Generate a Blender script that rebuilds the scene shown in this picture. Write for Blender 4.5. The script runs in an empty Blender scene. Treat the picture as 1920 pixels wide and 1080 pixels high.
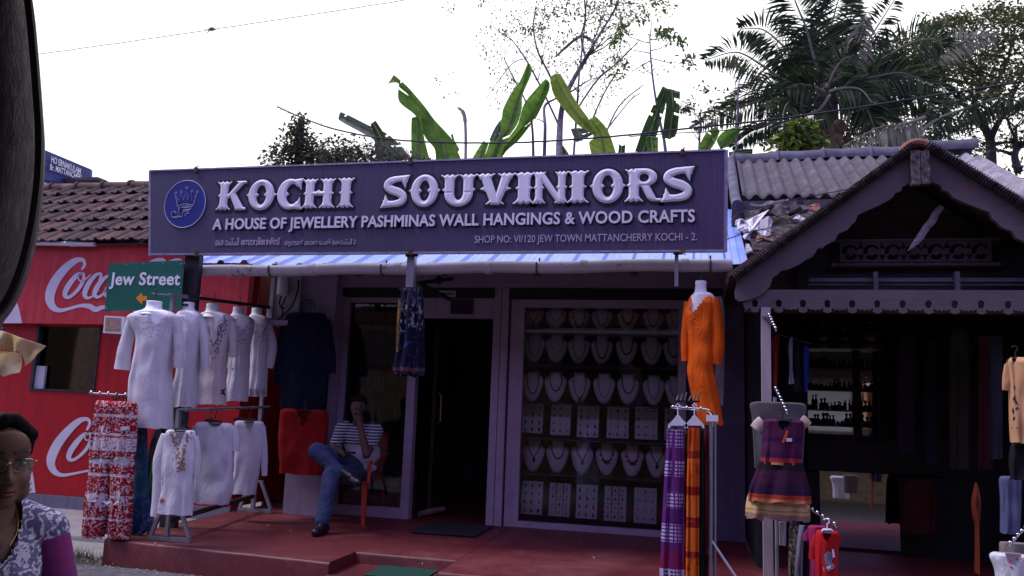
import bpy, bmesh, math, random
import numpy as np
from mathutils import Vector, Matrix, noise
from mathutils.bvhtree import BVHTree
R = math.radians
random.seed(7)
scene = bpy.context.scene
COL = scene.collection

# ------------------------------------------------------------------ camera
FOC, CZ = 1500.0, 1.17
_yaw, _pit, _rol = R(13.328), R(8.409), R(2.089)
_fw = Vector((-math.sin(_yaw)*math.cos(_pit), math.cos(_yaw)*math.cos(_pit), math.sin(_pit)))
_rt = Vector((math.cos(_yaw), math.sin(_yaw), 0)); _up = _rt.cross(_fw)
_rt, _up = _rt*math.cos(_rol)+_up*math.sin(_rol), -_rt*math.sin(_rol)+_up*math.cos(_rol)
cam = bpy.data.objects.new('camera', bpy.data.cameras.new('camera'))
COL.objects.link(cam)
cam.data.lens = FOC/1920*36; cam.data.sensor_width = 36; cam.data.clip_start = .05; cam.data.clip_end = 2000
cam.matrix_world = Matrix(((_rt.x,_up.x,-_fw.x,0),(_rt.y,_up.y,-_fw.y,0),(_rt.z,_up.z,-_fw.z,CZ),(0,0,0,1)))
scene.camera = cam

# ------------------------------------------------------------------ world, sun, exposure
SUN_EL, SUN_AZ = R(58), R(-105)      # azimuth measured from +Y towards +X: a veiled sun high on the left
world = bpy.data.worlds.new('World'); scene.world = world; world.use_nodes = True
wn = world.node_tree
sky = wn.nodes.new('ShaderNodeTexSky'); sky.sky_type = 'NISHITA'; sky.sun_disc = False
sky.sun_elevation = SUN_EL; sky.sun_rotation = SUN_AZ
sky.altitude = 0; sky.air_density = 1.3; sky.dust_density = 4.0; sky.ozone_density = 2.5
# thin bright overcast in front of the blue sky: dazzling towards +Y, dimmer and bluer behind the camera
_tc = wn.nodes.new('ShaderNodeTexCoord'); _no = wn.nodes.new('ShaderNodeTexNoise'); _no.inputs['Scale'].default_value = 1.6; _no.inputs['Detail'].default_value = 5
_rp = wn.nodes.new('ShaderNodeValToRGB'); _rp.color_ramp.elements[0].position = .3; _rp.color_ramp.elements[1].position = .62
_rp.color_ramp.elements[0].color = (.75, .75, .75, 1); _rp.color_ramp.elements[1].color = (.97, .97, .97, 1)
_mx = wn.nodes.new('ShaderNodeMixRGB'); _sp = wn.nodes.new('ShaderNodeSeparateXYZ'); _gr = wn.nodes.new('ShaderNodeValToRGB'); _ma = wn.nodes.new('ShaderNodeMapRange')
_ma.inputs['From Min'].default_value = -1; _gr.color_ramp.elements[0].color = (.40, .36, .84, 1); _gr.color_ramp.elements[1].color = (1, .99, 1, 1)
_gr.color_ramp.elements[0].position = .35; _gr.color_ramp.elements[1].position = .85
_sc = wn.nodes.new('ShaderNodeVectorMath'); _sc.operation = 'SCALE'; _sc.inputs['Scale'].default_value = 10.5
wn.links.new(_tc.outputs['Generated'], _no.inputs['Vector']); wn.links.new(_no.outputs['Fac'], _rp.inputs[0]); wn.links.new(_rp.outputs[0], _mx.inputs[0])
wn.links.new(_tc.outputs['Generated'], _sp.inputs[0]); wn.links.new(_sp.outputs[1], _ma.inputs[0]); wn.links.new(_ma.outputs[0], _gr.inputs[0]); wn.links.new(_gr.outputs[0], _sc.inputs[0]); wn.links.new(_sc.outputs[0], _mx.inputs[2])
wn.links.new(sky.outputs[0], _mx.inputs[1]); wn.links.new(_mx.outputs[0], wn.nodes['Background'].inputs[0])
wn.nodes['Background'].inputs[1].default_value = .12
sd = bpy.data.lights.new('sun', 'SUN'); sd.energy = 2.0; sd.angle = R(18); sd.color = (.95, .93, 1)
sun = bpy.data.objects.new('sun', sd); COL.objects.link(sun); sun.location = (0, -4, 12)
sdir = Vector((math.sin(SUN_AZ)*math.cos(SUN_EL), math.cos(SUN_AZ)*math.cos(SUN_EL), math.sin(SUN_EL)))
sun.rotation_euler = sdir.to_track_quat('Z', 'Y').to_euler()
scene.view_settings.view_transform = 'Standard'; scene.view_settings.look = 'None'
scene.view_settings.exposure = 0.42; scene.view_settings.gamma = 1

# ------------------------------------------------------------------ helpers: pixels of the photograph to points in the place
def ray(px, py): return _rt*float((px-960)/FOC) - _up*float((py-540)/FOC) + _fw
def at(px, py, Y):
    d = ray(px, py); return Vector((0, 0, CZ)) + d*(Y/d.y)
def atz(px, py, z):
    d = ray(px, py); return Vector((0, 0, CZ)) + d*((z-CZ)/d.z)
def XX(px, py, Y): return at(px, py, Y).x
def ZZ(px, py, Y): return at(px, py, Y).z

# ------------------------------------------------------------------ helpers: materials
def s2l(c):
    return tuple((v/12.92 if v <= .04045 else ((v+.055)/1.055)**2.4) for v in (x/255 for x in c))
class NT:
    def __init__(s, name):
        s.m = bpy.data.materials.new(name); s.m.use_nodes = True
        s.t = s.m.node_tree; s.b = s.t.nodes['Principled BSDF']; s.out = s.t.nodes['Material Output']
    def n(s, t, **k):
        x = s.t.nodes.new('ShaderNode'+t)
        for a, v in k.items():
            if a.startswith('i_'): x.inputs[a[2:].replace('_', ' ')].default_value = v
            else: setattr(x, a, v)
        return x
    def l(s, a, b): s.t.links.new(a, b)
    def coord(s, kind='Object', scale=(1, 1, 1)):
        tc = s.n('TexCoord'); mp = s.n('Mapping'); mp.inputs['Scale'].default_value = scale
        s.l(tc.outputs[kind], mp.inputs['Vector']); return mp.outputs[0]
    def noise(s, vec, scale=5, detail=4, rough=.6, dist=0):
        x = s.n('TexNoise'); x.inputs['Scale'].default_value = scale; x.inputs['Detail'].default_value = detail
        x.inputs['Roughness'].default_value = rough; x.inputs['Distortion'].default_value = dist
        s.l(vec, x.inputs['Vector']); return x.outputs['Fac']
    def ramp(s, fac, stops, interp='LINEAR'):
        x = s.n('ValToRGB'); e = x.color_ramp.elements; x.color_ramp.interpolation = interp
        while len(e) < len(stops): e.new(.5)
        for i, (p, c) in enumerate(stops):
            e[i].position = p; e[i].color = (*c[:3], 1) if not isinstance(c, (int, float)) else (c, c, c, 1)
        s.l(fac, x.inputs[0]); return x.outputs[0]
    def mix(s, fac, a, b, blend='MIX'):
        x = s.n('MixRGB'); x.blend_type = blend
        for i, v in ((0, fac), (1, a), (2, b)):
            if isinstance(v, (int, float)): x.inputs[i].default_value = v
            elif isinstance(v, tuple): x.inputs[i].default_value = (*v[:3], 1)
            else: s.l(v, x.inputs[i])
        return x.outputs[0]
    def math(s, op, a, b=None, c=None):
        x = s.n('Math'); x.operation = op
        for i, v in enumerate((a, b, c)):
            if v is None: continue
            if isinstance(v, (int, float)): x.inputs[i].default_value = v
            else: s.l(v, x.inputs[i])
        return x.outputs[0]
    def bump(s, h, strength=.3, dist=.01):
        x = s.n('Bump'); x.inputs['Strength'].default_value = strength; x.inputs['Distance'].default_value = dist
        s.l(h, x.inputs['Height']); s.l(x.outputs[0], s.b.inputs['Normal'])
    def base(s, c):
        if isinstance(c, tuple): s.b.inputs['Base Color'].default_value = (*c[:3], 1)
        else: s.l(c, s.b.inputs['Base Color'])
def mat(name, col, rough=.7, metal=0, var=.2, scale=6, col2=None, bump=0, bscale=50, stretch=(1, 1, 1), spec=.4, lo=.35, hi=.65, trans=0):
    t = NT(name); v = t.coord('Object', stretch)
    c2 = col2 or tuple(min(1, x*(1+var)) for x in col); c1 = col if col2 else tuple(x*(1-var) for x in col)
    t.base(t.ramp(t.noise(v, scale), [(lo, c1), (hi, c2)]))
    t.b.inputs['Roughness'].default_value = rough; t.b.inputs['Metallic'].default_value = metal
    t.b.inputs['Specular IOR Level'].default_value = spec
    if bump: t.bump(t.noise(v, bscale, 3), bump)
    if trans:
        tr = t.n('BsdfTranslucent'); mx = t.n('MixShader'); mx.inputs[0].default_value = trans
        t.l(t.b.inputs['Base Color'].links[0].from_socket, tr.inputs[0])
        t.l(t.b.outputs[0], mx.inputs[1]); t.l(tr.outputs[0], mx.inputs[2]); t.l(mx.outputs[0], t.out.inputs[0])
    return t.m
def cloth(name, col, var=.12, rough=.9, weave=.25, scale=9):
    return mat(name, col, rough, 0, var, scale, bump=weave, bscale=160, spec=.15)
def cotton(name, col, fine=.3, crease=.5):
    """worn cotton: soft tone, weave, and sharp creases that branch down the cloth"""
    t = NT(name); o = t.coord('Object'); oc = t.coord('Object', (2.2, 2.2, .8)); t.base(t.ramp(t.noise(o, 9, 3), [(.3, tuple(x*.92 for x in col)), (.7, col)]))
    n = t.noise(oc, 7, 3, .5, 1.6); rdg = t.math('ABSOLUTE', t.math('SUBTRACT', n, .5)); rdg = t.math('MINIMUM', rdg, .10)
    h = t.math('ADD', t.math('MULTIPLY', rdg, 3.0*crease), t.math('MULTIPLY', t.noise(o, 110, 2), .25*fine)); t.bump(h, .8, .012)
    t.b.inputs['Roughness'].default_value = .9; t.b.inputs['Specular IOR Level'].default_value = .1
    tr = t.n('BsdfTranslucent'); mx = t.n('MixShader'); mx.inputs[0].default_value = .18; t.l(t.b.inputs['Base Color'].links[0].from_socket, tr.inputs[0])
    t.l(t.b.outputs[0], mx.inputs[1]); t.l(tr.outputs[0], mx.inputs[2]); t.l(mx.outputs[0], t.out.inputs[0]); return t.m
def banded(name, a, b, mask_scale=40, mask=(.47, .53), kind='noise', rough=.9, stretch=(1, 1, 1), jit=.0, trans=0):
    """two band sets a, b = [(height 0..1, colour), ...] over the piece's height, mixed by a motif"""
    t = NT(name); g = t.coord('Generated'); sp = t.n('SeparateXYZ'); t.l(g, sp.inputs[0]); z = sp.outputs[2]
    o = t.coord('Object', stretch)
    if jit: z = t.math('ADD', z, t.math('MULTIPLY', t.math('SUBTRACT', t.noise(o, 6, 2), .5), jit))
    ca = t.ramp(z, a, 'CONSTANT'); cb = t.ramp(z, b, 'CONSTANT')
    if kind == 'noise': f = t.noise(o, mask_scale, 3, .55, .8)
    elif kind == 'voronoi':
        x = t.n('TexVoronoi'); x.inputs['Scale'].default_value = mask_scale; t.l(o, x.inputs['Vector']); f = x.outputs['Distance']
    elif kind == 'check':
        sx = t.n('SeparateXYZ'); t.l(o, sx.inputs[0])
        def cell(w): return t.math('GREATER_THAN', t.math('FRACT', t.math('MULTIPLY', w, mask_scale)), .38)
        f = t.math('MULTIPLY', cell(t.math('ADD', sx.outputs[0], sx.outputs[1])), cell(sx.outputs[2]))
    t.base(t.mix(t.ramp(f, [(mask[0], (0, 0, 0)), (mask[1], (1, 1, 1))]), ca, cb))
    t.b.inputs['Roughness'].default_value = rough; t.b.inputs['Specular IOR Level'].default_value = .15
    t.bump(t.noise(o, 160, 2), .2); return t.m

# ------------------------------------------------------------------ helpers: meshes
class MB:
    def __init__(s): s.v = []; s.f = []; s.mi = []
    def add(s, vs, fs, mi=0):
        k = len(s.v); s.v += [tuple(p) for p in vs]; s.f += [tuple(i+k for i in f) for f in fs]; s.mi += [mi]*len(fs); return s
    def box(s, a, b, mi=0):
        (x0, y0, z0), (x1, y1, z1) = a, b
        return s.add([(x0,y0,z0),(x1,y0,z0),(x1,y1,z0),(x0,y1,z0),(x0,y0,z1),(x1,y0,z1),(x1,y1,z1),(x0,y1,z1)],
                     [(0,3,2,1),(4,5,6,7),(0,1,5,4),(1,2,6,5),(2,3,7,6),(3,0,4,7)], mi)
    def bar(s, p, q, w, h=None, mi=0, up=(0, 0, 1)):
        p, q = Vector(p), Vector(q); d = (q-p).normalized(); u = Vector(up)
        if abs(d.dot(u)) > .95: u = Vector((0, 1, 0))
        r = d.cross(u).normalized()*(w/2); u2 = r.cross(d).normalized()*((h or w)/2)
        c = [p-r-u2, p+r-u2, p+r+u2, p-r+u2, q-r-u2, q+r-u2, q+r+u2, q-r+u2]
        return s.add(c, [(0,3,2,1),(4,5,6,7),(0,1,5,4),(1,2,6,5),(2,3,7,6),(3,0,4,7)], mi)
    def prism(s, poly, y0, y1, mi=0):
        n = len(poly); vs = [(x, y0, z) for x, z in poly]+[(x, y1, z) for x, z in poly]
        return s.add(vs, [tuple(range(n)), tuple(range(2*n-1, n-1, -1))]+[(i, i+n, (i+1) % n+n, (i+1) % n) for i in range(n)], mi)
    def tube(s, pts, r, n=8, mi=0, closed=False):
        pts = [Vector(p) for p in pts]; m = len(pts)
        rr = r if isinstance(r, (list, tuple)) else [r]*m
        vs = []; u = None
        for i, p in enumerate(pts):
            if closed: d = pts[(i+1) % m]-pts[i-1]
            else: d = pts[min(i+1, m-1)]-pts[max(i-1, 0)]
            d = d.normalized() if d.length > 1e-9 else Vector((0, 0, 1))
            if u is None:
                u = d.cross(Vector((.3, .9, .2))); u.normalize()
            else:
                u = u - d*u.dot(d); u.normalize()
            w = d.cross(u)
            for k in range(n):
                a = 2*math.pi*k/n; vs.append(p+(u*math.cos(a)+w*math.sin(a))*rr[i])
        fs = []
        for i in range(m if closed else m-1):
            j = (i+1) % m
            for k in range(n): fs.append((i*n+k, i*n+(k+1) % n, j*n+(k+1) % n, j*n+k))
        if not closed: fs += [tuple(range(n-1, -1, -1)), tuple((m-1)*n+k for k in range(n))]
        return s.add(vs, fs, mi)
    def lathe(s, prof, c=(0, 0, 0), n=16, mi=0, sx=1, sy=1):
        m = len(prof); vs = []
        for r, z in prof:
            for k in range(n):
                a = 2*math.pi*k/n; vs.append((c[0]+r*sx*math.cos(a), c[1]+r*sy*math.sin(a), c[2]+z))
        fs = [(i*n+k, i*n+(k+1) % n, (i+1)*n+(k+1) % n, (i+1)*n+k) for i in range(m-1) for k in range(n)]
        fs += [tuple(range(n-1, -1, -1)), tuple((m-1)*n+k for k in range(n))]
        return s.add(vs, fs, mi)
    def ball(s, c, r, n=12, m=8, mat3=None, mi=0):
        rx, ry, rz = r if isinstance(r, (tuple, list)) else (r, r, r); c = Vector(c); vs = []
        def put(x, y, z):
            q = Vector((x*rx, y*ry, z*rz)); vs.append(c+(mat3 @ q if mat3 else q))
        put(0, 0, -1)
        for i in range(1, m):
            t = -math.pi/2+math.pi*i/m
            for k in range(n):
                a = 2*math.pi*k/n; put(math.cos(t)*math.cos(a), math.cos(t)*math.sin(a), math.sin(t))
        put(0, 0, 1); L = len(vs)-1; fs = [(0, 1+(k+1) % n, 1+k) for k in range(n)]
        for i in range(m-2):
            for k in range(n): fs.append((1+i*n+k, 1+i*n+(k+1) % n, 1+(i+1)*n+(k+1) % n, 1+(i+1)*n+k))
        fs += [(1+(m-2)*n+k, 1+(m-2)*n+(k+1) % n, L) for k in range(n)]
        return s.add(vs, fs, mi)
    def cap(s, p, q, r0, r1, n=12, mi=0):
        p, q = Vector(p), Vector(q)
        s.ball(p, r0, n, 8, mi=mi); s.ball(q, r1, n, 8, mi=mi); s.tube([p, q], [r0, r1], n, mi); return s
    def grid(s, rows, wrap=False, mi=0):
        h, w = len(rows), len(rows[0]); vs = [p for r in rows for p in r]
        fs = [(i*w+k, i*w+(k+1) % w, (i+1)*w+(k+1) % w, (i+1)*w+k) for i in range(h-1) for k in range(w if wrap else w-1)]
        return s.add(vs, fs, mi)
    def leaf(s, p, d, nrm, L, W, mi=0, fold=.15):
        d = Vector(d).normalized(); side = d.cross(Vector(nrm))
        if side.length < 1e-4: side = d.orthogonal()
        side.normalize(); nn = side.cross(d); p = Vector(p)
        m = p+d*L*.45
        return s.add([p, m+side*W/2+nn*fold*W, p+d*L, m-side*W/2+nn*fold*W], [(0, 1, 2), (0, 2, 3)], mi)
    def mesh(s, name, off=(0, 0, 0)):
        me = bpy.data.meshes.new(name); o = Vector(off)
        me.from_pydata([(x-o.x, y-o.y, z-o.z) for x, y, z in s.v], [], s.f); me.update(); return me
    def bvh(s): return BVHTree.FromPolygons(s.v, s.f)
    def solid(s, t=.004):
        """give an open sheet a thickness"""
        bm = bmesh.new(); vs = [bm.verts.new(v) for v in s.v]
        for f in s.f:
            try: bm.faces.new([vs[i] for i in f])
            except ValueError: pass
        bmesh.ops.remove_doubles(bm, verts=bm.verts, dist=1e-5); bmesh.ops.recalc_face_normals(bm, faces=bm.faces)
        bmesh.ops.solidify(bm, geom=bm.faces[:], thickness=t)
        bm.verts.index_update(); s.v = [tuple(v.co) for v in bm.verts]; s.f = [tuple(v.index for v in f.verts) for f in bm.faces]
        s.mi = [0]*len(s.f); bm.free(); return s
WL = {}
def props(o, label=None, cat=None, group=None, kind=None):
    if label: o['label'] = label
    if cat: o['category'] = cat
    if group: o['group'] = group
    if kind: o['kind'] = kind
    return o
def thing(name, label, cat, loc, group=None):
    o = bpy.data.objects.new(name, None); COL.objects.link(o); o.empty_display_size = .1
    o.location = Vector(loc); WL[o] = Vector(loc); return props(o, label, cat, group)
def put(mb, name, m, parent=None, label=None, cat=None, group=None, kind=None, smooth=False, recalc=True):
    if parent is not None: off = WL[parent]
    else:
        a = np.array(mb.v); off = Vector(((a[:, 0].min()+a[:, 0].max())/2, (a[:, 1].min()+a[:, 1].max())/2, a[:, 2].min()))
    me = mb.mesh(name, off)
    ms = m if isinstance(m, (list, tuple)) else [m]
    for x in ms: me.materials.append(x)
    if len(ms) > 1: me.polygons.foreach_set('material_index', mb.mi)
    if recalc:
        bm = bmesh.new(); bm.from_mesh(me); bmesh.ops.recalc_face_normals(bm, faces=bm.faces); bm.to_mesh(me); bm.free()
    if smooth:
        me.polygons.foreach_set('use_smooth', [True]*len(me.polygons))
        if smooth != 'all':
            try: me.set_sharp_from_angle(angle=R(40))
            except Exception: pass
    o = bpy.data.objects.new(name, me); COL.objects.link(o); WL[o] = Vector(off)
    if parent is not None: o.parent = parent
    else: o.location = off
    return props(o, label, cat, group, kind)
def copy_tree(o, parent=None):
    c = o.copy(); COL.objects.link(c); c.parent = parent; WL[c] = WL[o].copy()
    for ch in [x for x in o.children]: copy_tree(ch, c)
    return c
# ------------------------------------------------------------------ helpers: flat letters and marks, cut out of sheet with a thickness
def fill(polys, depth, bevel=0, res=1):
    """filled 2-D outlines (holes allowed) -> vertices (u, v, depth) and faces, front at depth 0 towards -w"""
    cu = bpy.data.curves.new('tmp', 'CURVE'); cu.dimensions = '2D'; cu.fill_mode = 'BOTH'; cu.extrude = depth/2
    cu.bevel_depth = bevel; cu.bevel_resolution = 0; cu.offset = -bevel
    for p in polys:
        s = cu.splines.new('POLY'); s.points.add(len(p)-1); s.use_cyclic_u = True
        for i, (x, y) in enumerate(p): s.points[i].co = (x, y, 0, 1)
    o = bpy.data.objects.new('tmp', cu); me = bpy.data.meshes.new_from_object(o)
    vs = [v.co.copy() for v in me.vertices]; fs = [tuple(p.vertices) for p in me.polygons]
    bpy.data.objects.remove(o); bpy.data.curves.remove(cu); bpy.data.meshes.remove(me); return vs, fs
def flat(mb, polys, Y, depth=.004, bevel=0, mi=0, map=None):
    """outlines in the X-Z plane standing at depth Y (its back face), or mapped by a function of (u, v, w)"""
    vs, fs = fill(polys, depth, bevel)
    w0 = min(v.z for v in vs)
    vs = [map(v.x, v.y, v.z-w0) if map else (v.x, Y-(v.z-w0), v.y) for v in vs]
    return mb.add(vs, fs, mi)
_txt = {}
def text(mb, s, map, offset=0, depth=.02, shear=0, spacing=1, mi=0, bevel=0):
    """lettering normalised to 0..1 in u and to cap height 1 in v, then mapped by map(u, v, w)"""
    cu = bpy.data.curves.new('tmp', 'FONT'); cu.body = s; cu.size = 1; cu.offset = offset; cu.extrude = depth/2; cu.shear = shear
    cu.space_character = spacing; cu.resolution_u = 3; cu.bevel_depth = bevel; cu.bevel_resolution = 0
    o = bpy.data.objects.new('tmp', cu); me = bpy.data.meshes.new_from_object(o)
    vs = [v.co.copy() for v in me.vertices]; fs = [tuple(p.vertices) for p in me.polygons]
    bpy.data.objects.remove(o); bpy.data.curves.remove(cu); bpy.data.meshes.remove(me)
    x0 = min(v.x for v in vs); x1 = max(v.x for v in vs); w0 = min(v.z for v in vs)
    return mb.add([map((v.x-x0)/(x1-x0), v.y/.73, v.z-w0) for v in vs], fs, mi)
def plane_map(x0, y0, x1, y1, h, Y):
    """baseline from pixel (x0,y0) to (x1,y1) on the plane at depth Y, cap height h pixels at its left end"""
    a, b = at(x0, y0, Y), at(x1, y1, Y); c = at(x0, y0-h, Y); ux = b-a; vz = Vector((0, 0, c.z-a.z))
    return lambda u, v, w: a+ux*u+vz*v+Vector((0, -w, 0))
def pp(pts, Y): return [(lambda q: (q.x, q.z))(at(x, y, Y)) for x, y in pts]
def smooth_path(pts, n=6):
    P = [np.array(p, float) for p in pts]; out = []
    for i in range(len(P)-1):
        a, b, c, d = P[max(i-1, 0)], P[i], P[i+1], P[min(i+2, len(P)-1)]
        for k in range(n):
            t = k/n
            out.append(.5*((2*b)+(c-a)*t+(2*a-5*b+4*c-d)*t*t+(3*b-a-3*c+d)*t**3))
    out.append(P[-1]); return [tuple(float(v) for v in p) for p in out]
def brush(pts, n=6):
    """outline of a stroke (x, y, width)"""
    P = smooth_path(pts, n); L = []; Rr = []
    for i, (x, y, w) in enumerate(P):
        a = P[max(i-1, 0)]; b = P[min(i+1, len(P)-1)]; dx, dy = b[0]-a[0], b[1]-a[1]; l = math.hypot(dx, dy) or 1
        L.append((x-dy/l*w/2, y+dx/l*w/2)); Rr.append((x+dy/l*w/2, y-dx/l*w/2))
    return L+Rr[::-1]
# signed distances for letters cut by union and difference
def sd_poly(p):
    p = np.array(p, float)
    def f(X, Yv):
        d = np.full(X.shape, 1e9); s = np.ones(X.shape)
        for i in range(len(p)):
            a, b = p[i], p[i-1]; ex, ey = b-a; wx, wy = X-a[0], Yv-a[1]
            t = np.clip((wx*ex+wy*ey)/(ex*ex+ey*ey+1e-12), 0, 1)
            d = np.minimum(d, (wx-ex*t)**2+(wy-ey*t)**2)
            c1 = Yv >= a[1]; c2 = Yv < b[1]; c3 = ex*wy > ey*wx
            s = np.where((c1 & c2 & c3) | (~c1 & ~c2 & ~c3), -s, s)
        return s*np.sqrt(d)
    return f
def sd_ell(cx, cy, rx, ry): return lambda X, Yv: (np.sqrt(((X-cx)/rx)**2+((Yv-cy)/ry)**2)-1)*min(rx, ry)
def U(*fs): return lambda X, Yv: np.minimum.reduce([f(X, Yv) for f in fs])
def D(a, *bs): return lambda X, Yv: np.maximum.reduce([a(X, Yv)]+[-b(X, Yv) for b in bs])
def contours(f, x0, x1, y0, y1, n=90):
    st = max(x1-x0, y1-y0)/n; xs = np.arange(x0-2*st, x1+2.5*st, st); ys = np.arange(y0-2*st, y1+2.5*st, st)
    X, Yv = np.meshgrid(xs, ys); F = f(X, Yv); F = np.where(np.abs(F) < 1e-6, 1e-6, F); I = F < 0
    nxt = {}; pos = {}
    def ed(i, j, k):    # edge key: k 0 horizontal (i,j)-(i,j+1), 1 vertical (i,j)-(i+1,j)
        key = (i, j, k)
        if key not in pos:
            a = F[i, j]; b = F[i, j+1] if k == 0 else F[i+1, j]; t = a/(a-b)
            pos[key] = (xs[j]+st*t, ys[i]) if k == 0 else (xs[j], ys[i]+st*t)
        return key
    for i, j in zip(*np.nonzero(~((I[:-1, :-1] == I[1:, :-1]) & (I[:-1, :-1] == I[:-1, 1:]) & (I[:-1, :-1] == I[1:, 1:])))):
        b, r, t, l = (i, j, 0), (i, j+1, 1), (i+1, j, 0), (i, j, 1)
        c = I[i, j]+2*I[i, j+1]+4*I[i+1, j+1]+8*I[i+1, j]
        seg = {1: [(l, b)], 2: [(b, r)], 3: [(l, r)], 4: [(r, t)], 5: [(l, b), (r, t)], 6: [(b, t)], 7: [(l, t)], 8: [(t, l)],
               9: [(t, b)], 10: [(b, r), (t, l)], 11: [(t, r)], 12: [(r, l)], 13: [(r, b)], 14: [(b, l)]}.get(int(c), [])
        for a, q in seg: nxt[ed(*a)] = ed(*q)
    out = []
    while nxt:
        k0 = next(iter(nxt)); k = k0; poly = []
        while k in nxt: poly.append(pos[k]); k = nxt.pop(k)
        if len(poly) > 3:
            # drop nearly straight points
            q = []
            for i in range(len(poly)):
                a, b, c = poly[i-1], poly[i], poly[(i+1) % len(poly)]
                if abs((b[0]-a[0])*(c[1]-b[1])-(b[1]-a[1])*(c[0]-b[0])) > 2e-6: q.append(b)
            if len(q) > 2: out.append(q)
    return out
def relief(f, x0, x1, y0, y1, n=70, cap=.06):
    """a mark with chiselled edges: surface cells inside f, rising from the outline by the distance to it"""
    st = max(x1-x0, y1-y0)/n; xs = np.arange(x0, x1+st, st); ys = np.arange(y0, y1+st, st)
    X, Yv = np.meshgrid(xs, ys); F = f(X, Yv); F = np.where(np.abs(F) < 1e-5, 1e-5, F); V = []; ix = {}; fs = []
    def node(i, j):
        k = (i, j)
        if k not in ix: ix[k] = len(V); V.append((xs[j], ys[i], min(cap, -F[i, j])))
        return ix[k]
    def cut(i, j, p, q):
        k = tuple(sorted(((i, j), (p, q))))
        if k not in ix:
            (a, b), (c, d) = k; t = F[a, b]/(F[a, b]-F[c, d]); ix[k] = len(V); V.append((lerp(xs[b], xs[d], t), lerp(ys[a], ys[c], t), 0))
        return ix[k]
    for i in range(len(ys)-1):
        for j in range(len(xs)-1):
            c = [(i, j), (i, j+1), (i+1, j+1), (i+1, j)]; ins = [F[p] < 0 for p in c]
            if not any(ins): continue
            poly = []
            for k in range(4):
                p, q = c[k], c[(k+1) % 4]
                if ins[k]: poly.append(node(*p))
                if ins[k] != ins[(k+1) % 4]: poly.append(cut(*p, *q))
            if len(poly) > 2: fs.append(tuple(poly))
    return V, fs
# ------------------------------------------------------------------ helpers: cloth
def lerp(a, b, t): return a+(b-a)*t
def loft(mb, rows, Y, depth, n=44, m=30, amp=.004, freq=9, seed=0, power=.75, tilt=0, grow=1.0, dprof=None, crumple=.004):
    """hanging cloth as a closed sleeve: rows (y, xl, xr) in pixels of the plane at depth Y"""
    rows = smooth_path(rows, max(2, m//max(1, len(rows)-1))); k = len(rows); rng = random.Random(seed); ph = [rng.uniform(0, 6.28) for _ in range(4)]
    out = []
    for i, (py, xl, xr) in enumerate(rows):
        t = i/(k-1); a, b = at(xl, py, Y), at(xr, py, Y); c = (a+b)/2; hw = (b.x-a.x)/2
        dd = depth/2*(dprof(t) if dprof else min(1, .35+3*t)); ring = []; tn = c.x/c.y; hw = math.sqrt(max((.45*hw)**2, hw*hw-(dd*.9*tn)**2))
        for j in range(n):
            q = 2*math.pi*j/n; cs, sn = math.cos(q), math.sin(q)
            x = math.copysign(abs(cs)**power, cs); y = math.copysign(abs(sn)**power, sn)
            rip = amp*(t**grow)*(math.sin(freq*q+ph[0]+1.4*math.sin(2.3*t+ph[1]))+.6*math.sin(freq*1.7*q+ph[2]+t*2))
            w = noise.noise(Vector((c.x*7+x*hw*9, sn*2+seed, c.z*6)))*crumple*3
            ring.append((c.x+x*hw, c.y+y*dd+tilt*t+rip*abs(sn)**.5*(1 if sn < 0 else .6)+w*(sn < 0), c.z-(z_w(rng, rip, t))))
        out.append(ring)
    mb.grid(out, wrap=True)
    mb.add([Vector(p) for p in out[0]], [tuple(range(n))]); return mb
def z_w(rng, rip, t): return rip*.5 if t > .98 else 0
def sleeve(mb, pts, Y, n=16, flat_=.7, seed=0, m=5, dy=0, crumple=.006):
    """a sleeve along pixels (x, y, full width), hanging near depth Y"""
    P = smooth_path(pts, m); out = []
    for i, (x, y, w) in enumerate(P):
        c = at(x, y, Y+dy); a = P[max(0, i-1)]; b = P[min(len(P)-1, i+1)]
        dx, dyy = b[0]-a[0], b[1]-a[1]; l = math.hypot(dx, dyy) or 1; px = (at(x+dyy/l*w/2, y-dx/l*w/2, Y+dy)-c)
        ring = []; R0 = px.length; px = px*math.sqrt(max(.3, 1-(flat_*.9*c.x/c.y)**2))
        for j in range(n):
            q = 2*math.pi*j/n; wr = noise.noise(Vector((x*.03+seed, y*.06, math.sin(q)*1.5)))*crumple
            ring.append(c+px*math.cos(q)+Vector((0, 1, 0))*(R0*flat_*math.sin(q)+wr))
        out.append(ring)
    mb.grid(out, wrap=True); mb.add(out[0], [tuple(range(n))]); return mb
def on(bvh, px, py, lift=.003):
    d = ray(px, py).normalized(); h = bvh.ray_cast(Vector((0, 0, CZ)), d)
    return (h[0]-d*lift, h[1]) if h[0] is not None else (None, None)
def proj(p):
    v = Vector(p)-Vector((0, 0, CZ)); d = v.dot(_fw); return 960+FOC*v.dot(_rt)/d, 540-FOC*v.dot(_up)/d
def inside(P, x, y):
    c = False
    for i in range(len(P)):
        (x0, y0), (x1, y1) = P[i-1], P[i]
        if (y0 > y) != (y1 > y) and x < (x1-x0)*(y-y0)/(y1-y0)+x0: c = not c
    return c
def cutout(mb, poly, Y):
    """open the neckline: drop front faces inside the outline, and the lid"""
    F = []
    for f in mb.f:
        c = sum((Vector(mb.v[i]) for i in f), Vector())/len(f); x, y = proj(c)
        if len(f) > 8 and y < max(q for _, q in poly): continue
        if c.y < Y+.01 and inside(poly, x, y): continue
        F.append(f)
    mb.f = F; mb.mi = [0]*len(F); return mb
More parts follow.
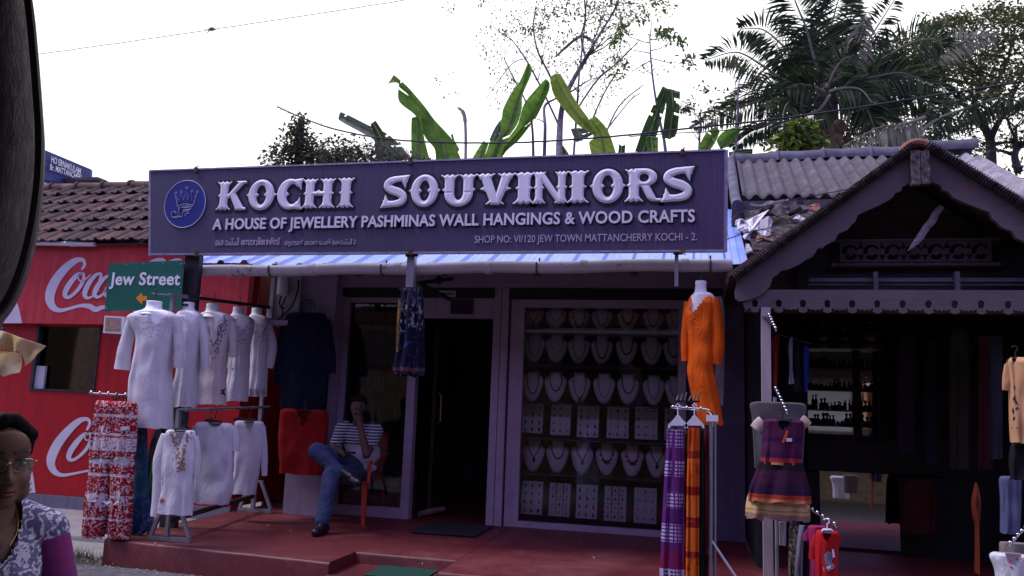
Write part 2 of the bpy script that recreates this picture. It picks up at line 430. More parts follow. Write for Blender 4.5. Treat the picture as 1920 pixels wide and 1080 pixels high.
def voxel(mb, size=.012, it=4, fac=.5):
    o = bpy.data.objects.new('tmp', mb.mesh('tmp')); COL.objects.link(o)
    r = o.modifiers.new('r', 'REMESH'); r.mode = 'VOXEL'; r.voxel_size = size
    if it: s = o.modifiers.new('s', 'SMOOTH'); s.iterations = it; s.factor = fac
    me = bpy.data.meshes.new_from_object(o.evaluated_get(bpy.context.evaluated_depsgraph_get()))
    out = MB(); out.add([v.co.copy() for v in me.vertices], [tuple(p.vertices) for p in me.polygons])
    bpy.data.objects.remove(o); bpy.data.meshes.remove(me); return out
ORD = ['first', 'second', 'third', 'fourth', 'fifth', 'sixth', 'seventh', 'eighth', 'ninth', 'tenth', 'eleventh', 'twelfth']
# ================================================================== materials of the setting
M = {}
def dirt_mat(name, col, stain, rough=.85, sc=3, streak=.35, bump=.3, bs=40):
    """painted wall: soft tone changes, rain streaks and grime patches of their own shape"""
    t = NT(name); v = t.coord('Object'); vs = t.coord('Object', (9, 9, .5))
    c = t.ramp(t.noise(v, sc, 6), [(.3, tuple(x*.86 for x in col)), (.7, tuple(min(1, x*1.1) for x in col))])
    st = t.ramp(t.noise(vs, 1.6, 5), [(.5, (0, 0, 0)), (.72, (streak,)*3)])
    c = t.mix(st, c, stain); g = t.ramp(t.noise(v, 2.2, 8, .7), [(.56, (0, 0, 0)), (.7, (streak*1.2,)*3)])
    t.base(t.mix(g, c, stain)); t.b.inputs['Roughness'].default_value = rough; t.b.inputs['Specular IOR Level'].default_value = .25
    t.bump(t.noise(v, bs, 5), bump); return t.m
M['asphalt'] = mat('asphalt', (.10, .095, .10), .9, var=.3, scale=14, bump=.5, bscale=140)
M['earth'] = mat('earth', (.12, .1, .08), .95, var=.35, scale=3, bump=.5)
M['concrete'] = dirt_mat('old_concrete', (.27, .25, .24), (.07, .065, .06), bump=.6)
t = NT('red_oxide'); v = t.coord('Object')
c = t.ramp(t.noise(v, 2.2, 7, .65), [(.3, (.075, .010, .014)), (.7, (.13, .019, .022))])
c = t.mix(t.ramp(t.noise(v, 1.1, 9, .75), [(.50, (0, 0, 0)), (.70, (.75, .75, .75))]), c, (.17, .062, .06)); c = t.mix(t.ramp(t.noise(v, 3.1, 9, .8, 1.5), [(.60, (0, 0, 0)), (.66, (.7, .7, .7))]), c, (.045, .012, .014))
ck = t.math('ABSOLUTE', t.math('SUBTRACT', t.noise(v, .9, 6, .6, .6), .5)); c = t.mix(t.ramp(ck, [(.0, (.8, .8, .8)), (.004, (0, 0, 0))]), c, (.03, .012, .012))
c = t.mix(t.ramp(t.noise(v, 60, 3, .5), [(.70, (0, 0, 0)), (.76, (.6, .6, .6))]), c, (.35, .28, .26)); t.base(c)
t.b.inputs['Roughness'].default_value = .5; t.b.inputs['Specular IOR Level'].default_value = .35; t.bump(t.noise(v, 30, 5), .15); M['redox'] = t.m
M['lilac'] = dirt_mat('lilac_plaster', (.30, .235, .33), (.12, .09, .12), streak=.3)
M['lilac_frame'] = dirt_mat('lilac_paint', (.36, .28, .39), (.15, .11, .14), rough=.5, streak=.25, bump=.1)
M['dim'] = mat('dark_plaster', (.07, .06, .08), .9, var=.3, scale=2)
M['shaded_lilac'] = dirt_mat('shaded_lilac_plaster', (.13, .10, .18), (.05, .04, .06))  # lilac plaster, with shade and hanging dark cloth put into its darker colour
M['black'] = mat('black_board', (.012, .011, .014), .7, var=.3)
M['dark_metal'] = mat('dark_metal', (.045, .042, .055), .5, .5, var=.25)
M['rail_metal'] = mat('grey_tube', (.32, .32, .37), .4, .6, var=.15)
M['chrome'] = mat('chrome', (.75, .75, .78), .15, 1, var=.05)
M['rust'] = mat('rusty_iron', (.12, .05, .03), .9, var=.4, scale=20)
M['glass_dark'] = None
def glass(name, tint=(.9, .9, .95), refl=.06):
    t = NT(name); t.t.nodes.remove(t.b)
    tr = t.n('BsdfTransparent'); tr.inputs[0].default_value = (*tint, 1); gl = t.n('BsdfGlossy'); gl.inputs['Roughness'].default_value = .02
    fr = t.n('Fresnel'); fr.inputs[0].default_value = 1.5; mx = t.n('MixShader'); f = t.math('ADD', fr.outputs[0], refl)
    t.l(f, mx.inputs[0]); t.l(tr.outputs[0], mx.inputs[1]); t.l(gl.outputs[0], mx.inputs[2]); t.l(mx.outputs[0], t.out.inputs[0]); return t.m
M['glass'] = glass('window_glass', refl=0.0)
M['white'] = mat('white_plastic', (.72, .72, .76), .5, var=.06)
M['white_paint'] = mat('white_paint', (.74, .74, .78), .6, var=.08, scale=10)

# ================================================================== ground
mb = MB(); mb.add([(-300, -300, -.62), (300, -300, -.62), (300, 600, -.62), (-300, 600, -.62)], [(0, 1, 2, 3)])
put(mb, 'ground', M['earth'], kind='structure')
mb = MB(); ys = [-2.2, 0, 2, 4, 5.2, 5.72]; zs = [-.52, -.5, -.42, -.29, -.215, -.2]
mb.grid([[(x, y, z+.012*noise.noise(Vector((x*.6, y*.8, 0)))) for x in np.linspace(-40, 40, 121)] for y, z in zip(ys, zs)])
mb.add([(-40, 5.72, -.6), (40, 5.72, -.6), (-40, 5.72, -.2), (40, 5.72, -.2)], [(0, 1, 3, 2)])
put(mb, 'road', M['asphalt'], kind='structure')
def slab(mb, x0, x1, y0, y1, z0, z1, n=24, j=.008, b=.015, seed=0, skew=0):
    """a cast slab with a slightly uneven, rounded front edge"""
    rows = []
    prof = [(y0, z0), (y0, z1-b), (y0+b*.4, z1-b*.3), (y0+b, z1), ((y0+y1)/2, z1), (y1, z1), (y1, z0)]
    for k, (y, z) in enumerate(prof):
        rows.append([(x, y+(noise.noise(Vector((x*3, seed, k*.1)))*j+skew*(x1-x)/(x1-x0) if k < 4 else 0), z+(noise.noise(Vector((x*2, seed+5, 0)))*j*.4 if 0 < k < 5 else 0)) for x in np.linspace(x0, x1, n)])
    mb.grid(rows)
    return mb.add([(x0, y+(skew if k < 4 else 0), z) for k, (y, z) in enumerate(prof)]+[(x1, y, z) for y, z in prof], [tuple(range(6, -1, -1)), tuple(range(7, 14))])
mb = MB(); slab(mb, -13, -7.6, 6.46, 7.9, -.6, -.125, seed=1, j=.02); slab(mb, -7.57, -4.75, 6.45, 7.9, -.6, -.13, seed=2, j=.02)
slab(mb, -13, -6.4, 5.93, 6.40, -.6, -.165, seed=3, j=.03); slab(mb, -6.37, -4.72, 5.91, 6.40, -.6, -.17, seed=4, j=.03)
put(mb, 'pavement', M['concrete'], kind='structure', smooth=True)
# gravel and tufts of grass along the kerb
mb = MB(); rng = random.Random(3)
for k in range(900):
    x = rng.uniform(-9, .3); y = 5.72+rng.random()**2*.2*(1 if x < -4.7 else -1); h = rng.uniform(.004, .014)
    z = -.2-(5.72-min(y, 5.72))*.05
    mb.ball((x, y, z), (h*1.3, h, h*.8), 5, 3)
put(mb, 'gravel', mat('gravel', (.2, .18, .17), .95, var=.5, scale=30), kind='stuff', label='fine gravel and grit along the road edge', cat='gravel')
mb = MB()
for cx, cy, n, s in ((-4.95, 5.86, 160, .10), (-5.3, 5.9, 60, .07), (-4.75, 5.7, 60, .06), (-3.6, 5.55, 40, .04)):
    for k in range(n):
        p = Vector((cx+rng.gauss(0, .13), cy+rng.gauss(0, .03), -.2)); d = Vector((rng.gauss(0, .6), rng.gauss(-.2, .5), 1))
        mb.leaf(p, d, (0, -1, 0), rng.uniform(.5, 1.2)*s, .006)
put(mb, 'grass', mat('dry_grass', (.14, .16, .06), .9, var=.4, scale=20), kind='stuff', label='thin grass tufts at the foot of the red platform', cat='grass', recalc=False)

# ================================================================== red porch platform
xl, xr = -4.655, 3.6; rx0, rx1 = -2.62, -1.79
plat = thing('porch_platform', 'low red oxide porch platform with a worn front edge in front of the shop', 'platform', (-2.2, 6.5, -.2))
mb = MB(); slab(mb, xl, rx0, 5.6, 12, -.6, 0, 40, .012, .02, 11, .16); slab(mb, rx0, rx1, 6.065, 12, -.6, 0, 14, .008, .02, 12); slab(mb, rx1, xr, 5.6, 12, -.6, 0, 40, .01, .02, 13)
put(mb, 'floor', M['redox'], plat, smooth=True)
mb = MB(); slab(mb, rx0+.004, rx1-.004, 5.55, 6.055, -.6, -.085, 12, .006, .015, 14); put(mb, 'step', M['redox'], plat, smooth=True)

# ================================================================== the souvenir shop
shop = thing('souvenir_shop', 'single storey lilac souvenir shop with blue ribbed metal porch roof and a large display window', 'shop', (-2.2, 8.2, 0))
xw0, xw1 = XX(560, 560, 7.7), XX(630, 560, 7.7)
wx0, wx1 = -2.955, -2.865          # door post, hinge side
jx0, jx1 = -2.055, -1.895          # door jamb
zl0, zl1 = 2.365, 2.53             # lintel band
zr = lambda y: 2.375+.4333*(y-6.62)
mb = MB(); mb.box((xw0, 7.7, .001), (xw1, 7.95, 2.6)); mb.box((xw0, 7.953, .001), (xw0+.2, 11, 2.9))
mb.box((xw1+.002, 7.80, zl0), (.33, 8.05, zl1)); mb.box((xw0+.203, 7.953, zl1+.003), (.33, 8.1, 2.92)); put(mb, 'wall', M['lilac'], shop)
mb = MB(); mb.box((-.12, 7.98, .001), (.42, 8.1, zl0-.003)); put(mb, 'side_panel', M['shaded_lilac'], shop, label='lilac wall strip with shade in its dark colour, right of the display window')
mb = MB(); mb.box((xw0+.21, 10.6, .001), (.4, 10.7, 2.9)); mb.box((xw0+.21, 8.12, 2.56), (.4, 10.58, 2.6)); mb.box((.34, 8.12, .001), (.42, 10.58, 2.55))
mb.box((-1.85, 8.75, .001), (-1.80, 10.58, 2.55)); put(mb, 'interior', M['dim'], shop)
mb = MB(); mb.box((xw1+.003, 7.86, 2.272), (wx0-.003, 7.98, 2.362)); mb.box((wx0, 7.87, 2.272), (jx0-.002, 7.98, 2.362)); mb.box((jx1+.002, 7.87, 2.26), (.3, 7.98, 2.362))
put(mb, 'shutter_housing', M['black'], shop)
# door: posts, head, vent
df = MB(); df.box((wx0, 7.9, .001), (wx1, 8.0, 2.268)); zd = ZZ(860, 597, 7.95)
df.box((jx0, 7.9, .001), (jx0+.076, 8.0, zl0-.002)); df.box((jx0+.084, 7.895, .001), (jx1, 8.0, zl0-.002)); df.box((wx1+.002, 7.93, zd), (jx0-.002, 8.0, 2.268))
dfo = put(df, 'door_frame', M['lilac_frame'], shop)
vx0, vx1, vz0, vz1 = XX(846, 575, 7.93), XX(887, 575, 7.93), ZZ(866, 589, 7.93), ZZ(866, 562, 7.93)
mb = MB(); mb.box((vx0, 7.905, vz0), (vx1, 7.925, vz1))
for k in range(6):
    z = vz0+.015+k*(vz1-vz0-.03)/5; mb.bar((vx0+.012, 7.902, z), (vx1-.012, 7.902, z), .012, .01)
put(mb, 'vent', M['dark_metal'], dfo)
mb = MB(); mb.box((wx1+.06, 8.3, .02), (wx1+.10, 9.0, 2.0)); put(mb, 'open_door', mat('dark_wood', (.03, .018, .014), .5, var=.3, stretch=(6, 6, .6)), shop)
mb = MB(); mb.tube([(wx1+.112, 8.36, 1.28), (wx1+.14, 8.36, 1.26), (wx1+.14, 8.36, .98), (wx1+.112, 8.36, .96)], .008); put(mb, 'door_handle', M['chrome'], [o for o in bpy.data.objects if o.name == 'open_door'][0])
# small window left of the door
wf = MB(); wf.box((xw1+.003, 7.91, .001), (wx0-.002, 7.99, .105)); wf.box((xw1+.003, 7.91, .107), (xw1+.06, 7.99, 2.268)); wf.box((xw1+.063, 7.92, 2.215), (wx0-.002, 7.98, 2.268))
wfo = put(wf, 'window_frame', M['lilac_frame'], shop)
mb = MB(); mb.box((xw1+.063, 7.945, .108), (wx0-.003, 7.951, 2.212)); put(mb, 'pane', M['glass'], wfo)
# display window
gx0, gx1 = XX(979, 770, 7.96), -.20; gz0, gz1 = ZZ(1100, 985, 7.96), ZZ(1100, 578, 7.96)
fx0 = jx1+.02
wf = MB(); wf.box((fx0, 7.92, .001), (gx0, 8.0, 2.255)); wf.box((gx0+.002, 7.92, .001), (-.123, 8.0, gz0)); wf.box((gx0+.002, 7.92, gz1), (-.123, 8.0, 2.255)); wf.box((gx1, 7.92, gz0+.002), (-.123, 8.0, gz1-.002))
dwo = put(wf, 'display_window', M['lilac_frame'], shop)
mb = MB(); mb.box((gx0+.001, 7.955, gz0+.001), (gx1-.001, 7.961, gz1-.001)); put(mb, 'pane', M['glass'], dwo)
mb = MB(); mb.box((gx0-.1, 8.62, .02), (.3, 8.66, 2.5)); mb.box((gx0-.1, 8.02, .02), (gx0-.08, 8.61, 2.5)); mb.box((.28, 8.12, .02), (.3, 8.61, 2.5))
put(mb, 'cabinet_back', mat('navy_felt', (.075, .07, .095), .95, var=.25), shop)
# gutter pipe with hooks
t = NT('pvc_pipe'); v = t.coord('Object'); c = t.ramp(t.noise(v, 3, 5), [(.3, (.45, .40, .45)), (.7, (.56, .5, .55))])
c = t.mix(t.ramp(t.noise(v, 5.5, 6, .7), [(.62, (0, 0, 0)), (.68, (.85,)*3)]), c, (.17, .075, .05)); t.base(c); t.b.inputs['Roughness'].default_value = .45; t.bump(t.noise(v, 20, 4), .1)
pa, pb = at(353, 508.5, 6.55), at(1373, 496.5, 6.55); pr = .052
mb = MB(); n = 30; mb.tube([pa.lerp(pb, i/n)+Vector((0, 0, .006*math.sin(i*.8))) for i in range(n+1)], pr, 18)
for k in range(6):
    q = pa.lerp(pb, (k+.55)/6); d = (pb-pa).normalized(); mb.tube([q-d*.03, q-d*.028, q+d*.028, q+d*.03], [pr, pr+.006, pr+.006, pr], 18)
gut = put(mb, 'gutter_pipe', t.m, shop, smooth=True)
for px in (532, 757, 1045, 1338):
    c = pa.lerp(pb, (px-353)/1020); mb = MB()
    mb.tube([c+Vector((0, math.cos(a)*(pr+.009), math.sin(a)*(pr+.009))) for a in np.linspace(R(150), R(330), 10)]+[c+Vector((0, .07, .09))], .008, 6)
    put(mb, 'pipe_hook', M['rust'], gut, smooth=True)
# ribbed metal roof
def ribbed(mb, x0, x1, y0, y1, z, pitch=.25, t=.0, off=0):
    prof = []; x = x0+off
    prof.append((x0, 0))
    while x < x1-.1:
        prof += [(x, 0), (x+.022, .03), (x+.062, .03), (x+.084, 0)]; 
        prof += [(x+.13, .004), (x+.14, 0), (x+.19, .004), (x+.2, 0)]; x += pitch
    prof = [p for p in prof if p[0] <= x1]+[(x1, 0)]
    rows = [[(px, y, z(y)+h+t+.003*noise.noise(Vector((px*2, y*2, 0)))) for px, h in prof] for y in np.linspace(y0, y1, 10)]
    mb.grid(rows); return mb
t = NT('blue_sheet'); v = t.coord('Object'); vs = t.coord('Object', (6, 1, 1))
c = t.ramp(t.noise(v, 2.5, 6), [(.3, (.24, .36, .90)), (.7, (.36, .47, .93))]); c = t.mix(t.ramp(t.noise(vs, 3, 7, .7), [(.6, (0, 0, 0)), (.78, (.35,)*3)]), c, (.24, .26, .38))
t.base(c); t.b.inputs['Roughness'].default_value = .38; t.b.inputs['Specular IOR Level'].default_value = .5; t.bump(t.noise(v, 14, 3), .08)
mb = MB(); ribbed(mb, -4.15, .385, 6.60, 9.1, zr, off=.03); mb.solid(.0015)
m2 = MB(); ribbed(m2, -4.86, -4.10, 6.70, 9.1, lambda y: zr(y)+.012, off=.11); m2.solid(.0015); mb.add(m2.v, m2.f)
put(mb, 'metal_roof', t.m, shop)
mb = MB()
for y in (6.75, 7.4): mb.bar((-4.8, y, zr(y)-.035), (.37, y, zr(y)-.035), .04, .05)
for x in np.linspace(-4.7, .3, 7): mb.bar((x, 6.66, zr(6.66)-.085), (x, 8.3, zr(8.3)-.085), .05, .05)
put(mb, 'rafters', M['dark_metal'], shop)
# bracket arms under the pipe
mb = MB(); 
for px in (784,):
    q = at(px, 530, 6.75); mb.bar(q, q+Vector((-.0, .95, -.02)), .03, .03); mb.bar(q+Vector((0, .02, .0)), q+Vector((.16, .5, .12)), .035, .035)
put(mb, 'bracket', M['dark_metal'], shop)

# ================================================================== the signboard
SY = 6.36
A, B, Cc, Dd = at(282, 320.5, SY), at(1358, 281.5, SY), at(1356.5, 470, SY), at(282, 477, SY)
sign = thing('signboard', 'long purple signboard with white carved style lettering above the blue roof', 'signboard', ((A.x+B.x)/2, SY, (A.z+Dd.z)/2))
t = NT('sign_panel'); v = t.coord('Object'); vs = t.coord('Object', (22, 1, .25)); g = t.coord('Generated'); sp = t.n('SeparateXYZ'); t.l(g, sp.inputs[0])
c = t.ramp(sp.outputs[0], [(0, (.066, .060, .112)), (.45, (.052, .040, .094)), (1, (.058, .032, .098))])
c = t.mix(t.ramp(t.noise(vs, 2.5, 6), [(.35, (0, 0, 0)), (.75, (.5,)*3)]), c, (.11, .095, .14))
c = t.mix(t.ramp(t.noise(v, 1.3, 5), [(.45, (0, 0, 0)), (.75, (.25,)*3)]), c, (.03, .022, .06))
t.base(c); t.b.inputs['Roughness'].default_value = .55; t.b.inputs['Specular IOR Level'].default_value = .3
mb = MB(); mb.prism([(A.x, A.z), (B.x, B.z), (Cc.x, Cc.z), (Dd.x, Dd.z)], SY, SY+.05); put(mb, 'panel', t.m, sign)
for px in (606, 1042):
    a, b = at(px, 312, SY), at(px, 470, SY); mb = MB(); mb.box((a.x-.0015, SY-.0012, b.z), (a.x+.0015, SY-.0002, a.z-.03)); put(mb, 'seam', M['black'], sign)
m_fr = mat('aluminium_trim', (.30, .28, .36), .45, .4, var=.25, scale=12); mb = MB(); e = .014
for p, q in ((A, B), (B, Cc), (Cc, Dd), (Dd, A)):
    d = (q-p).normalized()*e*.5; mb.bar(p-d+Vector((0, .02, 0)), q+d+Vector((0, .02, 0)), .06, e if p is not B else .022, up=(0, 0, 1))
put(mb, 'frame', m_fr, sign)
for px, pt, pb_ in ((369, 318, 475), (770, 303, 472), (1280, 285, 470)):
    for py, s in ((pt, 1), (pb_, -1)):
        q = at(px, py, SY); mb = MB(); mb.box((q.x-.016, SY-.022, q.z-.026), (q.x+.016, SY-.005, q.z+.018)); mb.tube([(q.x, SY-.02, q.z+.012*s), (q.x+.010, SY-.025, q.z+.028*s), (q.x+.02, SY, q.z+.032*s)], .005, 6); put(mb, 'clip', M['rust'], sign)
for px0, px1, py0, py1 in ((348, 375, 476, 1010), (764, 778, 472, 546), (1265, 1272, 470, 537)):
    a, b = at(px0, py0+12, 6.44), at(px1, py0+12, 6.44); z1 = zr(6.65)+.12; z0 = .002 if py1 > 900 else ZZ(px0, py1, 6.44); mb = MB()
    mb.box((a.x, 6.43, z0), (b.x, 6.43+min(.06, b.x-a.x), z1)); put(mb, 'post', M['dark_metal'] if px0 < 400 else M['rail_metal'], sign)
    if px0 > 400: 
        mb = MB(); mb.box((a.x-.01, 6.412, z1-.09), (b.x+.035, 6.428, z1-.01)); put(mb, 'plate', M['dark_metal'], sign)
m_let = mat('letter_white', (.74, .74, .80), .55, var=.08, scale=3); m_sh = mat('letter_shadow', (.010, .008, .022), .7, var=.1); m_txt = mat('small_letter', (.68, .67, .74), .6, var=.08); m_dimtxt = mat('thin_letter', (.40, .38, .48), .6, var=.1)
def stem(cx, a=.15, top=True, bot=True, spur=True, y0=0, y1=1):
    h = [(0, .945), (.35*a, 1.0), (.8*a, .985), (1.05*a, .95), (1.75*a, 1.0), (1.85*a, .955), (1.55*a, .93), (1.3*a, .885), (1.08*a, .83), (a, .78)] if top else [(0, y1), (a, y1)]
    md = [(a, .57), (1.12*a, .545), (1.55*a, .5), (1.12*a, .455), (a, .43)] if spur else []
    lo = [(x, 1-y) for x, y in ([(0, .945), (.35*a, 1.0), (.8*a, .985), (1.05*a, .95), (1.75*a, 1.0), (1.85*a, .955), (1.55*a, .93), (1.3*a, .885), (1.08*a, .83), (a, .78)])][::-1] if bot else [(a, y0), (0, y0)]
    r = h+md+lo; return sd_poly([(cx+x, y) for x, y in r]+[(cx-x, y) for x, y in r[::-1]])
def tri(*p): return sd_poly(p)
def half_serif(cx, a, top=True, dx=0):
    p = [(0, .945), (.35*a, 1.0), (.8*a, .985), (1.05*a, .95), (1.8*a, 1.0), (1.9*a, .955), (1.5*a, .92), (1.2*a, .87), (a, .8)]
    q = p+[(-x, y) for x, y in p[::-1]]; return sd_poly([(cx+x, y if top else 1-y) for x, y in q])
def LET(ch):
    if ch == 'I': return stem(.5, .27)
    if ch == 'H': return U(stem(.24, .125), stem(.76, .125), tri((.3, .43), (.7, .43), (.7, .57), (.56, .57), (.5, .63), (.44, .57), (.3, .57)))
    if ch == 'N': return U(stem(.2, .10, bot=True), stem(.82, .10), tri((.1, .97), (.32, .97), (.9, .03), (.72, .0)))
    if ch == 'O': return U(D(sd_ell(.5, .5, .44, .52), sd_ell(.5, .5, .17, .33)), tri((.08, .58), (-.02, .5), (.08, .42)), tri((.92, .58), (1.02, .5), (.92, .42)),
                           D(tri((.28, .64), (.42, .5), (.28, .36)), lambda X, Y: X*0+1), D(tri((.72, .64), (.58, .5), (.72, .36)), lambda X, Y: X*0+1))
    if ch == 'C': return U(D(sd_ell(.53, .5, .50, .52), sd_ell(.62, .5, .24, .34), tri((.72, .72), (1.3, .9), (1.3, .1), (.72, .28))), tri((.55, .98), (1.03, 1.03), (.95, .82), (.97, .62), (.8, .78), (.7, .84)),
                           tri((.55, .02), (1.03, -.03), (.95, .16), (.93, .42), (.8, .22), (.7, .16)), tri((.1, .6), (-.02, .5), (.1, .4)), tri((.36, .62), (.5, .5), (.36, .38)))
    if ch == 'U': return U(half_serif(.24, .14), half_serif(.78, .14), tri((.1, .9), (.38, .9), (.38, .4), (.1, .4)), tri((.64, .9), (.92, .9), (.92, .4), (.64, .4)),
                           D(sd_ell(.51, .4, .41, .43), tri((-1, .4), (2, .4), (2, 2), (-1, 2)), sd_ell(.51, .4, .13, .22)), D(sd_ell(.51, .42, .41, .43), tri((-1, .43), (2, .43), (2, 2), (-1, 2)), sd_ell(.51, .42, .13, .24)),
                           tri((.12, .58), (.02, .5), (.12, .42)), tri((.9, .58), (1.0, .5), (.9, .42)))
    if ch == 'V': return U(half_serif(.22, .14), half_serif(.80, .13), tri((.08, .9), (.36, .9), (.6, .12), (.5, 0), (.4, .0)), tri((.66, .9), (.94, .9), (.62, 0), (.44, .0)), half_serif(.5, .13, False),
                           tri((.2, .58), (.08, .5), (.24, .42)), tri((.8, .58), (.94, .5), (.76, .42)))
    if ch == 'R': return U(stem(.24, .14), D(sd_ell(.52, .73, .36, .27), sd_ell(.52, .72, .13, .12)), tri((.24, 1.0), (.52, 1.0), (.52, .86), (.24, .86)), tri((.24, .46), (.52, .46), (.52, .6), (.24, .6)),
                           tri((.42, .5), (.66, .5), (.86, .1), (1.02, .1), (1.0, .0), (.72, .02), (.62, .1)), tri((.34, .58), (.44, .5), (.34, .42)))
    if ch == 'K': return U(stem(.24, .135), tri((.28, .42), (.70, .93), (.62, 1.0), (.98, 1.0), (1.0, .92), (.90, .90), (.56, .5), (.34, .36)), tri((.40, .58), (.60, .64), (.93, .1), (1.02, .08), (1.0, 0), (.66, 0), (.64, .08)))
    if ch == 'S':
        p = [(.93, .80, .05), (.80, .88, .14), (.55, .90, .2), (.28, .82, .24), (.2, .68, .26), (.38, .55, .28), (.64, .46, .28), (.80, .32, .26), (.72, .16, .24), (.45, .10, .2), (.2, .14, .14), (.07, .20, .05)]
        return U(sd_poly(brush(p, 6)), tri((.55, 1.0), (1.02, 1.03), (.9, .8), (.86, .58), (.74, .78)), tri((.45, .0), (-.02, -.03), (.1, .2), (.14, .42), (.26, .22)), tri((.36, .5), (.5, .64), (.52, .5)), tri((.64, .5), (.5, .36), (.48, .5)))
bigl = MB(); halo = MB()
spans = [('K', 405, 460), ('O', 461, 516), ('C', 517, 565), ('H', 564, 628), ('I', 631, 663), ('S', 714, 766), ('O', 766, 824), ('U', 826, 891), ('V', 893, 963), ('I', 961, 1003), ('N', 996, 1065), ('I', 1062, 1104), ('O', 1106, 1172), ('R', 1172, 1240), ('S', 1239, 1302)]
cache = {}
for ch, x0, x1 in spans:
    if ch not in cache: cache[ch] = (relief(LET(ch), -.15, 1.15, -.1, 1.1, 84, .055), relief((lambda f: lambda X, Y: f(X, Y)-.075)(LET(ch)), -.25, 1.25, -.25, 1.25, 60, 0))
    yb = lambda x: 395+(x-405)*(377-395)/896; yt = lambda x: 341+(x-405)*(313-341)/896
    o = at(x0, yb(x0), SY); ux = at(x1, yb(x1), SY)-o; vz = at(x0, yt(x0), SY).z-o.z
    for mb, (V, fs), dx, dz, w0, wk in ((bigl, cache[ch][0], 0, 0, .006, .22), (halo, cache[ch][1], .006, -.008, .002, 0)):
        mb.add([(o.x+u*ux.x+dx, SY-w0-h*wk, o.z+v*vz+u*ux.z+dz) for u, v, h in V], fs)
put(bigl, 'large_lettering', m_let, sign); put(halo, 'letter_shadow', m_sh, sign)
mb = MB(); text(mb, 'A HOUSE OF JEWELLERY PASHMINAS WALL HANGINGS & WOOD CRAFTS', plane_map(399, 430.5, 1303, 416, 20.5, SY-.006), .021, .012, spacing=1.02); put(mb, 'slogan_lettering', m_txt, sign)
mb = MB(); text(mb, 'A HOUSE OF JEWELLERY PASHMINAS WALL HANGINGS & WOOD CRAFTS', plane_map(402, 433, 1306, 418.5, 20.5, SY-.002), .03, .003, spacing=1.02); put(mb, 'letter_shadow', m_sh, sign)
mb = MB(); text(mb, 'SHOP NO: VI/120 JEW TOWN MATTANCHERRY KOCHI - 2.', plane_map(890, 455.5, 1307, 450.5, 14, SY-.002), .004, .004, spacing=1.0); put(mb, 'address_lettering', m_dimtxt, sign)
mb = MB(); text(mb, '\u0d46\u0d15\u0d3e\u0d1a\u0d4d\u0d1a\u0d3f \u0d47\u0d38\u0d3e\u0d35\u0d3f\u0d47\u0d28\u0d34\u0d4d\u0d38\u0d4d', plane_map(404, 460, 525, 459, 12, SY-.002), .012, .005)
text(mb, '\u0d1c\u0d42\u0d1f\u0d57\u0d7a \u0d2e\u0d1f\u0d3e\u0d1e\u0d47\u0d1a\u0d30\u0d3f \u0d46\u0d15\u0d3e\u0d1a\u0d4d\u0d1a\u0d3f 2', plane_map(534, 460, 667, 458, 9, SY-.002), 0, .005); put(mb, 'local_script_lettering', m_dimtxt, sign)
# round emblem with crown
ec = at(348, 383, SY); ew = (at(386, 383, SY).x-at(310, 383, SY).x)/2; eh = (at(348, 339, SY).z-at(348, 427, SY).z)/2
ring = lambda k: [(ec.x+ew*k*math.cos(a), ec.z+eh*k*math.sin(a)) for a in np.linspace(0, 2*math.pi, 49)[:-1]]
mb = MB(); mb.prism(ring(1), SY-.010, SY-.001); emb = put(mb, 'emblem', mat('emblem_blue', (.010, .022, .20), .45, var=.12), sign)
m_line = mat('emblem_line', (.36, .40, .58), .5, var=.05); mb = MB(); q = ring(1.0)
mb.tube([(x, SY-.010, z) for x, z in q], .0045, 6, closed=True)
E1 = lambda x, y: (ec.x+(x-348)/38*ew, ec.z-(y-383)/44*eh)
def line(mb, pts, r=.0035, y=SY-.0115): mb.tube([(*(lambda p: (p[0], y, p[1]))(E1(*p)),) for p in pts], r, 5)
crown = [(335, 388), (329, 366), (337, 377), (339, 364), (345, 376), (348.5, 357), (353, 375), (359, 363), (360, 376), (368, 365), (364, 386)]
line(mb, crown)
for x, y in ((329, 362), (339, 360), (349, 353), (359, 359), (369, 361)): mb.tube([(E1(x+1.9*math.cos(a), y+2.1*math.sin(a))[0], SY-.0115, E1(x+1.9*math.cos(a), y+2.1*math.sin(a))[1]) for a in np.linspace(0, 6.28, 11)[:-1]], .0028, 5, closed=True)
line(mb, [(335, 388), (342, 384), (350, 383), (364, 386)]); line(mb, [(337, 392), (344, 388), (352, 387), (362, 389)])
line(mb, [(337, 388), (338, 394), (340, 405), (326, 407), (324, 399), (330, 396), (334, 400)]); line(mb, [(326, 407), (334, 408), (345, 406), (346, 397), (357, 396), (358, 400), (350, 402), (352, 406)]); line(mb, [(344, 390), (362, 389), (360, 393), (346, 394), (346, 399)])
put(mb, 'crest_lines', m_line, emb)
mb = MB(); mb.prism([E1(*p) for p in [(335, 388), (333, 378), (338, 381), (343, 379), (348, 381), (354, 379), (360, 380), (364, 386), (350, 383.5), (342, 384.5)]], SY-.0108, SY-.0085)
mb.prism([E1(*p) for p in [(338, 390), (346, 388), (345, 405), (328, 407), (326, 402), (338, 404)]], SY-.0108, SY-.0085); put(mb, 'crest_fill', m_sh, emb)
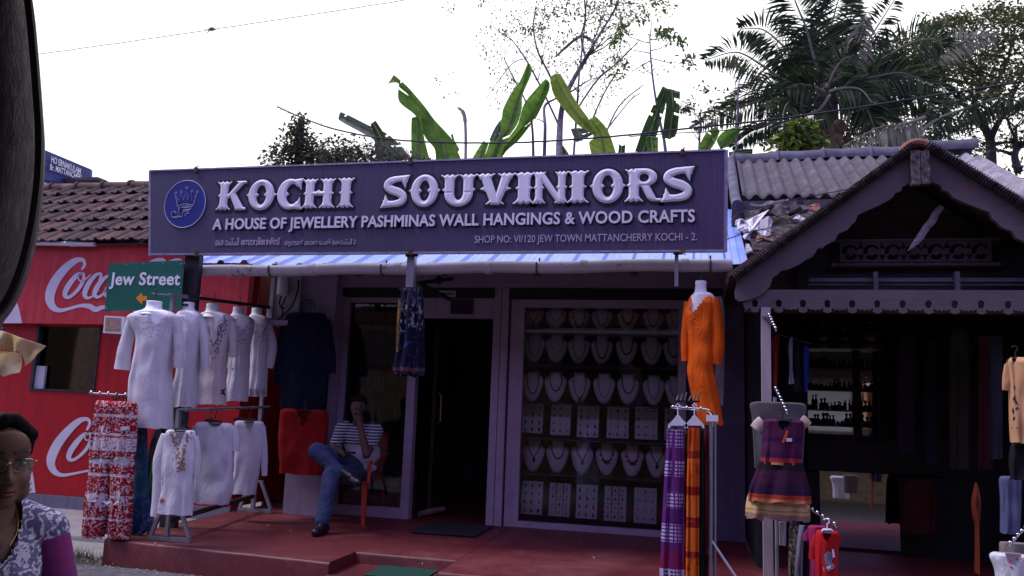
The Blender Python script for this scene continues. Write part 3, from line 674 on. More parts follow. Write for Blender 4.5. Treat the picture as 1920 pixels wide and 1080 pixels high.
# ================================================================== red painted shop on the left
CY = 7.8
M['red'] = dirt_mat('red_wall_paint', (.42, .012, .018), (.15, .014, .016), rough=.45, streak=.6, bump=.06)
M['red2'] = dirt_mat('red_board_paint', (.50, .035, .045), (.60, .10, .10), rough=.55, streak=.5, bump=.06)
red = thing('corner_shop', 'red painted corner shop with white script lettering, a dark window and a tiled roof', 'shop', (-7, 8.5, -.15))
rx1_ = XX(468, 540, CY); cx0 = -13
wxa, wxb, wza, wzb = XX(64, 670, CY), XX(184, 670, CY), ZZ(120, 731, CY), ZZ(120, 612, CY)
zs_ = ZZ(120, 607, 7.7); zt = ZZ(150, 459, 7.7); zp = ZZ(100, 928, CY)
mb = MB(); mb.box((cx0, CY, zp), (wxa, CY+.2, zs_+.1)); mb.box((wxb, CY, zp), (rx1_, CY+.2, zs_+.1)); mb.box((wxa+.001, CY, zp), (wxb-.001, CY+.2, wza)); mb.box((wxa+.001, CY, wzb), (wxb-.001, CY+.2, zs_+.1))
mb.box((rx1_-.2, CY+.203, zp), (rx1_, 11, 2.9)); rwall = put(mb, 'wall', M['red'], red)
mb = MB(); mb.box((cx0, CY-.02, -.6), (rx1_, CY+.21, zp-.003)); put(mb, 'plinth', dirt_mat('grey_plinth', (.17, .17, .22), (.07, .06, .06)), red)
mb = MB(); mb.box((cx0, CY-.1, zs_), (rx1_+.05, CY-.004, zt)); board = put(mb, 'fascia_board', M['red2'], red)
mb = MB(); mb.box((wxa-.25, CY+1.0, .4), (wxb+.25, CY+1.05, 2.3)); mb.box((wxa-.25, CY+.21, .4), (wxa-.2, CY+.99, 2.3)); put(mb, 'interior', M['dim'], red)
mb = MB(); mb.box((wxa+.002, CY+.06, wza+.002), (wxb-.002, CY+.066, wzb-.002)); wno = put(mb, 'window_pane', M['glass'], red)
mb = MB()
for x0, x1 in ((wxa-.004, wxa+.035), (wxb-.02, wxb+.004)): mb.box((x0, CY-.012, wza-.02), (x1, CY+.05, wzb+.01))
mb.box((wxa+.036, CY-.012, wza-.02), (wxb-.021, CY+.05, wza+.004)); put(mb, 'window_frame', M['dark_metal'], red)
mb = MB(); a = at(66, 686, CY+.03); b = at(80, 729, CY+.03); mb.box((a.x+.02, CY+.012, b.z), (b.x+.02, CY+.04, a.z)); put(mb, 'shutter_strip', mat('pale_strip', (.45, .45, .5), .6, var=.15), red)
# script lettering, painted on board and wall
def zpx(p, k, ox, oy): return [(ox+x/k, oy+y/k, w/k) for x, y, w in p]
C1 = [(556, 232, 16), (572, 205, 20), (566, 176, 24), (540, 168, 30), (495, 185, 44), (435, 235, 54), (380, 305, 62), (345, 380, 66), (338, 440, 60), (360, 490, 46), (405, 511, 28), (470, 499, 20), (545, 480, 22), (605, 484, 34), (645, 505, 36), (690, 492, 26), (760, 480, 20)]
O1 = [(565, 262, 14), (530, 268, 26), (488, 310, 34), (452, 365, 36), (440, 405, 32), (458, 424, 22), (495, 405, 22), (540, 355, 24), (566, 300, 22), (565, 268, 16), (545, 262, 12), (530, 285, 10), (540, 310, 9), (575, 305, 9), (612, 270, 8)]
C2 = [(672, 308, 14), (684, 280, 20), (676, 262, 16), (640, 280, 26), (598, 335, 34), (574, 395, 34), (585, 425, 24), (620, 420, 12), (668, 375, 8)]
A1 = [(735, 275, 14), (700, 300, 26), (660, 350, 34), (640, 400, 30), (660, 422, 20), (700, 400, 16), (725, 360, 24), (715, 405, 24), (740, 425, 16), (775, 400, 10)]
def script(strokes, k, ox, oy, Y, dx=0, dy=0, ex=1):
    mb = MB()
    for s in strokes:
        q = [((x+dx), (y+dy), w*ex) for x, y, w in s]; P = zpx(smooth_path(q, 7), k, ox, oy); pts = brush(P, 1)
        # one strip of quads, front and back
        n = len(P); fr = []
        L = pts[:n]; Rr = pts[n:][::-1]
        rows = [[at(*l, Y)+Vector((0, -.004, 0)), at(*r, Y)+Vector((0, -.004, 0))] for l, r in zip(L, Rr)]
        mb.grid(rows)
        Y -= .0007
        for (x, y, w) in (P[0], P[-1]):
            mb.prism([(lambda q: (q.x, q.z))(at(x+w/2*math.cos(a), y+w/2*math.sin(a), Y)) for a in np.linspace(0, 6.28, 11)[:-1]], Y-.004, Y-.0035)
            Y -= .0007
    return mb
m_scr = mat('script_white', (.62, .60, .68), .5, var=.06)
mb = script([C1, O1, C2, A1], 3.6, 0, 440, CY-.1)
CL = [(x+545, y+4, w) for x, y, w in C1[:12]]; LL = [(1130, 420, 14), (1105, 380, 26), (1150, 280, 30), (1215, 205, 26), (1230, 178, 14), (1190, 168, 16), (1120, 200, 20), (1090, 240, 10)]
AA = [(1310, 280, 14), (1270, 300, 26), (1235, 355, 34), (1225, 410, 26), (1255, 420, 16), (1300, 370, 24), (1330, 355, 30), (1300, 415, 26), (1320, 440, 16), (1352, 415, 10)]
m2 = script([CL, LL, AA], 3.6, 0, 440, CY-.108); mb.add(m2.v, m2.f); put(mb, 'script_lettering', m_scr, board)
C3 = [(492, 255, 14), (506, 225, 16), (500, 203, 18), (478, 197, 22), (440, 212, 34), (385, 262, 44), (330, 330, 52), (295, 400, 54), (288, 450, 46), (308, 492, 34), (350, 512, 20), (410, 505, 14), (480, 491, 12), (560, 478, 14), (640, 470, 20)]
O3 = [(508, 278, 12), (475, 284, 20), (435, 325, 30), (400, 375, 32), (388, 412, 28), (404, 428, 18), (440, 412, 16), (485, 368, 18), (510, 318, 18), (508, 284, 12), (490, 276, 8), (478, 300, 7), (490, 316, 7), (525, 305, 7)]
mb = script([C3, O3], 3.0, 0, 720, CY); put(mb, 'script_lettering', m_scr, rwall)
mb = MB(); mb.prism(pp([(29, 555), (36, 580), (42, 606), (-20, 606), (-20, 555), (10, 548)], CY-.1), CY-.1033, CY-.1); put(mb, 'bottle_mark', m_scr, board)
mb = MB(); mb.prism(pp([(58, 872), (63, 895), (67, 924), (-30, 922), (-30, 860)], CY), CY-.0033, CY-.0003); put(mb, 'bottle_mark', m_scr, rwall)
# white conduit and trim along the eave
mb = MB(); mb.tube([at(30, 455, 7.62), at(178, 458, 7.62)], .028, 12); mb.tube([at(132, 457, 7.62), at(143, 457, 7.62)], .034, 12); put(mb, 'eave_pipe', M['white'], red, smooth=True)
mb = MB(); mb.box((cx0, CY-.12, zt+.002), (rx1_+.05, CY+.02, zt+.03)); put(mb, 'eave_trim', mat('grey_trim', (.3, .28, .33), .6), red)
def tiled(mb, x0, x1, y0, z0, y1, z1, rows, tw=.235, seed=0, jit=.012):
    rng = random.Random(seed); sl = math.hypot(y1-y0, z1-z0); d = Vector((0, (y1-y0)/sl, (z1-z0)/sl)); nr = Vector((0, -d.z, d.y)); L = sl/rows
    for r in range(rows):
        x = x0+(tw*.5 if r % 2 else 0)
        while x < x1:
            j = rng.uniform(-jit, jit); tw2 = tw+rng.uniform(-.004, .004); lift = rng.uniform(0, jit*.7); g = []
            for i in range(3):
                s = i/2; o = Vector((x+j, y0, z0))+d*(L*(r+s*1.12)-.02)+nr*(.034*(1-s)+lift)
                g.append([o+Vector((tw2*u, 0, 0))+nr*h for u, h in ((0, .030), (.08, .032), (.2, .004), (.42, .0), (.55, .016), (.68, .002), (.85, .004), (.95, .028), (1.0, .024))])
            # front lip gives each tile its thickness
            g.insert(0, [p-nr*.016 for p in g[0]]); mb.grid(g); x += tw
    return mb
t = NT('clay_tile'); v = t.coord('Object', (1/.235, 3, 3)); vo = t.n('TexVoronoi'); vo.inputs['Scale'].default_value = 1; t.l(v, vo.inputs['Vector'])
o = t.coord('Object'); c = t.ramp(vo.outputs['Color'], [(.15, (.055, .031, .028)), (.5, (.095, .045, .037)), (.85, (.16, .075, .06))])
c = t.mix(t.ramp(t.noise(o, 4, 8, .7), [(.42, (0, 0, 0)), (.62, (.85,)*3)]), c, (.035, .030, .030)); c = t.mix(t.ramp(t.noise(o, 14, 5, .7), [(.62, (0, 0, 0)), (.7, (.5,)*3)]), c, (.3, .24, .22))
t.base(c); t.b.inputs['Roughness'].default_value = .9; t.bump(t.noise(o, 45, 5), .4); M['tile'] = t.m
ey, ez = 7.6, ZZ(160, 454, 7.6)+.0; ry, rz = 9.1, ZZ(180, 352, 9.1)
mb = MB(); tiled(mb, -13, -4.86, ey, ez, ry, rz, 6, seed=4); roof = put(mb, 'roof', M['tile'], red, recalc=False)
mb = MB(); mb.add([(-13, ey+.02, ez-.02), (-4.86, ey+.02, ez-.02), (-4.86, ry, rz-.02), (-13, ry, rz-.02), (-13, ry+1.5, ez), (-4.86, ry+1.5, ez)], [(0, 1, 2, 3), (3, 2, 5, 4)]); put(mb, 'roof_underside', M['dim'], red)
for k in range(11):
    mb = MB(); x0 = -9.6+k*.42; rows = []
    for x, r in ((x0, .085), (x0+.36, .075), (x0+.40, .10), (x0+.43, .10)): rows.append([(x, ry+math.cos(a)*r*1.2, rz-.01+math.sin(a)*r) for a in np.linspace(-.3, math.pi+.3, 12)])
    mb.grid(rows); mb.solid(.012); put(mb, 'ridge_tile', M['tile'], roof, smooth=True)

# lean-to roof seen through the gap, alley behind
lt = thing('lean_to_shed', 'old shed with a reddish tiled roof glimpsed in the gap beside the meter board', 'shed', (-4.4, 9.8, -.2))
mb = MB(); tiled(mb, -5.2, -3.9, 9.2, ZZ(500, 560, 9.2), 10.2, ZZ(500, 518, 10.2)+.1, 4, seed=9); put(mb, 'roof', mat('brick_red_tile', (.20, .085, .06), .9, var=.5, scale=9), lt, recalc=False)
mb = MB(); mb.box((-5.2, 9.5, -.5), (-3.9, 9.6, ZZ(500, 560, 9.2)+.02)); put(mb, 'wall', M['dim'], lt)
mbd = thing('meter_board', 'pale electric meter board with a white meter and black cables beside the lilac wall', 'meter board', tuple(at(538, 600, 7.62)))
a, b = at(513, 522, 7.66), at(561, 598, 7.66); mb = MB(); mb.box((a.x, 7.64, b.z), (b.x, 7.69, a.z+.1)); mb.box((a.x-.001, 7.615, b.z), (a.x+.04, 7.638, a.z+.1)); put(mb, 'board', mat('pale_board', (.36, .35, .36), .7, var=.15, scale=4), mbd)
mb = MB(); q = at(531, 530, 7.58); mb.lathe([(.052, 0), (.056, .01), (.056, .16), (.05, .17), (.05, .19)], (q.x, 7.575, at(531, 553, 7.58).z), 16); put(mb, 'meter', M['white'], mbd, smooth=True)
mb = MB()
for pts in ([(527, 555), (524, 570), (530, 582), (528, 596)], [(536, 556), (532, 566), (528, 575), (534, 578)], [(560, 525), (558, 545), (548, 572), (532, 590), (520, 598)]):
    mb.tube([at(x, y, 7.6) for x, y, *_ in smooth_path(pts, 4)], .009, 6)
put(mb, 'cable', M['black'], mbd)
mb = MB(); a, b = at(513, 600, 7.6), at(548, 612, 7.6); mb.box((a.x, 7.5, b.z), (b.x, 7.7, a.z-.01)); put(mb, 'shelf', M['lilac_frame'], mbd)

# ================================================================== street sign, speckled box, billboard
JY = 6.34
q = [at(205, 494, JY), at(344, 488, JY), at(340, 580, JY), at(196, 584, JY)]
js = thing('street_sign', 'green street sign with white letters and an orange arrow pointing left', 'street sign', tuple((q[2]+q[3])/2))
mb = MB(); mb.prism([(p.x, p.z) for p in q], JY, JY+.006); plate = put(mb, 'plate', mat('sign_green', (.004, .115, .075), .45, var=.12, scale=4), js)
mb = MB(); text(mb, 'Jew Street', plane_map(205, 534, 337, 534, 24, JY-.001), .022, .003, spacing=1.04); put(mb, 'lettering', M['white_paint'], js)
mb = MB(); mb.prism(pp([(255, 559), (266, 549), (268, 555), (276, 555), (276, 564), (268, 564), (267, 571)], JY-.001), JY-.004, JY-.001); put(mb, 'arrow', mat('arrow_orange', (.75, .26, .015), .5, var=.05), js)
mb = MB()
for x, y in ((237, 496), (270, 495), (306, 493), (340, 495), (203, 535), (339, 539), (200, 578)): p = at(x, y, JY); mb.ball((p.x, JY-.002, p.z), .006, 6, 4)
put(mb, 'rivets', M['rail_metal'], js)
mb = MB(); mb.bar(at(300, 500, JY+.03), at(352, 500, JY+.03), .02); mb.bar(at(290, 570, JY+.03), at(352, 572, JY+.03), .02); put(mb, 'bracket', M['dark_metal'], js)
BYY = 6.28; bx = thing('light_box', 'small white box with a speckled brown panel under the green street sign', 'box', tuple(at(214, 626, BYY)))
mb = MB(); mb.prism(pp([(196, 592), (233, 594), (232, 626), (193, 624)], BYY), BYY, BYY+.08); put(mb, 'case', M['white'], bx)
mb = MB(); mb.prism(pp([(199, 595), (227, 596), (226, 621), (197, 620)], BYY), BYY-.004, BYY-.001); put(mb, 'panel', mat('speckled', (.34, .22, .17), .8, var=.4, scale=40), bx)
# far blue billboard on a cream building
bb = thing('billboard', 'faded blue rooftop billboard with white branch lettering beyond the tiled roof', 'billboard', (-13.5, 14, 4.5))
tl, tr = at(48, 266, 13.2), at(170, 317, 15.2); bl, br = at(48, 333, 13.2), at(169, 349, 15.2)
mb = MB(); bk = Vector((-.05, .12, 0)); mb.add([tl, tr, br, bl, tl+bk, tr+bk, br+bk, bl+bk], [(0, 1, 2, 3), (7, 6, 5, 4), (0, 4, 5, 1), (1, 5, 6, 2), (2, 6, 7, 3), (3, 7, 4, 0)])
put(mb, 'panel', dirt_mat('faded_blue', (.018, .030, .16), (.03, .035, .10), rough=.6, streak=.4), bb)
def bmap(x0, y0, x1, y1, h):
    def f(u, v, w):
        px = x0+(x1-x0)*u; py = y0+(y1-y0)*u-v*h*(1-.12*u); d = ray(px, py); n = (tr-tl).cross(bl-tl); k = n.dot(tl-Vector((0, 0, CZ)))/n.dot(d); return Vector((0, 0, CZ))+d*(k*.994-w)
    return f
mb = MB(); text(mb, 'HO ERNAKULAM', bmap(96, 304, 152, 327, 13), .012, .01, shear=.15); put(mb, 'lettering', m_txt, bb)
mb = MB(); text(mb, 'Br. MATTANCHERI', bmap(94, 318, 153, 338, 12), .012, .01, shear=.15); put(mb, 'lettering', m_txt, bb)
mb = MB(); text(mb, 'S', bmap(70, 306, 85, 311, 27), .06, .01); put(mb, 'lettering', m_txt, bb)
mb = MB(); a = at(52, 338, 14.6); b = at(112, 356, 15.0); mb.box((a.x-4, 14.6, -.6), (b.x, 17, a.z+.02)); bs = put(mb, 'far_building', dirt_mat('cream_wall', (.55, .5, .48), (.3, .26, .24)), label='cream wall of a far building under the blue billboard', cat='building')
mb = MB(); a = at(96, 341, 14.55); mb.box((a.x, 14.3, a.z-.06), (b.x+1.6, 14.58, a.z)); put(mb, 'ledge', M['dim'], bs)

# ================================================================== carved gable shop on the right
GY = 6.1
gs = thing('gabled_shop', 'open fronted shop under a dark carved wooden gable with scalloped bargeboards', 'shop', (1.56, 7.5, 0))
t = NT('weathered_mauve_wood'); v = t.coord('Object'); vs = t.coord('Object', (1.5, 4, 14))
c = t.ramp(t.noise(v, 3, 6), [(.3, (.080, .062, .074)), (.7, (.122, .094, .108))]); c = t.mix(t.ramp(t.noise(vs, 2.5, 6), [(.45, (0, 0, 0)), (.8, (.5,)*3)]), c, (.075, .052, .065))
c = t.mix(t.ramp(t.noise(v, 4.5, 3, .5), [(.66, (0, 0, 0)), (.72, (.8,)*3)]), c, (.14, .055, .04)); t.base(c); t.b.inputs['Roughness'].default_value = .75; t.bump(t.noise(vs, 6, 5), .25); M['mauve'] = t.m
M['dark_wood'] = mat('dark_stained_wood', (.048, .033, .034), .7, var=.35, scale=5, stretch=(1, 4, 10), bump=.2)
M['carved'] = mat('mossy_carving', (.045, .035, .037), .9, var=.6, scale=18, bump=.6, bscale=60)
apx = at(1725, 275, GY); ax = apx.x
LB = [(1715, 277), (1650, 322), (1560, 388), (1470, 455), (1383, 520), (1378, 545), (1379, 560), (1386, 565), (1406, 562), (1428, 552), (1442, 539), (1446, 531), (1449, 520), (1458, 515), (1463, 508), (1480, 504), (1500, 495), (1512, 486), (1523, 482), (1535, 464), (1541, 466), (1549, 459), (1566, 450), (1572, 438), (1590, 430), (1598, 420), (1604, 415), (1609, 402), (1632, 392), (1650, 384), (1672, 372), (1680, 361), (1690, 358), (1692, 350), (1703, 344), (1715, 340)]
pl = pp(LB, GY); mb = MB(); mb.prism(pl, GY, GY+.045); put(mb, 'bargeboard', M['mauve'], gs)
mb = MB(); mb.prism([(2*ax-x, z) for x, z in pl][::-1], GY, GY+.045); put(mb, 'bargeboard', M['mauve'], gs)
L0, L1 = at(1376, 522, GY-.03), at(1716, 272, GY-.03)
for s in (1, -1):
    mb = MB(); n = 70
    for k in range(n):
        p = L0.lerp(L1, k/n); q = L0.lerp(L1, (k+.92)/n); d = (q-p); nz = Vector((-d.z, 0, d.x)).normalized()
        rows = []
        for i in range(6):
            u = i/5; w = .030+.005*math.sin(u*math.pi); c0 = p.lerp(q, u); y = GY-.05-.016*math.sin(u*math.pi*2+k)
            rows.append([c0-nz*.03+Vector((0, .06, 0)), c0-nz*.03+Vector((0, y-GY+.03, 0)), c0+nz*(w*.2)+Vector((0, y-GY+.01, 0)), c0+nz*w+Vector((0, y-GY+.03, 0)), c0+nz*w+Vector((0, .12, 0))])
        mb.grid(rows)
    if s < 0: mb.v = [(2*ax-x, y, z) for x, y, z in mb.v]
    put(mb, 'carved_edge', M['carved'], gs, smooth=True)
# roof planes behind the bargeboards with tile lips
mb = MB()
for s in (1, -1):
    a, b = L0+Vector((-.05, 0, .0)), L1+Vector((.04, 0, .02)); f = lambda p: (ax+(p.x-ax)*s, p.y, p.z)
    g = []
    for k in range(13):
        p = a.lerp(b, k/12); g.append([f(p+Vector((0, y, .035))) for y in (.0, .8, 1.6, 2.4)])
    mb.grid(g)
mb.solid(.03); put(mb, 'gable_roof', M['tile'], gs, recalc=True)
mb = MB(); a, b = at(1708, 282, GY-.07), at(1745, 345, GY-.07); mb.box((a.x, GY-.07, b.z), ((a.x+b.x)/2-.003, GY-.005, a.z)); mb.box(((a.x+b.x)/2+.003, GY-.07, b.z+.004), (b.x, GY-.005, a.z-.006))
put(mb, 'apex_block', mat('lichened_wood', (.10, .085, .085), .9, var=.8, scale=22, bump=.5), gs)
mb = MB(); mb.tube([at(x, y, GY-.02) for x, y, *_ in smooth_path([(1688, 292), (1697, 276), (1712, 268), (1728, 268), (1740, 274), (1738, 284)], 4)], [.02+.012*math.sin(i/20*3.1) for i in range(21)], 8); mb.ball(at(1738, 272, GY-.02), .03, 8, 6); put(mb, 'finial', mat('terracotta', (.26, .10, .065), .85, var=.35, scale=12), gs, smooth=True)
# gable wall with pierced fretwork
mb = MB(); mb.prism([(ax-1.2, 2.12), (ax+1.2, 2.12), (ax+.05, 3.0), (ax-.05, 3.0)], 6.62, 6.66); gw = put(mb, 'gable_wall', M['dark_wood'], gs)
fz0, fz1 = ZZ(1700, 492, 6.5), ZZ(1700, 453, 6.5); fx0_, fx1_ = XX(1574, 475, 6.5), XX(1858, 475, 6.5)
mb = MB(); hh = fz1-fz0; polys = [[(fx0_, fz0), (fx1_, fz0), (fx1_, fz1), (fx0_, fz1)]]; n = 7
for k in range(n):
    c = fx0_+(fx1_-fx0_)*(k+.5)/n; r = hh*.36; w = (fx1_-fx0_)/n
    polys.append([(c+r*math.cos(a), fz0+hh/2+r*math.sin(a)) for a in np.linspace(R(200), R(20), 14)]+[(c+r*.62*math.cos(a)+.008, fz0+hh/2+r*.62*math.sin(a)) for a in np.linspace(R(20), R(200), 14)])
    polys.append([(c+r*.9*math.cos(a), fz0+hh/2+r*.9*math.sin(a)-.012) for a in np.linspace(R(340), R(215), 9)]+[(c+r*.45*math.cos(a), fz0+hh/2+r*.45*math.sin(a)-.004) for a in np.linspace(R(215), R(340), 9)])
    if k < n-1:
        for s in (1, -1): polys.append([(c+w/2-.022, fz0+hh/2+s*.024), (c+w/2, fz0+hh/2+s*.075), (c+w/2+.022, fz0+hh/2+s*.024)][::s])
flat(mb, polys, 6.5, .02); put(mb, 'fretwork', mat('dark_fretwork', (.062, .046, .052), .75, var=.25), gs)
mb = MB(); mb.box((fx0_-.06, 6.49, fz0-.03), (fx1_+.06, 6.55, fz0-.004)); mb.box((fx0_-.06, 6.49, fz1+.004), (fx1_+.06, 6.55, fz1+.02))
for k in range(60): x = fx0_+(fx1_-fx0_)*k/59; mb.box((x-.006, 6.475, fz0-.028), (x+.006, 6.488, fz0-.008))
put(mb, 'fretwork_rail', M['mauve'], gs)
mb = MB(); mb.box((fx0_-.3, 6.56, 2.10), (fx1_+.4, 6.6, fz0-.035)); mb.box((fx0_-.3, 6.56, fz0-.03), (fx0_-.07, 6.6, fz1)); mb.box((fx1_+.07, 6.56, fz0-.03), (fx1_+.4, 6.6, fz1)); put(mb, 'fretwork_backing', M['black'], gs)
# horizontal slats under the gable
mb = MB()
for k, (y0, y1) in enumerate(((522, 529), (531, 535))):
    a = at(1516, y0, 6.35); b = at(1516, y1, 6.35); mb.box((a.x, 6.33+.02*k, b.z), (ax+1.3, 6.37+.02*k, a.z))
for px in (1636, 1788): a = at(px, 516, 6.32); mb.box((a.x, 6.28, a.z-.14), (a.x+.03, 6.325, a.z+.02))
put(mb, 'slats', mat('silvered_wood', (.10, .088, .11), .7, var=.25, scale=6), gs)
# scalloped fascia with keyholes
fa = at(1440, 543, GY+.02); fxs = XX(1386, 560, GY+.02); fxe = ax+1.28; zt_ = fa.z; pitch = .168; zb = ZZ(1600, 583, GY+.02)
prof = [(fxs, zt_-.03), (fxs+.2, zt_), (fxe, zt_)]; x = fxe; low = []
k = 0
while x > fxs+.1:
    low += [(x, zb-.0), (x-.012, zb+.012), (x-.03, zb+.006), (x-.055, zb+.02), (x-pitch/2+.03, zb-.006), (x-pitch/2, zb-.018), (x-pitch/2-.03, zb-.006), (x-pitch+.055, zb+.02), (x-pitch+.03, zb+.006), (x-pitch+.012, zb+.012)]; x -= pitch
prof += low; holes = []; x = fxe-pitch/2
while x > fxs+.08:
    h = zb+.055; holes.append([(x-.02, h-.012), (x-.014, h-.03), (x+.014, h-.03), (x+.02, h-.012), (x+.022, h+.006), (x+.012, h+.022), (x, h+.026), (x-.012, h+.022), (x-.022, h+.006)]); x -= pitch
mb = MB(); flat(mb, [prof]+holes, GY+.045, .025); put(mb, 'fascia', M['mauve'], gs)
mb = MB(); mb.box((fxs+.05, GY+.1, zb+.0), (fxe, GY+.2, zt_-.02)); put(mb, 'beam', M['dark_wood'], gs)
pz = ZZ(1436, 598, GY+.05); p0, p1 = XX(1428.5, 700, GY), XX(1446, 700, GY); mb = MB(); mb.box((p0, GY, .001), (p1, GY+.066, zb+.02)); post = put(mb, 'post', mat('pale_post', (.36, .30, .33), .6, var=.12, stretch=(3, 3, .5)), gs)
mb = MB(); q = at(1441, 606, GY-.01); mb.prism([(q.x-.045, q.z+.05), (q.x+.03, q.z+.05), (q.x+.03, q.z-.02)], GY-.02, GY-.004); put(mb, 'corner_bracket', M['mauve'], post)
# shop shell: side walls, ceiling, back
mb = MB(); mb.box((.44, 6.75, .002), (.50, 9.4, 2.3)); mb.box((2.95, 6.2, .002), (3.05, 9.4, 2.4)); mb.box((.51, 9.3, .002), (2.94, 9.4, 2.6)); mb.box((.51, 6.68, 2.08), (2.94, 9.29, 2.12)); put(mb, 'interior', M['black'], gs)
# corrugated sheet roof and ridge behind the gable
cy0, cz0 = 7.75, ZZ(1480, 369, 7.75); cy1, cz1 = 9.0, ZZ(1480, 297, 9.0)
def corr(mb, x0, x1, y0, z0, y1, z1, pitch=.125, amp=.024, seed=0, t=.006):
    xs = np.arange(x0, x1, pitch/10); rows = []
    for i in range(9):
        s = i/8; rows.append([(x, lerp(y0, y1, s)+(.02*noise.noise(Vector((x*2, seed, 0))) if i == 0 else 0), lerp(z0, z1, s)+amp*math.cos(2*math.pi*(x-x0)/pitch)+.006*noise.noise(Vector((x*1.5, s*3, seed)))) for x in xs])
    mb.grid(rows); m = MB(); m.add(mb.v, mb.f); m.solid(t); mb.v, mb.f, mb.mi = m.v, m.f, m.mi; return mb
t = NT('asbestos_sheet'); v = t.coord('Object'); c = t.ramp(t.noise(v, 5, 7, .7), [(.3, (.06, .052, .062)), (.55, (.11, .097, .108)), (.75, (.19, .175, .185))]); c = t.mix(t.ramp(t.noise(v, 30, 5, .8), [(.5, (0, 0, 0)), (.62, (.7,)*3)]), c, (.05, .045, .045))
t.base(c); t.b.inputs['Roughness'].default_value = .95; t.bump(t.noise(v, 60, 4), .4); M['asb'] = t.m
mb = MB(); corr(mb, .40, 2.24, cy0, cz0, cy1, cz1); put(mb, 'corrugated_sheet', M['asb'], gs, smooth='all')
m_asb2 = mat('pale_sheet', (.25, .23, .25), .9, var=.35, scale=7, bump=.3)
mb = MB(); corr(mb, 2.27, 2.85, cy0-.45, cz0-.16, cy1, cz1-.02, pitch=.15, seed=3); put(mb, 'corrugated_sheet', m_asb2, gs, smooth='all')
mb = MB(); corr(mb, .1, 2.8, cy1+.06, cz1-.01, cy1+2.4, cz1-1.2, seed=5); put(mb, 'corrugated_sheet', M['asb'], gs, smooth='all')
m_rid = mat('ridge_cement', (.095, .088, .125), .8, var=.3, scale=8, bump=.3)
for x0, x1, dz in ((.33, .82, 0), (.80, 1.30, .01), (1.28, 1.78, .02), (1.76, 2.26, .02), (2.32, 2.84, .07)):
    mb = MB(); rows = []
    for x, r in ((x0, .06), (x0+.04, .09), (x0+.06, .075), ((x0+x1)/2, .07), (x1, .075)): rows.append([(x, cy1+.03+math.cos(a)*r*1.6, cz1-.03+dz+math.sin(a)*r*1.5+.006*noise.noise(Vector((x*9, a, 0)))) for a in np.linspace(-.2, math.pi+.2, 12)])
    mb.grid(rows); mb.solid(.012); put(mb, 'ridge_cap', m_rid, gs, smooth=True)
mb = MB(); a = at(1361, 300, 7.6); b = at(1378, 385, 7.6)
tube = [(.335, y, z) for y, z in ((7.4, cz0-.16), (7.8, cz0+.02), (8.4, (cz0+cz1)/2+.02), (9.0, cz1))]; mb.tube(tube, .05, 10); put(mb, 'flashing', m_rid, gs, smooth=True)
mb = MB(); mb.box((.3, 7.72, 2.95), (3.0, 7.8, cz0-.04)); put(mb, 'eave_wall', M['dim'], gs)
# lower roof with debris
mb = MB(); g = [[(x, y, 2.42+(y-6.4)*.50+.025*noise.noise(Vector((x*5, y*5, 2)))) for x in np.linspace(.41, min(1.5, .27+(2.42+(y-6.4)*.50-2.2)/.81), 24)] for y in np.linspace(6.45, 7.72, 22)]; mb.grid(g); mb.solid(.02); put(mb, 'valley_roof', mat('grimy_valley', (.055, .045, .05), .95, var=.8, scale=9, bump=.6), gs)
def vz_(y): return 2.43+(y-6.4)*.50
def shard(px, py, w, h, rot, m, lab, name='broken_tile', cat='tile', Y=7.0, curl=.05):
    c = at(px, py, Y); mb = MB(); rows = []
    for i in range(9):
        r = []
        for j in range(9):
            u, v = (j/8-.5)*w, (i/8-.5)*h; x = u*math.cos(rot)-v*math.sin(rot); z = u*math.sin(rot)+v*math.cos(rot)
            k = 1+.25*noise.noise(Vector((u*20, v*20, px)))
            r.append(c+Vector((x*k, z*.6+curl*noise.noise(Vector((u*14+px, v*14, 1))), z*.55*k+curl*noise.noise(Vector((u*11, v*13+py, 4))))))
        rows.append(r)
    mb.grid(rows); mb.solid(.012); return put(mb, name, m, label=lab, cat=cat)
shard(1411, 428, .22, .30, .3, mat('white_polythene', (.62, .6, .64), .4, var=.2, scale=20), 'crumpled white plastic sheet on the debris strewn valley roof', 'plastic_sheet', 'plastic sheet', 6.85, .10)
shard(1432, 448, .12, .07, .2, mat('brown_card', (.22, .12, .085), .9, var=.3), 'torn brown cardboard lying over the white plastic sheet on the roof', 'cardboard', 'cardboard', 6.62, .05)
shard(1420, 470, .19, .10, -.1, M['white'], 'crushed white packet lowest in the rubbish on the valley roof', 'packet', 'rubbish', 6.62, .07)
shard(1523, 392, .14, .13, .1, mat('red_shard', (.34, .13, .09), .9, var=.3), 'red broken roof tile below the corrugated sheet', Y=7.35, curl=.03)
shard(1502, 412, .11, .06, -.5, M['white'], 'small white shard beside the broken red tile on the roof', 'shard', 'rubbish', 7.15, .04)
shard(1470, 392, .42, .22, .25, mat('grey_shard', (.085, .075, .09), .95, var=.5), 'large grey broken sheet under the corrugated eave', 'broken_sheet', 'roof sheet', 7.25, .08)
shard(1440, 385, .3, .12, .1, m_rid, 'mauve cement sheet piece beside the blue roof end', 'broken_sheet', 'roof sheet', 7.35, .03)
mb = MB(); rng = random.Random(12)
for k in range(70):
    p = at(rng.uniform(1395, 1560), rng.uniform(375, 470), 7.0); p.y = rng.uniform(6.6, 7.5); p.z = vz_(p.y)+rng.uniform(.02, .1); d = Vector((rng.gauss(0, 1), rng.gauss(0, .5), rng.gauss(.2, .6))).normalized()*rng.uniform(.05, .22)
    mb.tube([p, p+d*.5+Vector((0, 0, .01)), p+d], .003, 4)
put(mb, 'dry_twigs', mat('twig', (.14, .11, .09), .95, var=.4), kind='stuff', label='dry twigs and straw scattered on the valley roof', cat='twigs')
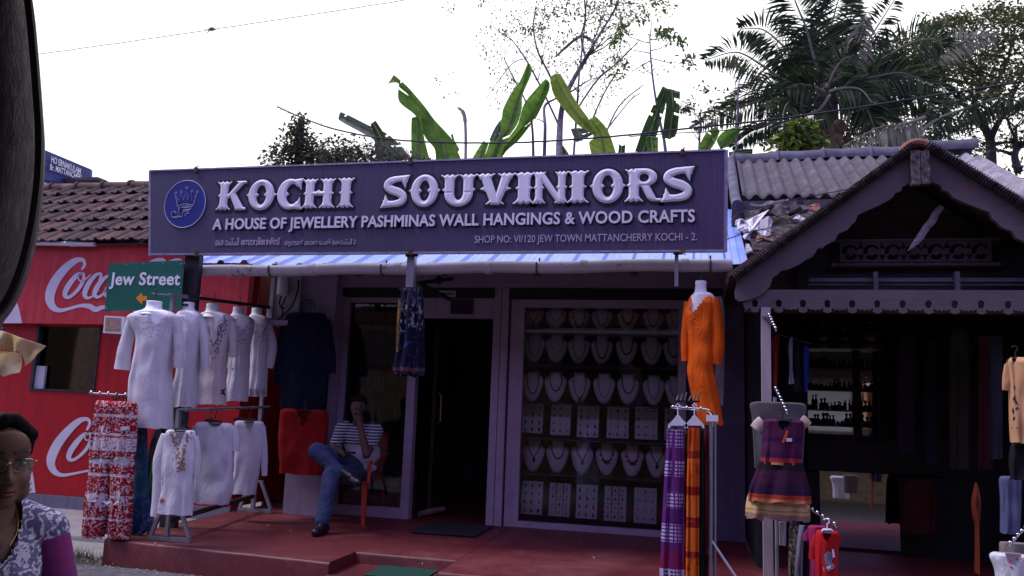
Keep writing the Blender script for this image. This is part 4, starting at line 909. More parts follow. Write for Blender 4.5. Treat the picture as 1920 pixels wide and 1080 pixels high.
# broken lath hanging in the gable
mb = MB(); P = [(1766, 387, 9), (1755, 400, 11), (1748, 414, 12), (1738, 425, 11), (1725, 445, 11), (1712, 460, 7), (1702, 471, 1)]
rows = []
for x, y, w in smooth_path(P, 4): c = at(x, y, 6.3); k = w/420; rows.append([c+Vector((-k*.8, 0, k*.5)), c+Vector((0, -.012, 0)), c+Vector((k*.8, 0, -k*.5)), c+Vector((0, .012, 0))])
mb.grid(rows, wrap=True); put(mb, 'broken_lath', mat('grey_lath', (.30, .26, .29), .8, var=.45, scale=20, stretch=(1, 1, 4)), label='splintered grey lath dangling crookedly inside the gable', cat='lath')
# ================================================================== trees and plants behind the roofs
def leaf_mat(name, a, b, rough=.55, trans=.35, sc=2.0, spec=.3):
    return mat(name, a, rough, col2=b, scale=sc, spec=spec, trans=trans)
m_ban = leaf_mat('banana_leaf', (.06, .16, .022), (.15, .28, .045), .45, .5, 3); m_bany = leaf_mat('young_banana_leaf', (.22, .33, .045), (.34, .45, .08), .45, .5, 3); m_bang = leaf_mat('waxy_banana_leaf', (.12, .15, .11), (.18, .21, .17), .4, .2, 3)
m_band = leaf_mat('dark_banana_leaf', (.025, .06, .018), (.05, .10, .03), .45, .3, 3); m_rib = mat('leaf_rib', (.2, .26, .08), .5)
def ribbed_leaf(name, a, b):
    t = NT(name); o = t.coord('Object'); c = t.ramp(t.noise(o, 3, 3), [(.35, a), (.65, b)]); c = t.mix(t.ramp(t.noise(o, 7, 6, .7), [(.62, (0, 0, 0)), (.70, (.7,)*3)]), c, (.16, .13, .04)); c = t.mix(t.ramp(t.noise(o, 4.2, 8, .8), [(.66, (0, 0, 0)), (.70, (.85,)*3)]), c, (.09, .055, .025))
    t.base(c); t.b.inputs['Roughness'].default_value = .5; t.bump(t.noise(t.coord('Object', (10, 3, 10)), 4, 3), .4, .01); tr = t.n('BsdfTranslucent'); mx = t.n('MixShader'); mx.inputs[0].default_value = .5
    t.l(c, tr.inputs[0]); t.l(t.b.outputs[0], mx.inputs[1]); t.l(tr.outputs[0], mx.inputs[2]); t.l(mx.outputs[0], t.out.inputs[0]); return t.m
m_ban = ribbed_leaf('banana_leaf', (.06, .16, .022), (.15, .28, .045)); m_bany = ribbed_leaf('young_banana_leaf', (.20, .30, .045), (.31, .42, .08))
def bleaf(plant, L, Mm, Rr, Y, m, dl=.16, dr=.16, org=(0, 0, 1), tears=0, seed=0):
    ox, oy, k = org; cv = lambda P: smooth_path([(ox+x/k, oy+y/k) for x, y in P], 8)
    l, c, r = cv(L), cv(Mm), cv(Rr); n = max(len(l), len(c), len(r)); rs = lambda P: [P[min(len(P)-1, round(i*(len(P)-1)/(n-1)))] for i in range(n)]
    l, c, r = rs(l), rs(c), rs(r); mb = MB(); rows = []
    for i in range(n):
        q = []
        for s, E, d in ((1, l, dl), (-1, r, dr)):
            row = []
            for j in range(5):
                u = j/4 if s < 0 else 1-j/4; x = lerp(c[i][0], E[i][0], u); y = lerp(c[i][1], E[i][1], u)
                row.append(at(x, y, Y-d*u*u+.022*math.sin(i*1.9+seed)*u+.03*noise.noise(Vector((i*.4, u*2, seed)))))
            q.append(row)
        rows.append(q[0]+q[1][1:])
    mb.grid(rows); rng = random.Random(seed)
    if tears:
        kill = set()
        for k_ in range(tears):
            i = rng.randrange(2, n-2); side = rng.random() < .5
            for j in ((0, 1, 2) if side else (7, 6, 5))[:rng.randint(2, 3)]: kill.add(i*8+j)
        mb.f = [f for i, f in enumerate(mb.f) if i not in kill]; mb.mi = [0]*len(mb.f)
    o = put(mb, 'leaf', m, plant, smooth='all', recalc=False)
    mb = MB(); mb.tube([at(x, y, Y-.012) for x, y in c], [lerp(.022, .006, 1-i/(n-1)) if c[0][1] < c[-1][1] else lerp(.022, .006, i/(n-1)) for i in range(n)], 6); put(mb, 'midrib', m_rib, o, smooth=True)
    return o
def bstem(plant, px, py, Y, r=.11):
    p = at(px, py, Y); mb = MB(); n = 10
    mb.tube([(p.x+.03*math.sin(i), Y+.05, lerp(-.6, p.z, i/n)) for i in range(n+1)], [lerp(r, r*.5, i/n) for i in range(n+1)], 10); put(mb, 'stem', mat('banana_stem', (.10, .12, .05), .7, var=.4, stretch=(8, 8, .6)), plant, smooth=True)
Z6 = (600, 130, 6); Z7 = (860, 90, 4.908); Z4 = (480, 0, 2.341)
b1 = thing('banana_plant', 'banana plant with torn green leaves leaning left behind the word KOCHI', 'banana plant', (at(790, 300, 10.5).x, 10.5, -.6), 'banana plants behind the shop')
bleaf(b1, [(760, 165), (830, 150), (885, 158), (890, 360), (1080, 530), (1180, 760), (1290, 900), (1300, 1080)], [(828, 62), (870, 130), (980, 265), (1130, 430), (1240, 600), (1330, 760), (1400, 900), (1440, 1080)], [(840, 70), (890, 110), (1000, 210), (1180, 420), (1290, 570), (1480, 780), (1560, 950), (1620, 1080)], 10.5, m_ban, .25, .10, Z6, 2, 1)
bleaf(b1, [(1030, 545), (1026, 700), (1030, 1080)], [(1085, 530), (1100, 760), (1110, 1080)], [(1135, 525), (1175, 780), (1250, 1080)], 10.3, m_ban, .08, .12, Z6, 0, 2)
bleaf(b1, [(205, 550), (240, 590), (480, 720), (600, 790), (620, 900), (640, 1060)], [(215, 510), (300, 550), (560, 680), (680, 760), (760, 860), (800, 1060)], [(232, 478), (330, 520), (560, 635), (740, 715), (900, 850), (1020, 1000)], 10.6, m_bang, .16, .06, Z6, 5, 3)
bleaf(b1, [(565, 620), (600, 700), (640, 800)], [(590, 600), (660, 710), (700, 810)], [(625, 575), (720, 720), (760, 810)], 10.2, m_band, .05, .1, Z6, 0, 4)
bleaf(b1, [(1470, 740), (1490, 800), (1530, 900)], [(1482, 730), (1505, 810), (1550, 920)], [(1497, 725), (1515, 800), (1570, 900)], 10.7, m_ban, .03, .03, Z6, 0, 5)
mb = MB(); mb.tube([at(600+x/6, 130+y/6, 10.1) for x, y, *_ in smooth_path([(1636, 1060), (1640, 800), (1632, 580), (1612, 490), (1580, 450), (1540, 428)], 5)], [.022]*10+[.03]*8+[.02]*5+[.008]*3, 6); put(mb, 'rolled_leaf', mat('dry_rolled_leaf', (.24, .22, .2), .8), b1, smooth=True)
bstem(b1, 795, 330, 10.5)
b2 = thing('banana_plant', 'banana plant with two tall upright leaves in front of the bare tree', 'banana plant', (at(930, 300, 10.8).x, 10.8, -.6), 'banana plants behind the shop')
bleaf(b2, [(640, 125), (560, 310), (480, 420), (410, 560), (390, 660), (300, 830), (220, 1060)], [(645, 140), (600, 330), (545, 470), (505, 600), (455, 740), (370, 870), (290, 1060)], [(662, 150), (668, 240), (590, 430), (580, 560), (540, 700), (450, 840), (370, 1060)], 10.7, m_ban, .10, .22, Z7, 1, 6)
bleaf(b2, [(802, 280), (700, 390), (600, 520), (545, 700), (470, 810), (330, 1000), (280, 1060)], [(815, 300), (750, 480), (660, 630), (560, 770), (450, 890), (360, 1000), (330, 1060)], [(822, 290), (835, 380), (740, 590), (690, 670), (560, 840), (440, 950), (370, 1060)], 10.9, m_ban, .2, .12, Z7, 1, 7)
bleaf(b2, [(385, 660), (330, 740), (280, 850)], [(385, 690), (355, 760), (320, 850)], [(388, 720), (385, 800), (350, 850)], 10.5, m_bang, .05, .05, Z7, 0, 8)
bleaf(b2, [(230, 850), (170, 940), (100, 1060)], [(250, 870), (210, 960), (170, 1060)], [(280, 870), (250, 960), (230, 1060)], 10.6, m_ban, .05, .1, Z7, 0, 81)
bstem(b2, 925, 330, 10.8)
b3 = thing('banana_plant', 'banana plant with yellow green leaves bending down to the right of the two upright ones', 'banana plant', (at(1130, 300, 10.6).x, 10.6, -.6), 'banana plants behind the shop')
bleaf(b3, [(838, 270), (870, 420), (950, 540), (1050, 660), (1150, 750), (1250, 800)], [(885, 235), (930, 360), (1010, 500), (1090, 610), (1165, 690), (1255, 790)], [(935, 235), (990, 330), (1050, 440), (1130, 560), (1195, 650), (1260, 780)], 10.4, m_bany, .14, .18, Z7, 0, 9)
bleaf(b3, [(1165, 685), (1220, 760), (1240, 830), (1200, 880), (1245, 1060)], [(1205, 655), (1285, 750), (1320, 860), (1335, 950), (1345, 1060)], [(1252, 625), (1340, 710), (1395, 810), (1445, 960), (1460, 1060)], 10.6, m_bany, .10, .18, Z7, 0, 10)
bleaf(b3, [(1030, 745), (1050, 800), (1085, 870)], [(1080, 735), (1110, 790), (1130, 850)], [(1150, 740), (1200, 770), (1240, 795)], 10.2, m_bang, .1, .15, Z7, 2, 11)
bleaf(b3, [(940, 880), (955, 940), (955, 1050)], [(960, 900), (985, 960), (1000, 1050)], [(985, 930), (1020, 990), (1040, 1050)], 10.4, m_band, .05, .05, Z7, 0, 12)
bstem(b3, 1125, 330, 10.6)
b4 = thing('banana_plant', 'dark banana plant with ragged drooping leaves under the slender sapling', 'banana plant', (at(1225, 300, 11.5).x, 11.5, -.6), 'banana plants behind the shop')
bleaf(b4, [(1785, 378), (1740, 470), (1700, 560), (1655, 690)], [(1800, 385), (1765, 480), (1730, 580), (1690, 690)], [(1812, 395), (1790, 490), (1760, 590), (1730, 690)], 11.5, m_band, .1, .1, Z4, 4, 13)
bleaf(b4, [(1790, 385), (1800, 460), (1790, 540), (1785, 605)], [(1825, 392), (1830, 470), (1822, 545), (1815, 610)], [(1862, 402), (1858, 480), (1852, 560), (1840, 600)], 11.4, m_band, .1, .1, Z4, 3, 14)
bleaf(b4, [(1712, 600), (1715, 640), (1720, 690)], [(1735, 598), (1740, 640), (1745, 690)], [(1765, 602), (1765, 640), (1765, 690)], 11.3, m_ban, .03, .08, Z4, 0, 15)
bleaf(b4, [(1590, 630), (1592, 650), (1585, 690)], [(1605, 640), (1605, 660), (1600, 690)], [(1622, 635), (1620, 660), (1618, 690)], 11.2, m_band, .03, .05, Z4, 0, 16)
bstem(b4, 1225, 320, 11.5)
b5 = thing('banana_plant', 'low banana plant with one bright round leaf just left of the coconut palm', 'banana plant', (at(1365, 290, 10.8).x, 10.8, -.6), 'banana plants behind the shop')
Z5 = (1260, 0, 2.909)
bleaf(b5, [(372, 690), (290, 712), (245, 762), (262, 808)], [(374, 700), (315, 740), (280, 775), (266, 810)], [(376, 712), (355, 745), (310, 795), (270, 812)], 10.5, m_ban, .1, .06, Z5, 0, 17)
bleaf(b5, [(240, 690), (190, 720), (150, 790), (140, 830)], [(250, 700), (215, 740), (190, 790), (170, 830)], [(262, 715), (240, 770), (215, 810), (195, 830)], 10.7, m_ban, .1, .1, Z5, 1, 18)
bleaf(b5, [(440, 812), (380, 815), (310, 830)], [(440, 826), (380, 832), (310, 840)], [(438, 845), (380, 850), (310, 852)], 10.2, m_band, .05, .05, Z5, 0, 19)
bstem(b5, 1352, 330, 10.8, .08)

def leafcloud(mb, c, r, n, L, W, rng, up=.3, shell=.0):
    c = Vector(c)
    for _ in range(n):
        d = Vector((rng.gauss(0, 1), rng.gauss(0, 1), rng.gauss(0, 1))); d.normalize(); k = rng.random()**(.5 if not shell else .2)
        p = c+Vector((d.x*r[0], d.y*r[1], d.z*r[2]))*k; e = Vector((rng.gauss(0, 1), rng.gauss(0, 1), rng.gauss(0, .6)-.2)).normalized()
        s = rng.uniform(.6, 1.25); mb.leaf(p, e, Vector((rng.gauss(0, .6), rng.gauss(0, .6), 1)), L*s, W*s, rng.choice((0, 0, 1)), .18)
def fork(mb, p, d, L, r, depth, rng, tips, spread=.5, up=.15, seg=3):
    P = [Vector(p)]; d = Vector(d).normalized(); rr = [r]
    for i in range(seg):
        d = (d+Vector((rng.gauss(0, .16), rng.gauss(0, .12), rng.gauss(up*.4, .12)))).normalized(); P.append(P[-1]+d*L/seg); rr.append(r*(1-.4*(i+1)/seg))
    mb.tube(P, rr, 5 if r > .012 else 3)
    if depth == 0: tips.append((P[-1], d)); return
    for k in range(rng.choice((2, 2, 3))):
        q = P[-1] if k < 2 else P[-2]; e = (d+Vector((rng.gauss(0, spread), rng.gauss(0, spread*.6), rng.gauss(up, spread*.6)))).normalized()
        fork(mb, q, e, L*rng.uniform(.6, .85), rr[-1]*.72, depth-1, rng, tips, spread, up, seg)
m_bark = mat('grey_violet_bark', (.19, .16, .19), .9, var=.35, scale=14, bump=.4); m_bark2 = mat('dark_bark', (.045, .036, .038), .95, var=.4, scale=12, bump=.5)
# bare tree
tr_ = thing('bare_tree', 'almost leafless tree with grey branches behind the banana leaves', 'tree', (at(1048, 300, 13.5).x, 13.5, -.6))
rng = random.Random(21); tips = []; mb = MB(); TY = 13.5; kp = 1/112
def limb(pts, sub=0, spread=.5, Y=TY, up=.2, n_=4, dep=3):
    P = smooth_path(pts, 5); Q = [at(x, y, Y+.15*math.sin(i*.5+pts[0][0])) for i, (x, y, w) in enumerate(P)]; mb.tube(Q, [max(.004, w*kp*.48) for x, y, w in P], 7)
    for k in range(int(sub*1.3)):
        i = rng.randrange(len(Q)//4, len(Q)-1); d = (Q[i+1]-Q[i]).normalized(); s = rng.choice((-1, 1))
        fork(mb, Q[i], d*.5+Vector((s*rng.uniform(.3, 1), rng.gauss(0, .4), rng.uniform(.1, .7))), rng.uniform(.25, .55), max(.0048, P[i][2]*kp*.2), dep, rng, tips, spread, up)
base = at(1048, 300, TY); mb.tube([(base.x-.1, TY, -.6), (base.x+.05, TY, 2.0), base], [.12, .09, .07], 8)
limb([(1048, 300, 15), (1050, 235, 13), (1056, 192, 11), (1072, 155, 10), (1097, 112, 9), (1112, 86, 8), (1106, 74, 7), (1088, 68, 6), (1066, 84, 6), (1042, 106, 4)], 5)
limb([(1110, 88, 6), (1130, 55, 5), (1150, 22, 4), (1172, -30, 3)], 7); limb([(1098, 110, 5), (1090, 70, 4), (1098, 30, 4), (1092, -30, 3)], 7)
limb([(1055, 195, 6), (1030, 140, 5), (1008, 95, 4), (1000, 50, 3), (1005, 15, 2)], 8); limb([(1050, 240, 5), (1015, 165, 4), (985, 110, 4), (960, 75, 2)], 8)
limb([(1020, 305, 8), (1022, 240, 7), (1021, 200, 6), (1042, 185, 4), (1060, 175, 3)], 3); limb([(1000, 305, 7), (998, 240, 5), (990, 200, 4), (965, 150, 3), (945, 110, 2)], 8)
limb([(1075, 300, 5), (1082, 200, 5), (1086, 140, 4), (1095, 60, 3), (1100, 0, 2)], 6); limb([(1085, 200, 4), (1120, 150, 4), (1160, 115, 3), (1195, 80, 2)], 7); limb([(1100, 250, 4), (1130, 180, 3), (1160, 130, 3)], 5); limb([(1130, 265, 4), (1160, 200, 3), (1205, 160, 2)], 5); limb([(1140, 240, 3), (1180, 190, 2), (1200, 175, 2)], 4)
limb([(960, 75, 2), (940, 62, 2), (925, 50, 1.5)], 3); limb([(985, 110, 2), (960, 120, 2), (925, 165, 1.5), (912, 185, 1)], 4)
put(mb, 'trunk', m_bark, tr_, smooth='all')
mb = MB()
for p, d in tips:
    if rng.random() < (.5 if p.z > 6.6 else .16):
        for k in range(rng.randint(2, 6)): mb.leaf(p+Vector((rng.gauss(0, .07), rng.gauss(0, .07), rng.gauss(0, .06))), (rng.gauss(0, 1), rng.gauss(0, 1), rng.gauss(-.3, .6)), (0, 0, 1), rng.uniform(.04, .09), .035)
for c, r, n in (((1085, 20), .5, 110), ((1040, 30), .35, 70), ((1180, 5), .5, 90), ((1010, 60), .25, 50), ((985, 55), .2, 40), ((1130, 15), .35, 70)): leafcloud(mb, at(*c, TY), (r, r*.6, r*.6), n, .08, .04, rng)
put(mb, 'crown', leaf_mat('sparse_leaf', (.10, .12, .07), (.17, .20, .10)), tr_, recalc=False)
# slender sapling with a leaf tuft
sp_ = thing('sapling', 'slender sapling with a tuft of leaves at its top beside the bare tree', 'tree', (at(1250, 300, 11.8).x, 11.8, -.6)); mb = MB(); q0 = at(1250, 300, 11.8)
mb.tube([(q0.x, 11.8, -.6), q0]+[at(x, y, 11.8) for x, y, *_ in smooth_path([(1245, 262), (1232, 200), (1222, 130), (1218, 66)], 4)], [.03, .028]+[.024-.0012*i for i in range(13)], 6)
rng = random.Random(5); tips = []
for x, y, dx, dz in ((1219, 80, -1, .35), (1219, 75, 1, .5), (1221, 100, -1, -.05), (1221, 95, 1, .1), (1219, 70, .2, 1), (1222, 110, .8, -.3), (1222, 112, -.8, -.3)): fork(mb, at(x, y, 11.8), (dx, rng.gauss(0, .4), dz), .32, .010, 1, rng, tips, .4, .1)
put(mb, 'trunk', m_bark, sp_, smooth='all'); mb = MB()
for p, d in tips: leafcloud(mb, p, (.15, .15, .08), 24, .10, .045, rng)
put(mb, 'crown', leaf_mat('sapling_leaf', (.07, .12, .03), (.13, .19, .05)), sp_, recalc=False)
# creeper covered stump and creeper hanging in front of the bananas
m_dkl = [leaf_mat('creeper_leaf', (.035, .062, .024), (.075, .105, .045), sc=5), leaf_mat('creeper_leaf_dry', (.09, .075, .06), (.15, .12, .09), sc=5)]
cr = thing('creeper_stump', 'dark creeper covered stump rising to a point at the left end of the greenery', 'shrub', (at(560, 300, 10.2).x, 10.2, -.6)); rng = random.Random(8); mb = MB(); q = at(565, 225, 10.2); mb.tube([(q.x, 10.2, -.6), (q.x+.03, 10.2, 2), q], [.14, .12, .05], 8); put(mb, 'trunk', m_bark2, cr, smooth=True); mb = MB()
for x, y, rx, rz, n in ((564, 232, .10, .18, 120), (560, 262, .26, .22, 300), (545, 285, .42, .22, 420), (580, 290, .35, .24, 400), (530, 305, .45, .2, 300), (600, 300, .3, .2, 250), (552, 248, .2, .14, 120)): leafcloud(mb, at(x, y, 10.2), (rx, .3, rz), n, .075, .045, rng)
put(mb, 'crown', m_dkl, cr, recalc=False)
cp = thing('creeper', 'brownish tangled creeper spread in front of the left banana plant', 'creeper', (at(690, 300, 9.9).x, 9.9, -.6)); mb = MB(); tips = []
for k in range(60): x = rng.uniform(600, 800); fork(mb, at(x, 312, 9.9), (rng.gauss(0, .5), rng.gauss(0, .2), 1), rng.uniform(.12, .3), .005, 2, rng, tips, .6, .05)
for k in range(9): p = at(rng.uniform(600, 800), 320, 9.95); mb.tube([(p.x, 9.95, -.6), (p.x, 9.95, 2.), p], .012, 5)
put(mb, 'stems', mat('creeper_stem', (.12, .085, .08), .95, var=.4), cp); mb = MB()
for x, y, rx, rz, n in ((620, 296, .2, .14, 170), (650, 290, .28, .18, 300), (690, 292, .3, .16, 240), (730, 298, .3, .14, 200), (770, 302, .25, .10, 130), (800, 306, .2, .08, 60), (610, 265, .25, .10, 70), (650, 262, .3, .06, 60), (720, 275, .3, .08, 80)): leafcloud(mb, at(x, y, 9.9), (rx, .25, rz), n, .06, .038, rng)
put(mb, 'leaves', m_dkl, cp, recalc=False)
rb = thing('round_bush', 'dark rounded bush low behind the sign between creeper and banana plant', 'bush', (at(645, 305, 11).x, 11, -.6)); mb = MB(); p = at(648, 305, 11); mb.tube([(p.x, 11, -.6), (p.x, 11, p.z)], .05, 6); put(mb, 'trunk', m_bark2, rb); mb = MB(); leafcloud(mb, at(645, 305, 11), (.42, .3, .3), 800, .07, .045, rng); put(mb, 'crown', m_dkl, rb, recalc=False)

# coconut palm
PYY = 12.5; palm = thing('coconut_palm', 'large coconut palm with dark arching fronds behind the corrugated roof', 'palm', (at(1565, 280, PYY).x, PYY, -.6)); rng = random.Random(31)
m_fr_ = [leaf_mat('palm_leaflet', (.026, .048, .018), (.05, .082, .028), .6, .22, 3, .15), leaf_mat('palm_leaflet_dark', (.014, .026, .012), (.028, .046, .02), .6, .15, 3, .2)]
m_frd = [leaf_mat('dry_leaflet', (.18, .18, .12), (.30, .29, .21), .5, .25, 3), leaf_mat('grey_leaflet', (.10, .115, .07), (.17, .18, .12), .5, .2, 3)]
m_rach = mat('palm_rachis', (.15, .14, .10), .6, var=.2)
c0 = at(1548, 160, PYY); mb = MB(); mb.tube([(c0.x+.25, PYY, -.6), (c0.x+.2, PYY, 1.5), (c0.x+.1, PYY, 3.2), (c0.x, PYY, c0.z-.2), (c0.x, PYY, c0.z+.2)], [.22, .16, .15, .17, .06], 12); put(mb, 'trunk', m_bark2, palm, smooth=True)
def frond(pts, L, n=64, droop=.35, Y0=0, Y1=0, m=None, org=Z5, ratio=1, sweep=.55):
    ox, oy, k = org; P = smooth_path([(ox+x/k, oy+y/k) for x, y in pts], 10); N = len(P)
    Q = [at(x, y, PYY+lerp(Y0, Y1, i/(N-1))) for i, (x, y) in enumerate(P)]; mb = MB(); mb.tube(Q, [lerp(.028, .005, i/(N-1)) for i in range(N)], 6)
    fr = put(mb, 'frond', m_rach, palm, smooth=True); mb = MB()
    for q in range(n):
        t = (q+.5)/n; t = .10+.9*t; f = t*(N-1); i = min(N-2, int(f)); p = Q[i].lerp(Q[i+1], f-i); T = (Q[i+1]-Q[i]).normalized()
        S = T.cross(Vector((0, 1, 0))).normalized()
        for s in (1, -1):
            if rng.random() < .05: continue
            l = L*(math.sin(math.pi*min(1, .18+t*.8))**.6)*rng.uniform(.82, 1.1)*(ratio if s < 0 else 1)
            d = (S*s*1.0+T*(sweep+rng.gauss(0, .10))+Vector((0, rng.gauss(-.12, .25), -droop*rng.uniform(.5, 1.4)))).normalized()
            w = rng.uniform(.030, .044); a = p+d*l*.5; b = a+(d+Vector((0, 0, -.25-droop*.5))).normalized()*l*.5; W = d.cross(Vector((rng.gauss(0, .5), 1, rng.gauss(0, .5)))).normalized()*w/2
            mb.add([p, a+W, b, a-W], [(0, 1, 3), (1, 2, 3)], rng.choice((0, 1)))
    put(mb, 'leaflets', m or m_fr_, fr, recalc=False)
frond([(815, 450), (770, 300), (730, 150), (670, 0), (640, -120)], .62, 84, .15, 0, -.3); frond([(840, 450), (850, 250), (880, 100), (930, -80)], .62, 84, .15, 0, .2); frond([(790, 450), (690, 345), (590, 235), (490, 160), (370, 160)], .58, 70, .35, .2, .5)
frond([(770, 480), (620, 440), (490, 355), (350, 285), (180, 330)], .55, 66, .5, 0, -.2, sweep=.3); frond([(870, 450), (925, 300), (960, 160), (1000, -10)], .42, 66, .15, .3, .6); frond([(890, 450), (1000, 330), (1110, 160), (1225, -20)], .42, 66, .2, 0, .5)
frond([(880, 460), (960, 340), (1020, 220), (1060, 90)], .40, 54, .7, -.3, -.4, m_frd, sweep=.1); frond([(910, 470), (1100, 350), (1290, 240), (1420, 215), (1480, 260)], .55, 70, .45, .2, .8); frond([(930, 490), (1180, 430), (1400, 440), (1540, 540)], .55, 66, .6, .4, .8)
frond([(900, 520), (1020, 540), (1140, 610), (1190, 720)], .5, 56, .4, 0, -.2); frond([(800, 520), (700, 510), (620, 580), (600, 690)], .46, 56, .5, -.5, -.9, sweep=.2); frond([(770, 510), (600, 500), (420, 570), (280, 610), (120, 690)], .45, 60, .6, .2, .2)
frond([(790, 480), (600, 460), (430, 500), (300, 580)], .42, 54, .5, .6, .9); frond([(1380, 640), (1300, 668), (1220, 686), (1120, 700), (930, 800)], .40, 54, 1.3, -1.6, -1.9, m_frd, ratio=.3, sweep=.05); frond([(1280, 780), (1450, 650), (1640, 580), (1800, 530), (1930, 570)], .42, 66, .9, -.6, -.2, m_fr_+[], sweep=.1)
frond([(1300, 360), (1450, 290), (1600, 225), (1760, 205)], .34, 50, .4, .8, 1.2, m_frd); frond([(960, 440), (1100, 420), (1260, 400), (1420, 470)], .5, 60, .5, -.2, -.4); frond([(860, 520), (800, 600), (690, 640), (560, 720)], .4, 50, .4, -.5, -.8); frond([(600, 640), (500, 690), (420, 720), (330, 800)], .35, 44, .8, -.3, -.3)
frond([(850, 480), (900, 380), (1010, 300), (1180, 270)], .5, 60, .3, .5, .9); frond([(820, 470), (740, 400), (660, 330), (560, 320)], .5, 56, .3, .5, .9); frond([(850, 470), (1000, 470), (1100, 520), (1180, 640)], .5, 56, .4, .3, .5); frond([(1000, 520), (1250, 520), (1400, 560), (1480, 660)], .45, 56, .7, .2, .3)
frond([(835, 470), (800, 380), (760, 300), (700, 240)], .5, 50, .3, .3, .6); frond([(840, 480), (830, 360), (820, 240), (800, 120)], .55, 60, .2, .5, .8); frond([(850, 480), (880, 400), (930, 330), (1000, 300)], .5, 44, .4, -.4, -.6); frond([(830, 500), (760, 470), (690, 460), (620, 480)], .45, 44, .6, -.5, -.8); frond([(860, 500), (940, 480), (1030, 490), (1090, 560)], .45, 44, .6, -.5, -.8)
frond([(900, 480), (1020, 430), (1150, 440), (1260, 560)], .55, 66, .7, -.2, .1, sweep=.3); frond([(900, 500), (980, 520), (1060, 590), (1100, 690)], .5, 56, .7, -.5, -.7, sweep=.2); frond([(800, 500), (700, 470), (580, 520), (500, 640)], .5, 60, .7, -.2, .1, sweep=.3)
mb = MB(); 
for x, y in ((1545, 232), (1556, 245), (1567, 262), (1560, 276), (1574, 238)): mb.ball(at(x, y, PYY-.4), (.10, .10, .12), 10, 8)
put(mb, 'coconuts', mat('coconut_husk', (.10, .075, .04), .7, var=.4), palm, smooth=True)
mb = MB()
for k in range(90): p = at(rng.uniform(1530, 1610), rng.uniform(205, 270), PYY-.25); mb.tube([p, p+Vector((rng.gauss(0, .15), -.05, -rng.uniform(.1, .45)))], .006, 3)
put(mb, 'fibre', mat('palm_fibre', (.13, .08, .05), .95, var=.4), palm)

# bright little tree on the roof line
st = thing('small_tree', 'small bright green leafy tree peeping over the corrugated roof ridge', 'tree', (at(1500, 290, 9.9).x, 9.9, -.6)); mb = MB(); p = at(1500, 270, 9.9); mb.tube([(p.x, 9.9, -.6), p], .03, 6); put(mb, 'trunk', m_bark, st); mb = MB(); rng = random.Random(44)
for x, y, rx, rz, n in ((1500, 250, .22, .14, 120), (1475, 268, .22, .14, 120), (1525, 268, .2, .14, 110), (1500, 280, .3, .12, 120), (1508, 235, .12, .07, 36)): leafcloud(mb, at(x, y, 9.9), (rx, .22, rz), n, .13, .07, rng)
put(mb, 'crown', [leaf_mat('small_tree_leaf', (.05, .09, .02), (.10, .15, .035)), leaf_mat('small_tree_young_leaf', (.16, .24, .03), (.26, .34, .06))], st, recalc=False)
# feathery shrubs between banana and palm
for (px, py, lab, sd_) in ((1380, 160, 'sprig of small leaves standing left of the palm against the sky', 1), (1310, 205, 'thin twiggy shrub just right of the ragged dark banana plant', 2)):
    fs_ = thing('twiggy_shrub', lab, 'shrub', (at(px, 290, 11.2).x, 11.2, -.6)); rng = random.Random(sd_); mb = MB(); tips = []; p = at(px, 300, 11.2); mb.tube([(p.x, 11.2, -.6), p, at(px+4, py, 11.2)], [.03, .02, .008], 5)
    for k in range(10): fork(mb, at(px+rng.uniform(-4, 6), rng.uniform(py, 270), 11.2), (rng.gauss(0, 1), rng.gauss(0, .4), .5), .3, .006, 1, rng, tips, .5, .1)
    put(mb, 'trunk', m_bark, fs_); mb = MB()
    for p, d in tips: leafcloud(mb, p, (.14, .1, .05), 12, .07, .035, rng)
    put(mb, 'crown', m_dkl[0] if sd_ == 2 else leaf_mat('sprig_leaf', (.06, .09, .03), (.10, .13, .05)), fs_, recalc=False)
# spreading rain tree
RY = 21.0; rt_ = thing('rain_tree', 'wide spreading tree with olive foliage and black limbs at the right edge', 'tree', (at(1860, 300, RY).x, RY, -.6)); rng = random.Random(17); mb = MB(); q0 = at(1858, 320, RY); kpx = 1/72
mb.tube([(q0.x, RY, -.6), (q0.x, RY, 2), q0], [.45, .38, .26], 10); tips = []
def limb2(pts, sub=4):
    P = smooth_path([(1260+x/2.909, y/2.909, w) for x, y, w in pts], 5); Q = [at(x, y, RY+.5*math.sin(i*.35+pts[0][0])) for i, (x, y, w) in enumerate(P)]; mb.tube(Q, [w*kpx/2/2.909 for x, y, w in P], 7)
    for k in range(sub): i = rng.randrange(len(Q)//3, len(Q)-1); fork(mb, Q[i], (rng.gauss(0, 1), rng.gauss(0, .5), rng.uniform(.1, .8)), rng.uniform(.5, 1.2), P[i][2]*kpx*.12, 2, rng, tips, .5, .15)
limb2([(1740, 930, 60), (1735, 760, 46), (1680, 650, 40), (1650, 560, 30), (1690, 450, 22), (1640, 340, 14), (1560, 230, 9)]); limb2([(1735, 760, 40), (1800, 640, 26), (1900, 560, 18), (2000, 420, 10)]); limb2([(1700, 560, 26), (1780, 430, 20), (1840, 300, 14), (1850, 160, 8)]); limb2([(1690, 470, 20), (1560, 440, 14), (1420, 400, 8)]); limb2([(1700, 640, 26), (1560, 560, 16), (1450, 560, 8)])
limb2([(1890, 930, 40), (1870, 840, 34), (1920, 780, 28), (2050, 700, 18)]); limb2([(1880, 850, 24), (1780, 820, 14), (1700, 840, 8)], 3); limb2([(1800, 640, 20), (1880, 480, 14), (1960, 300, 8)]); limb2([(1680, 650, 22), (1560, 700, 14), (1480, 760, 8)])
put(mb, 'trunk', m_bark2, rt_, smooth='all'); mb = MB()
def incrown(x, y):
    top = np.interp(x, [1610, 1660, 1700, 1760, 1820, 1880, 2000], [150, 95, 70, 40, 24, 12, 4]); return y > top
k = 0
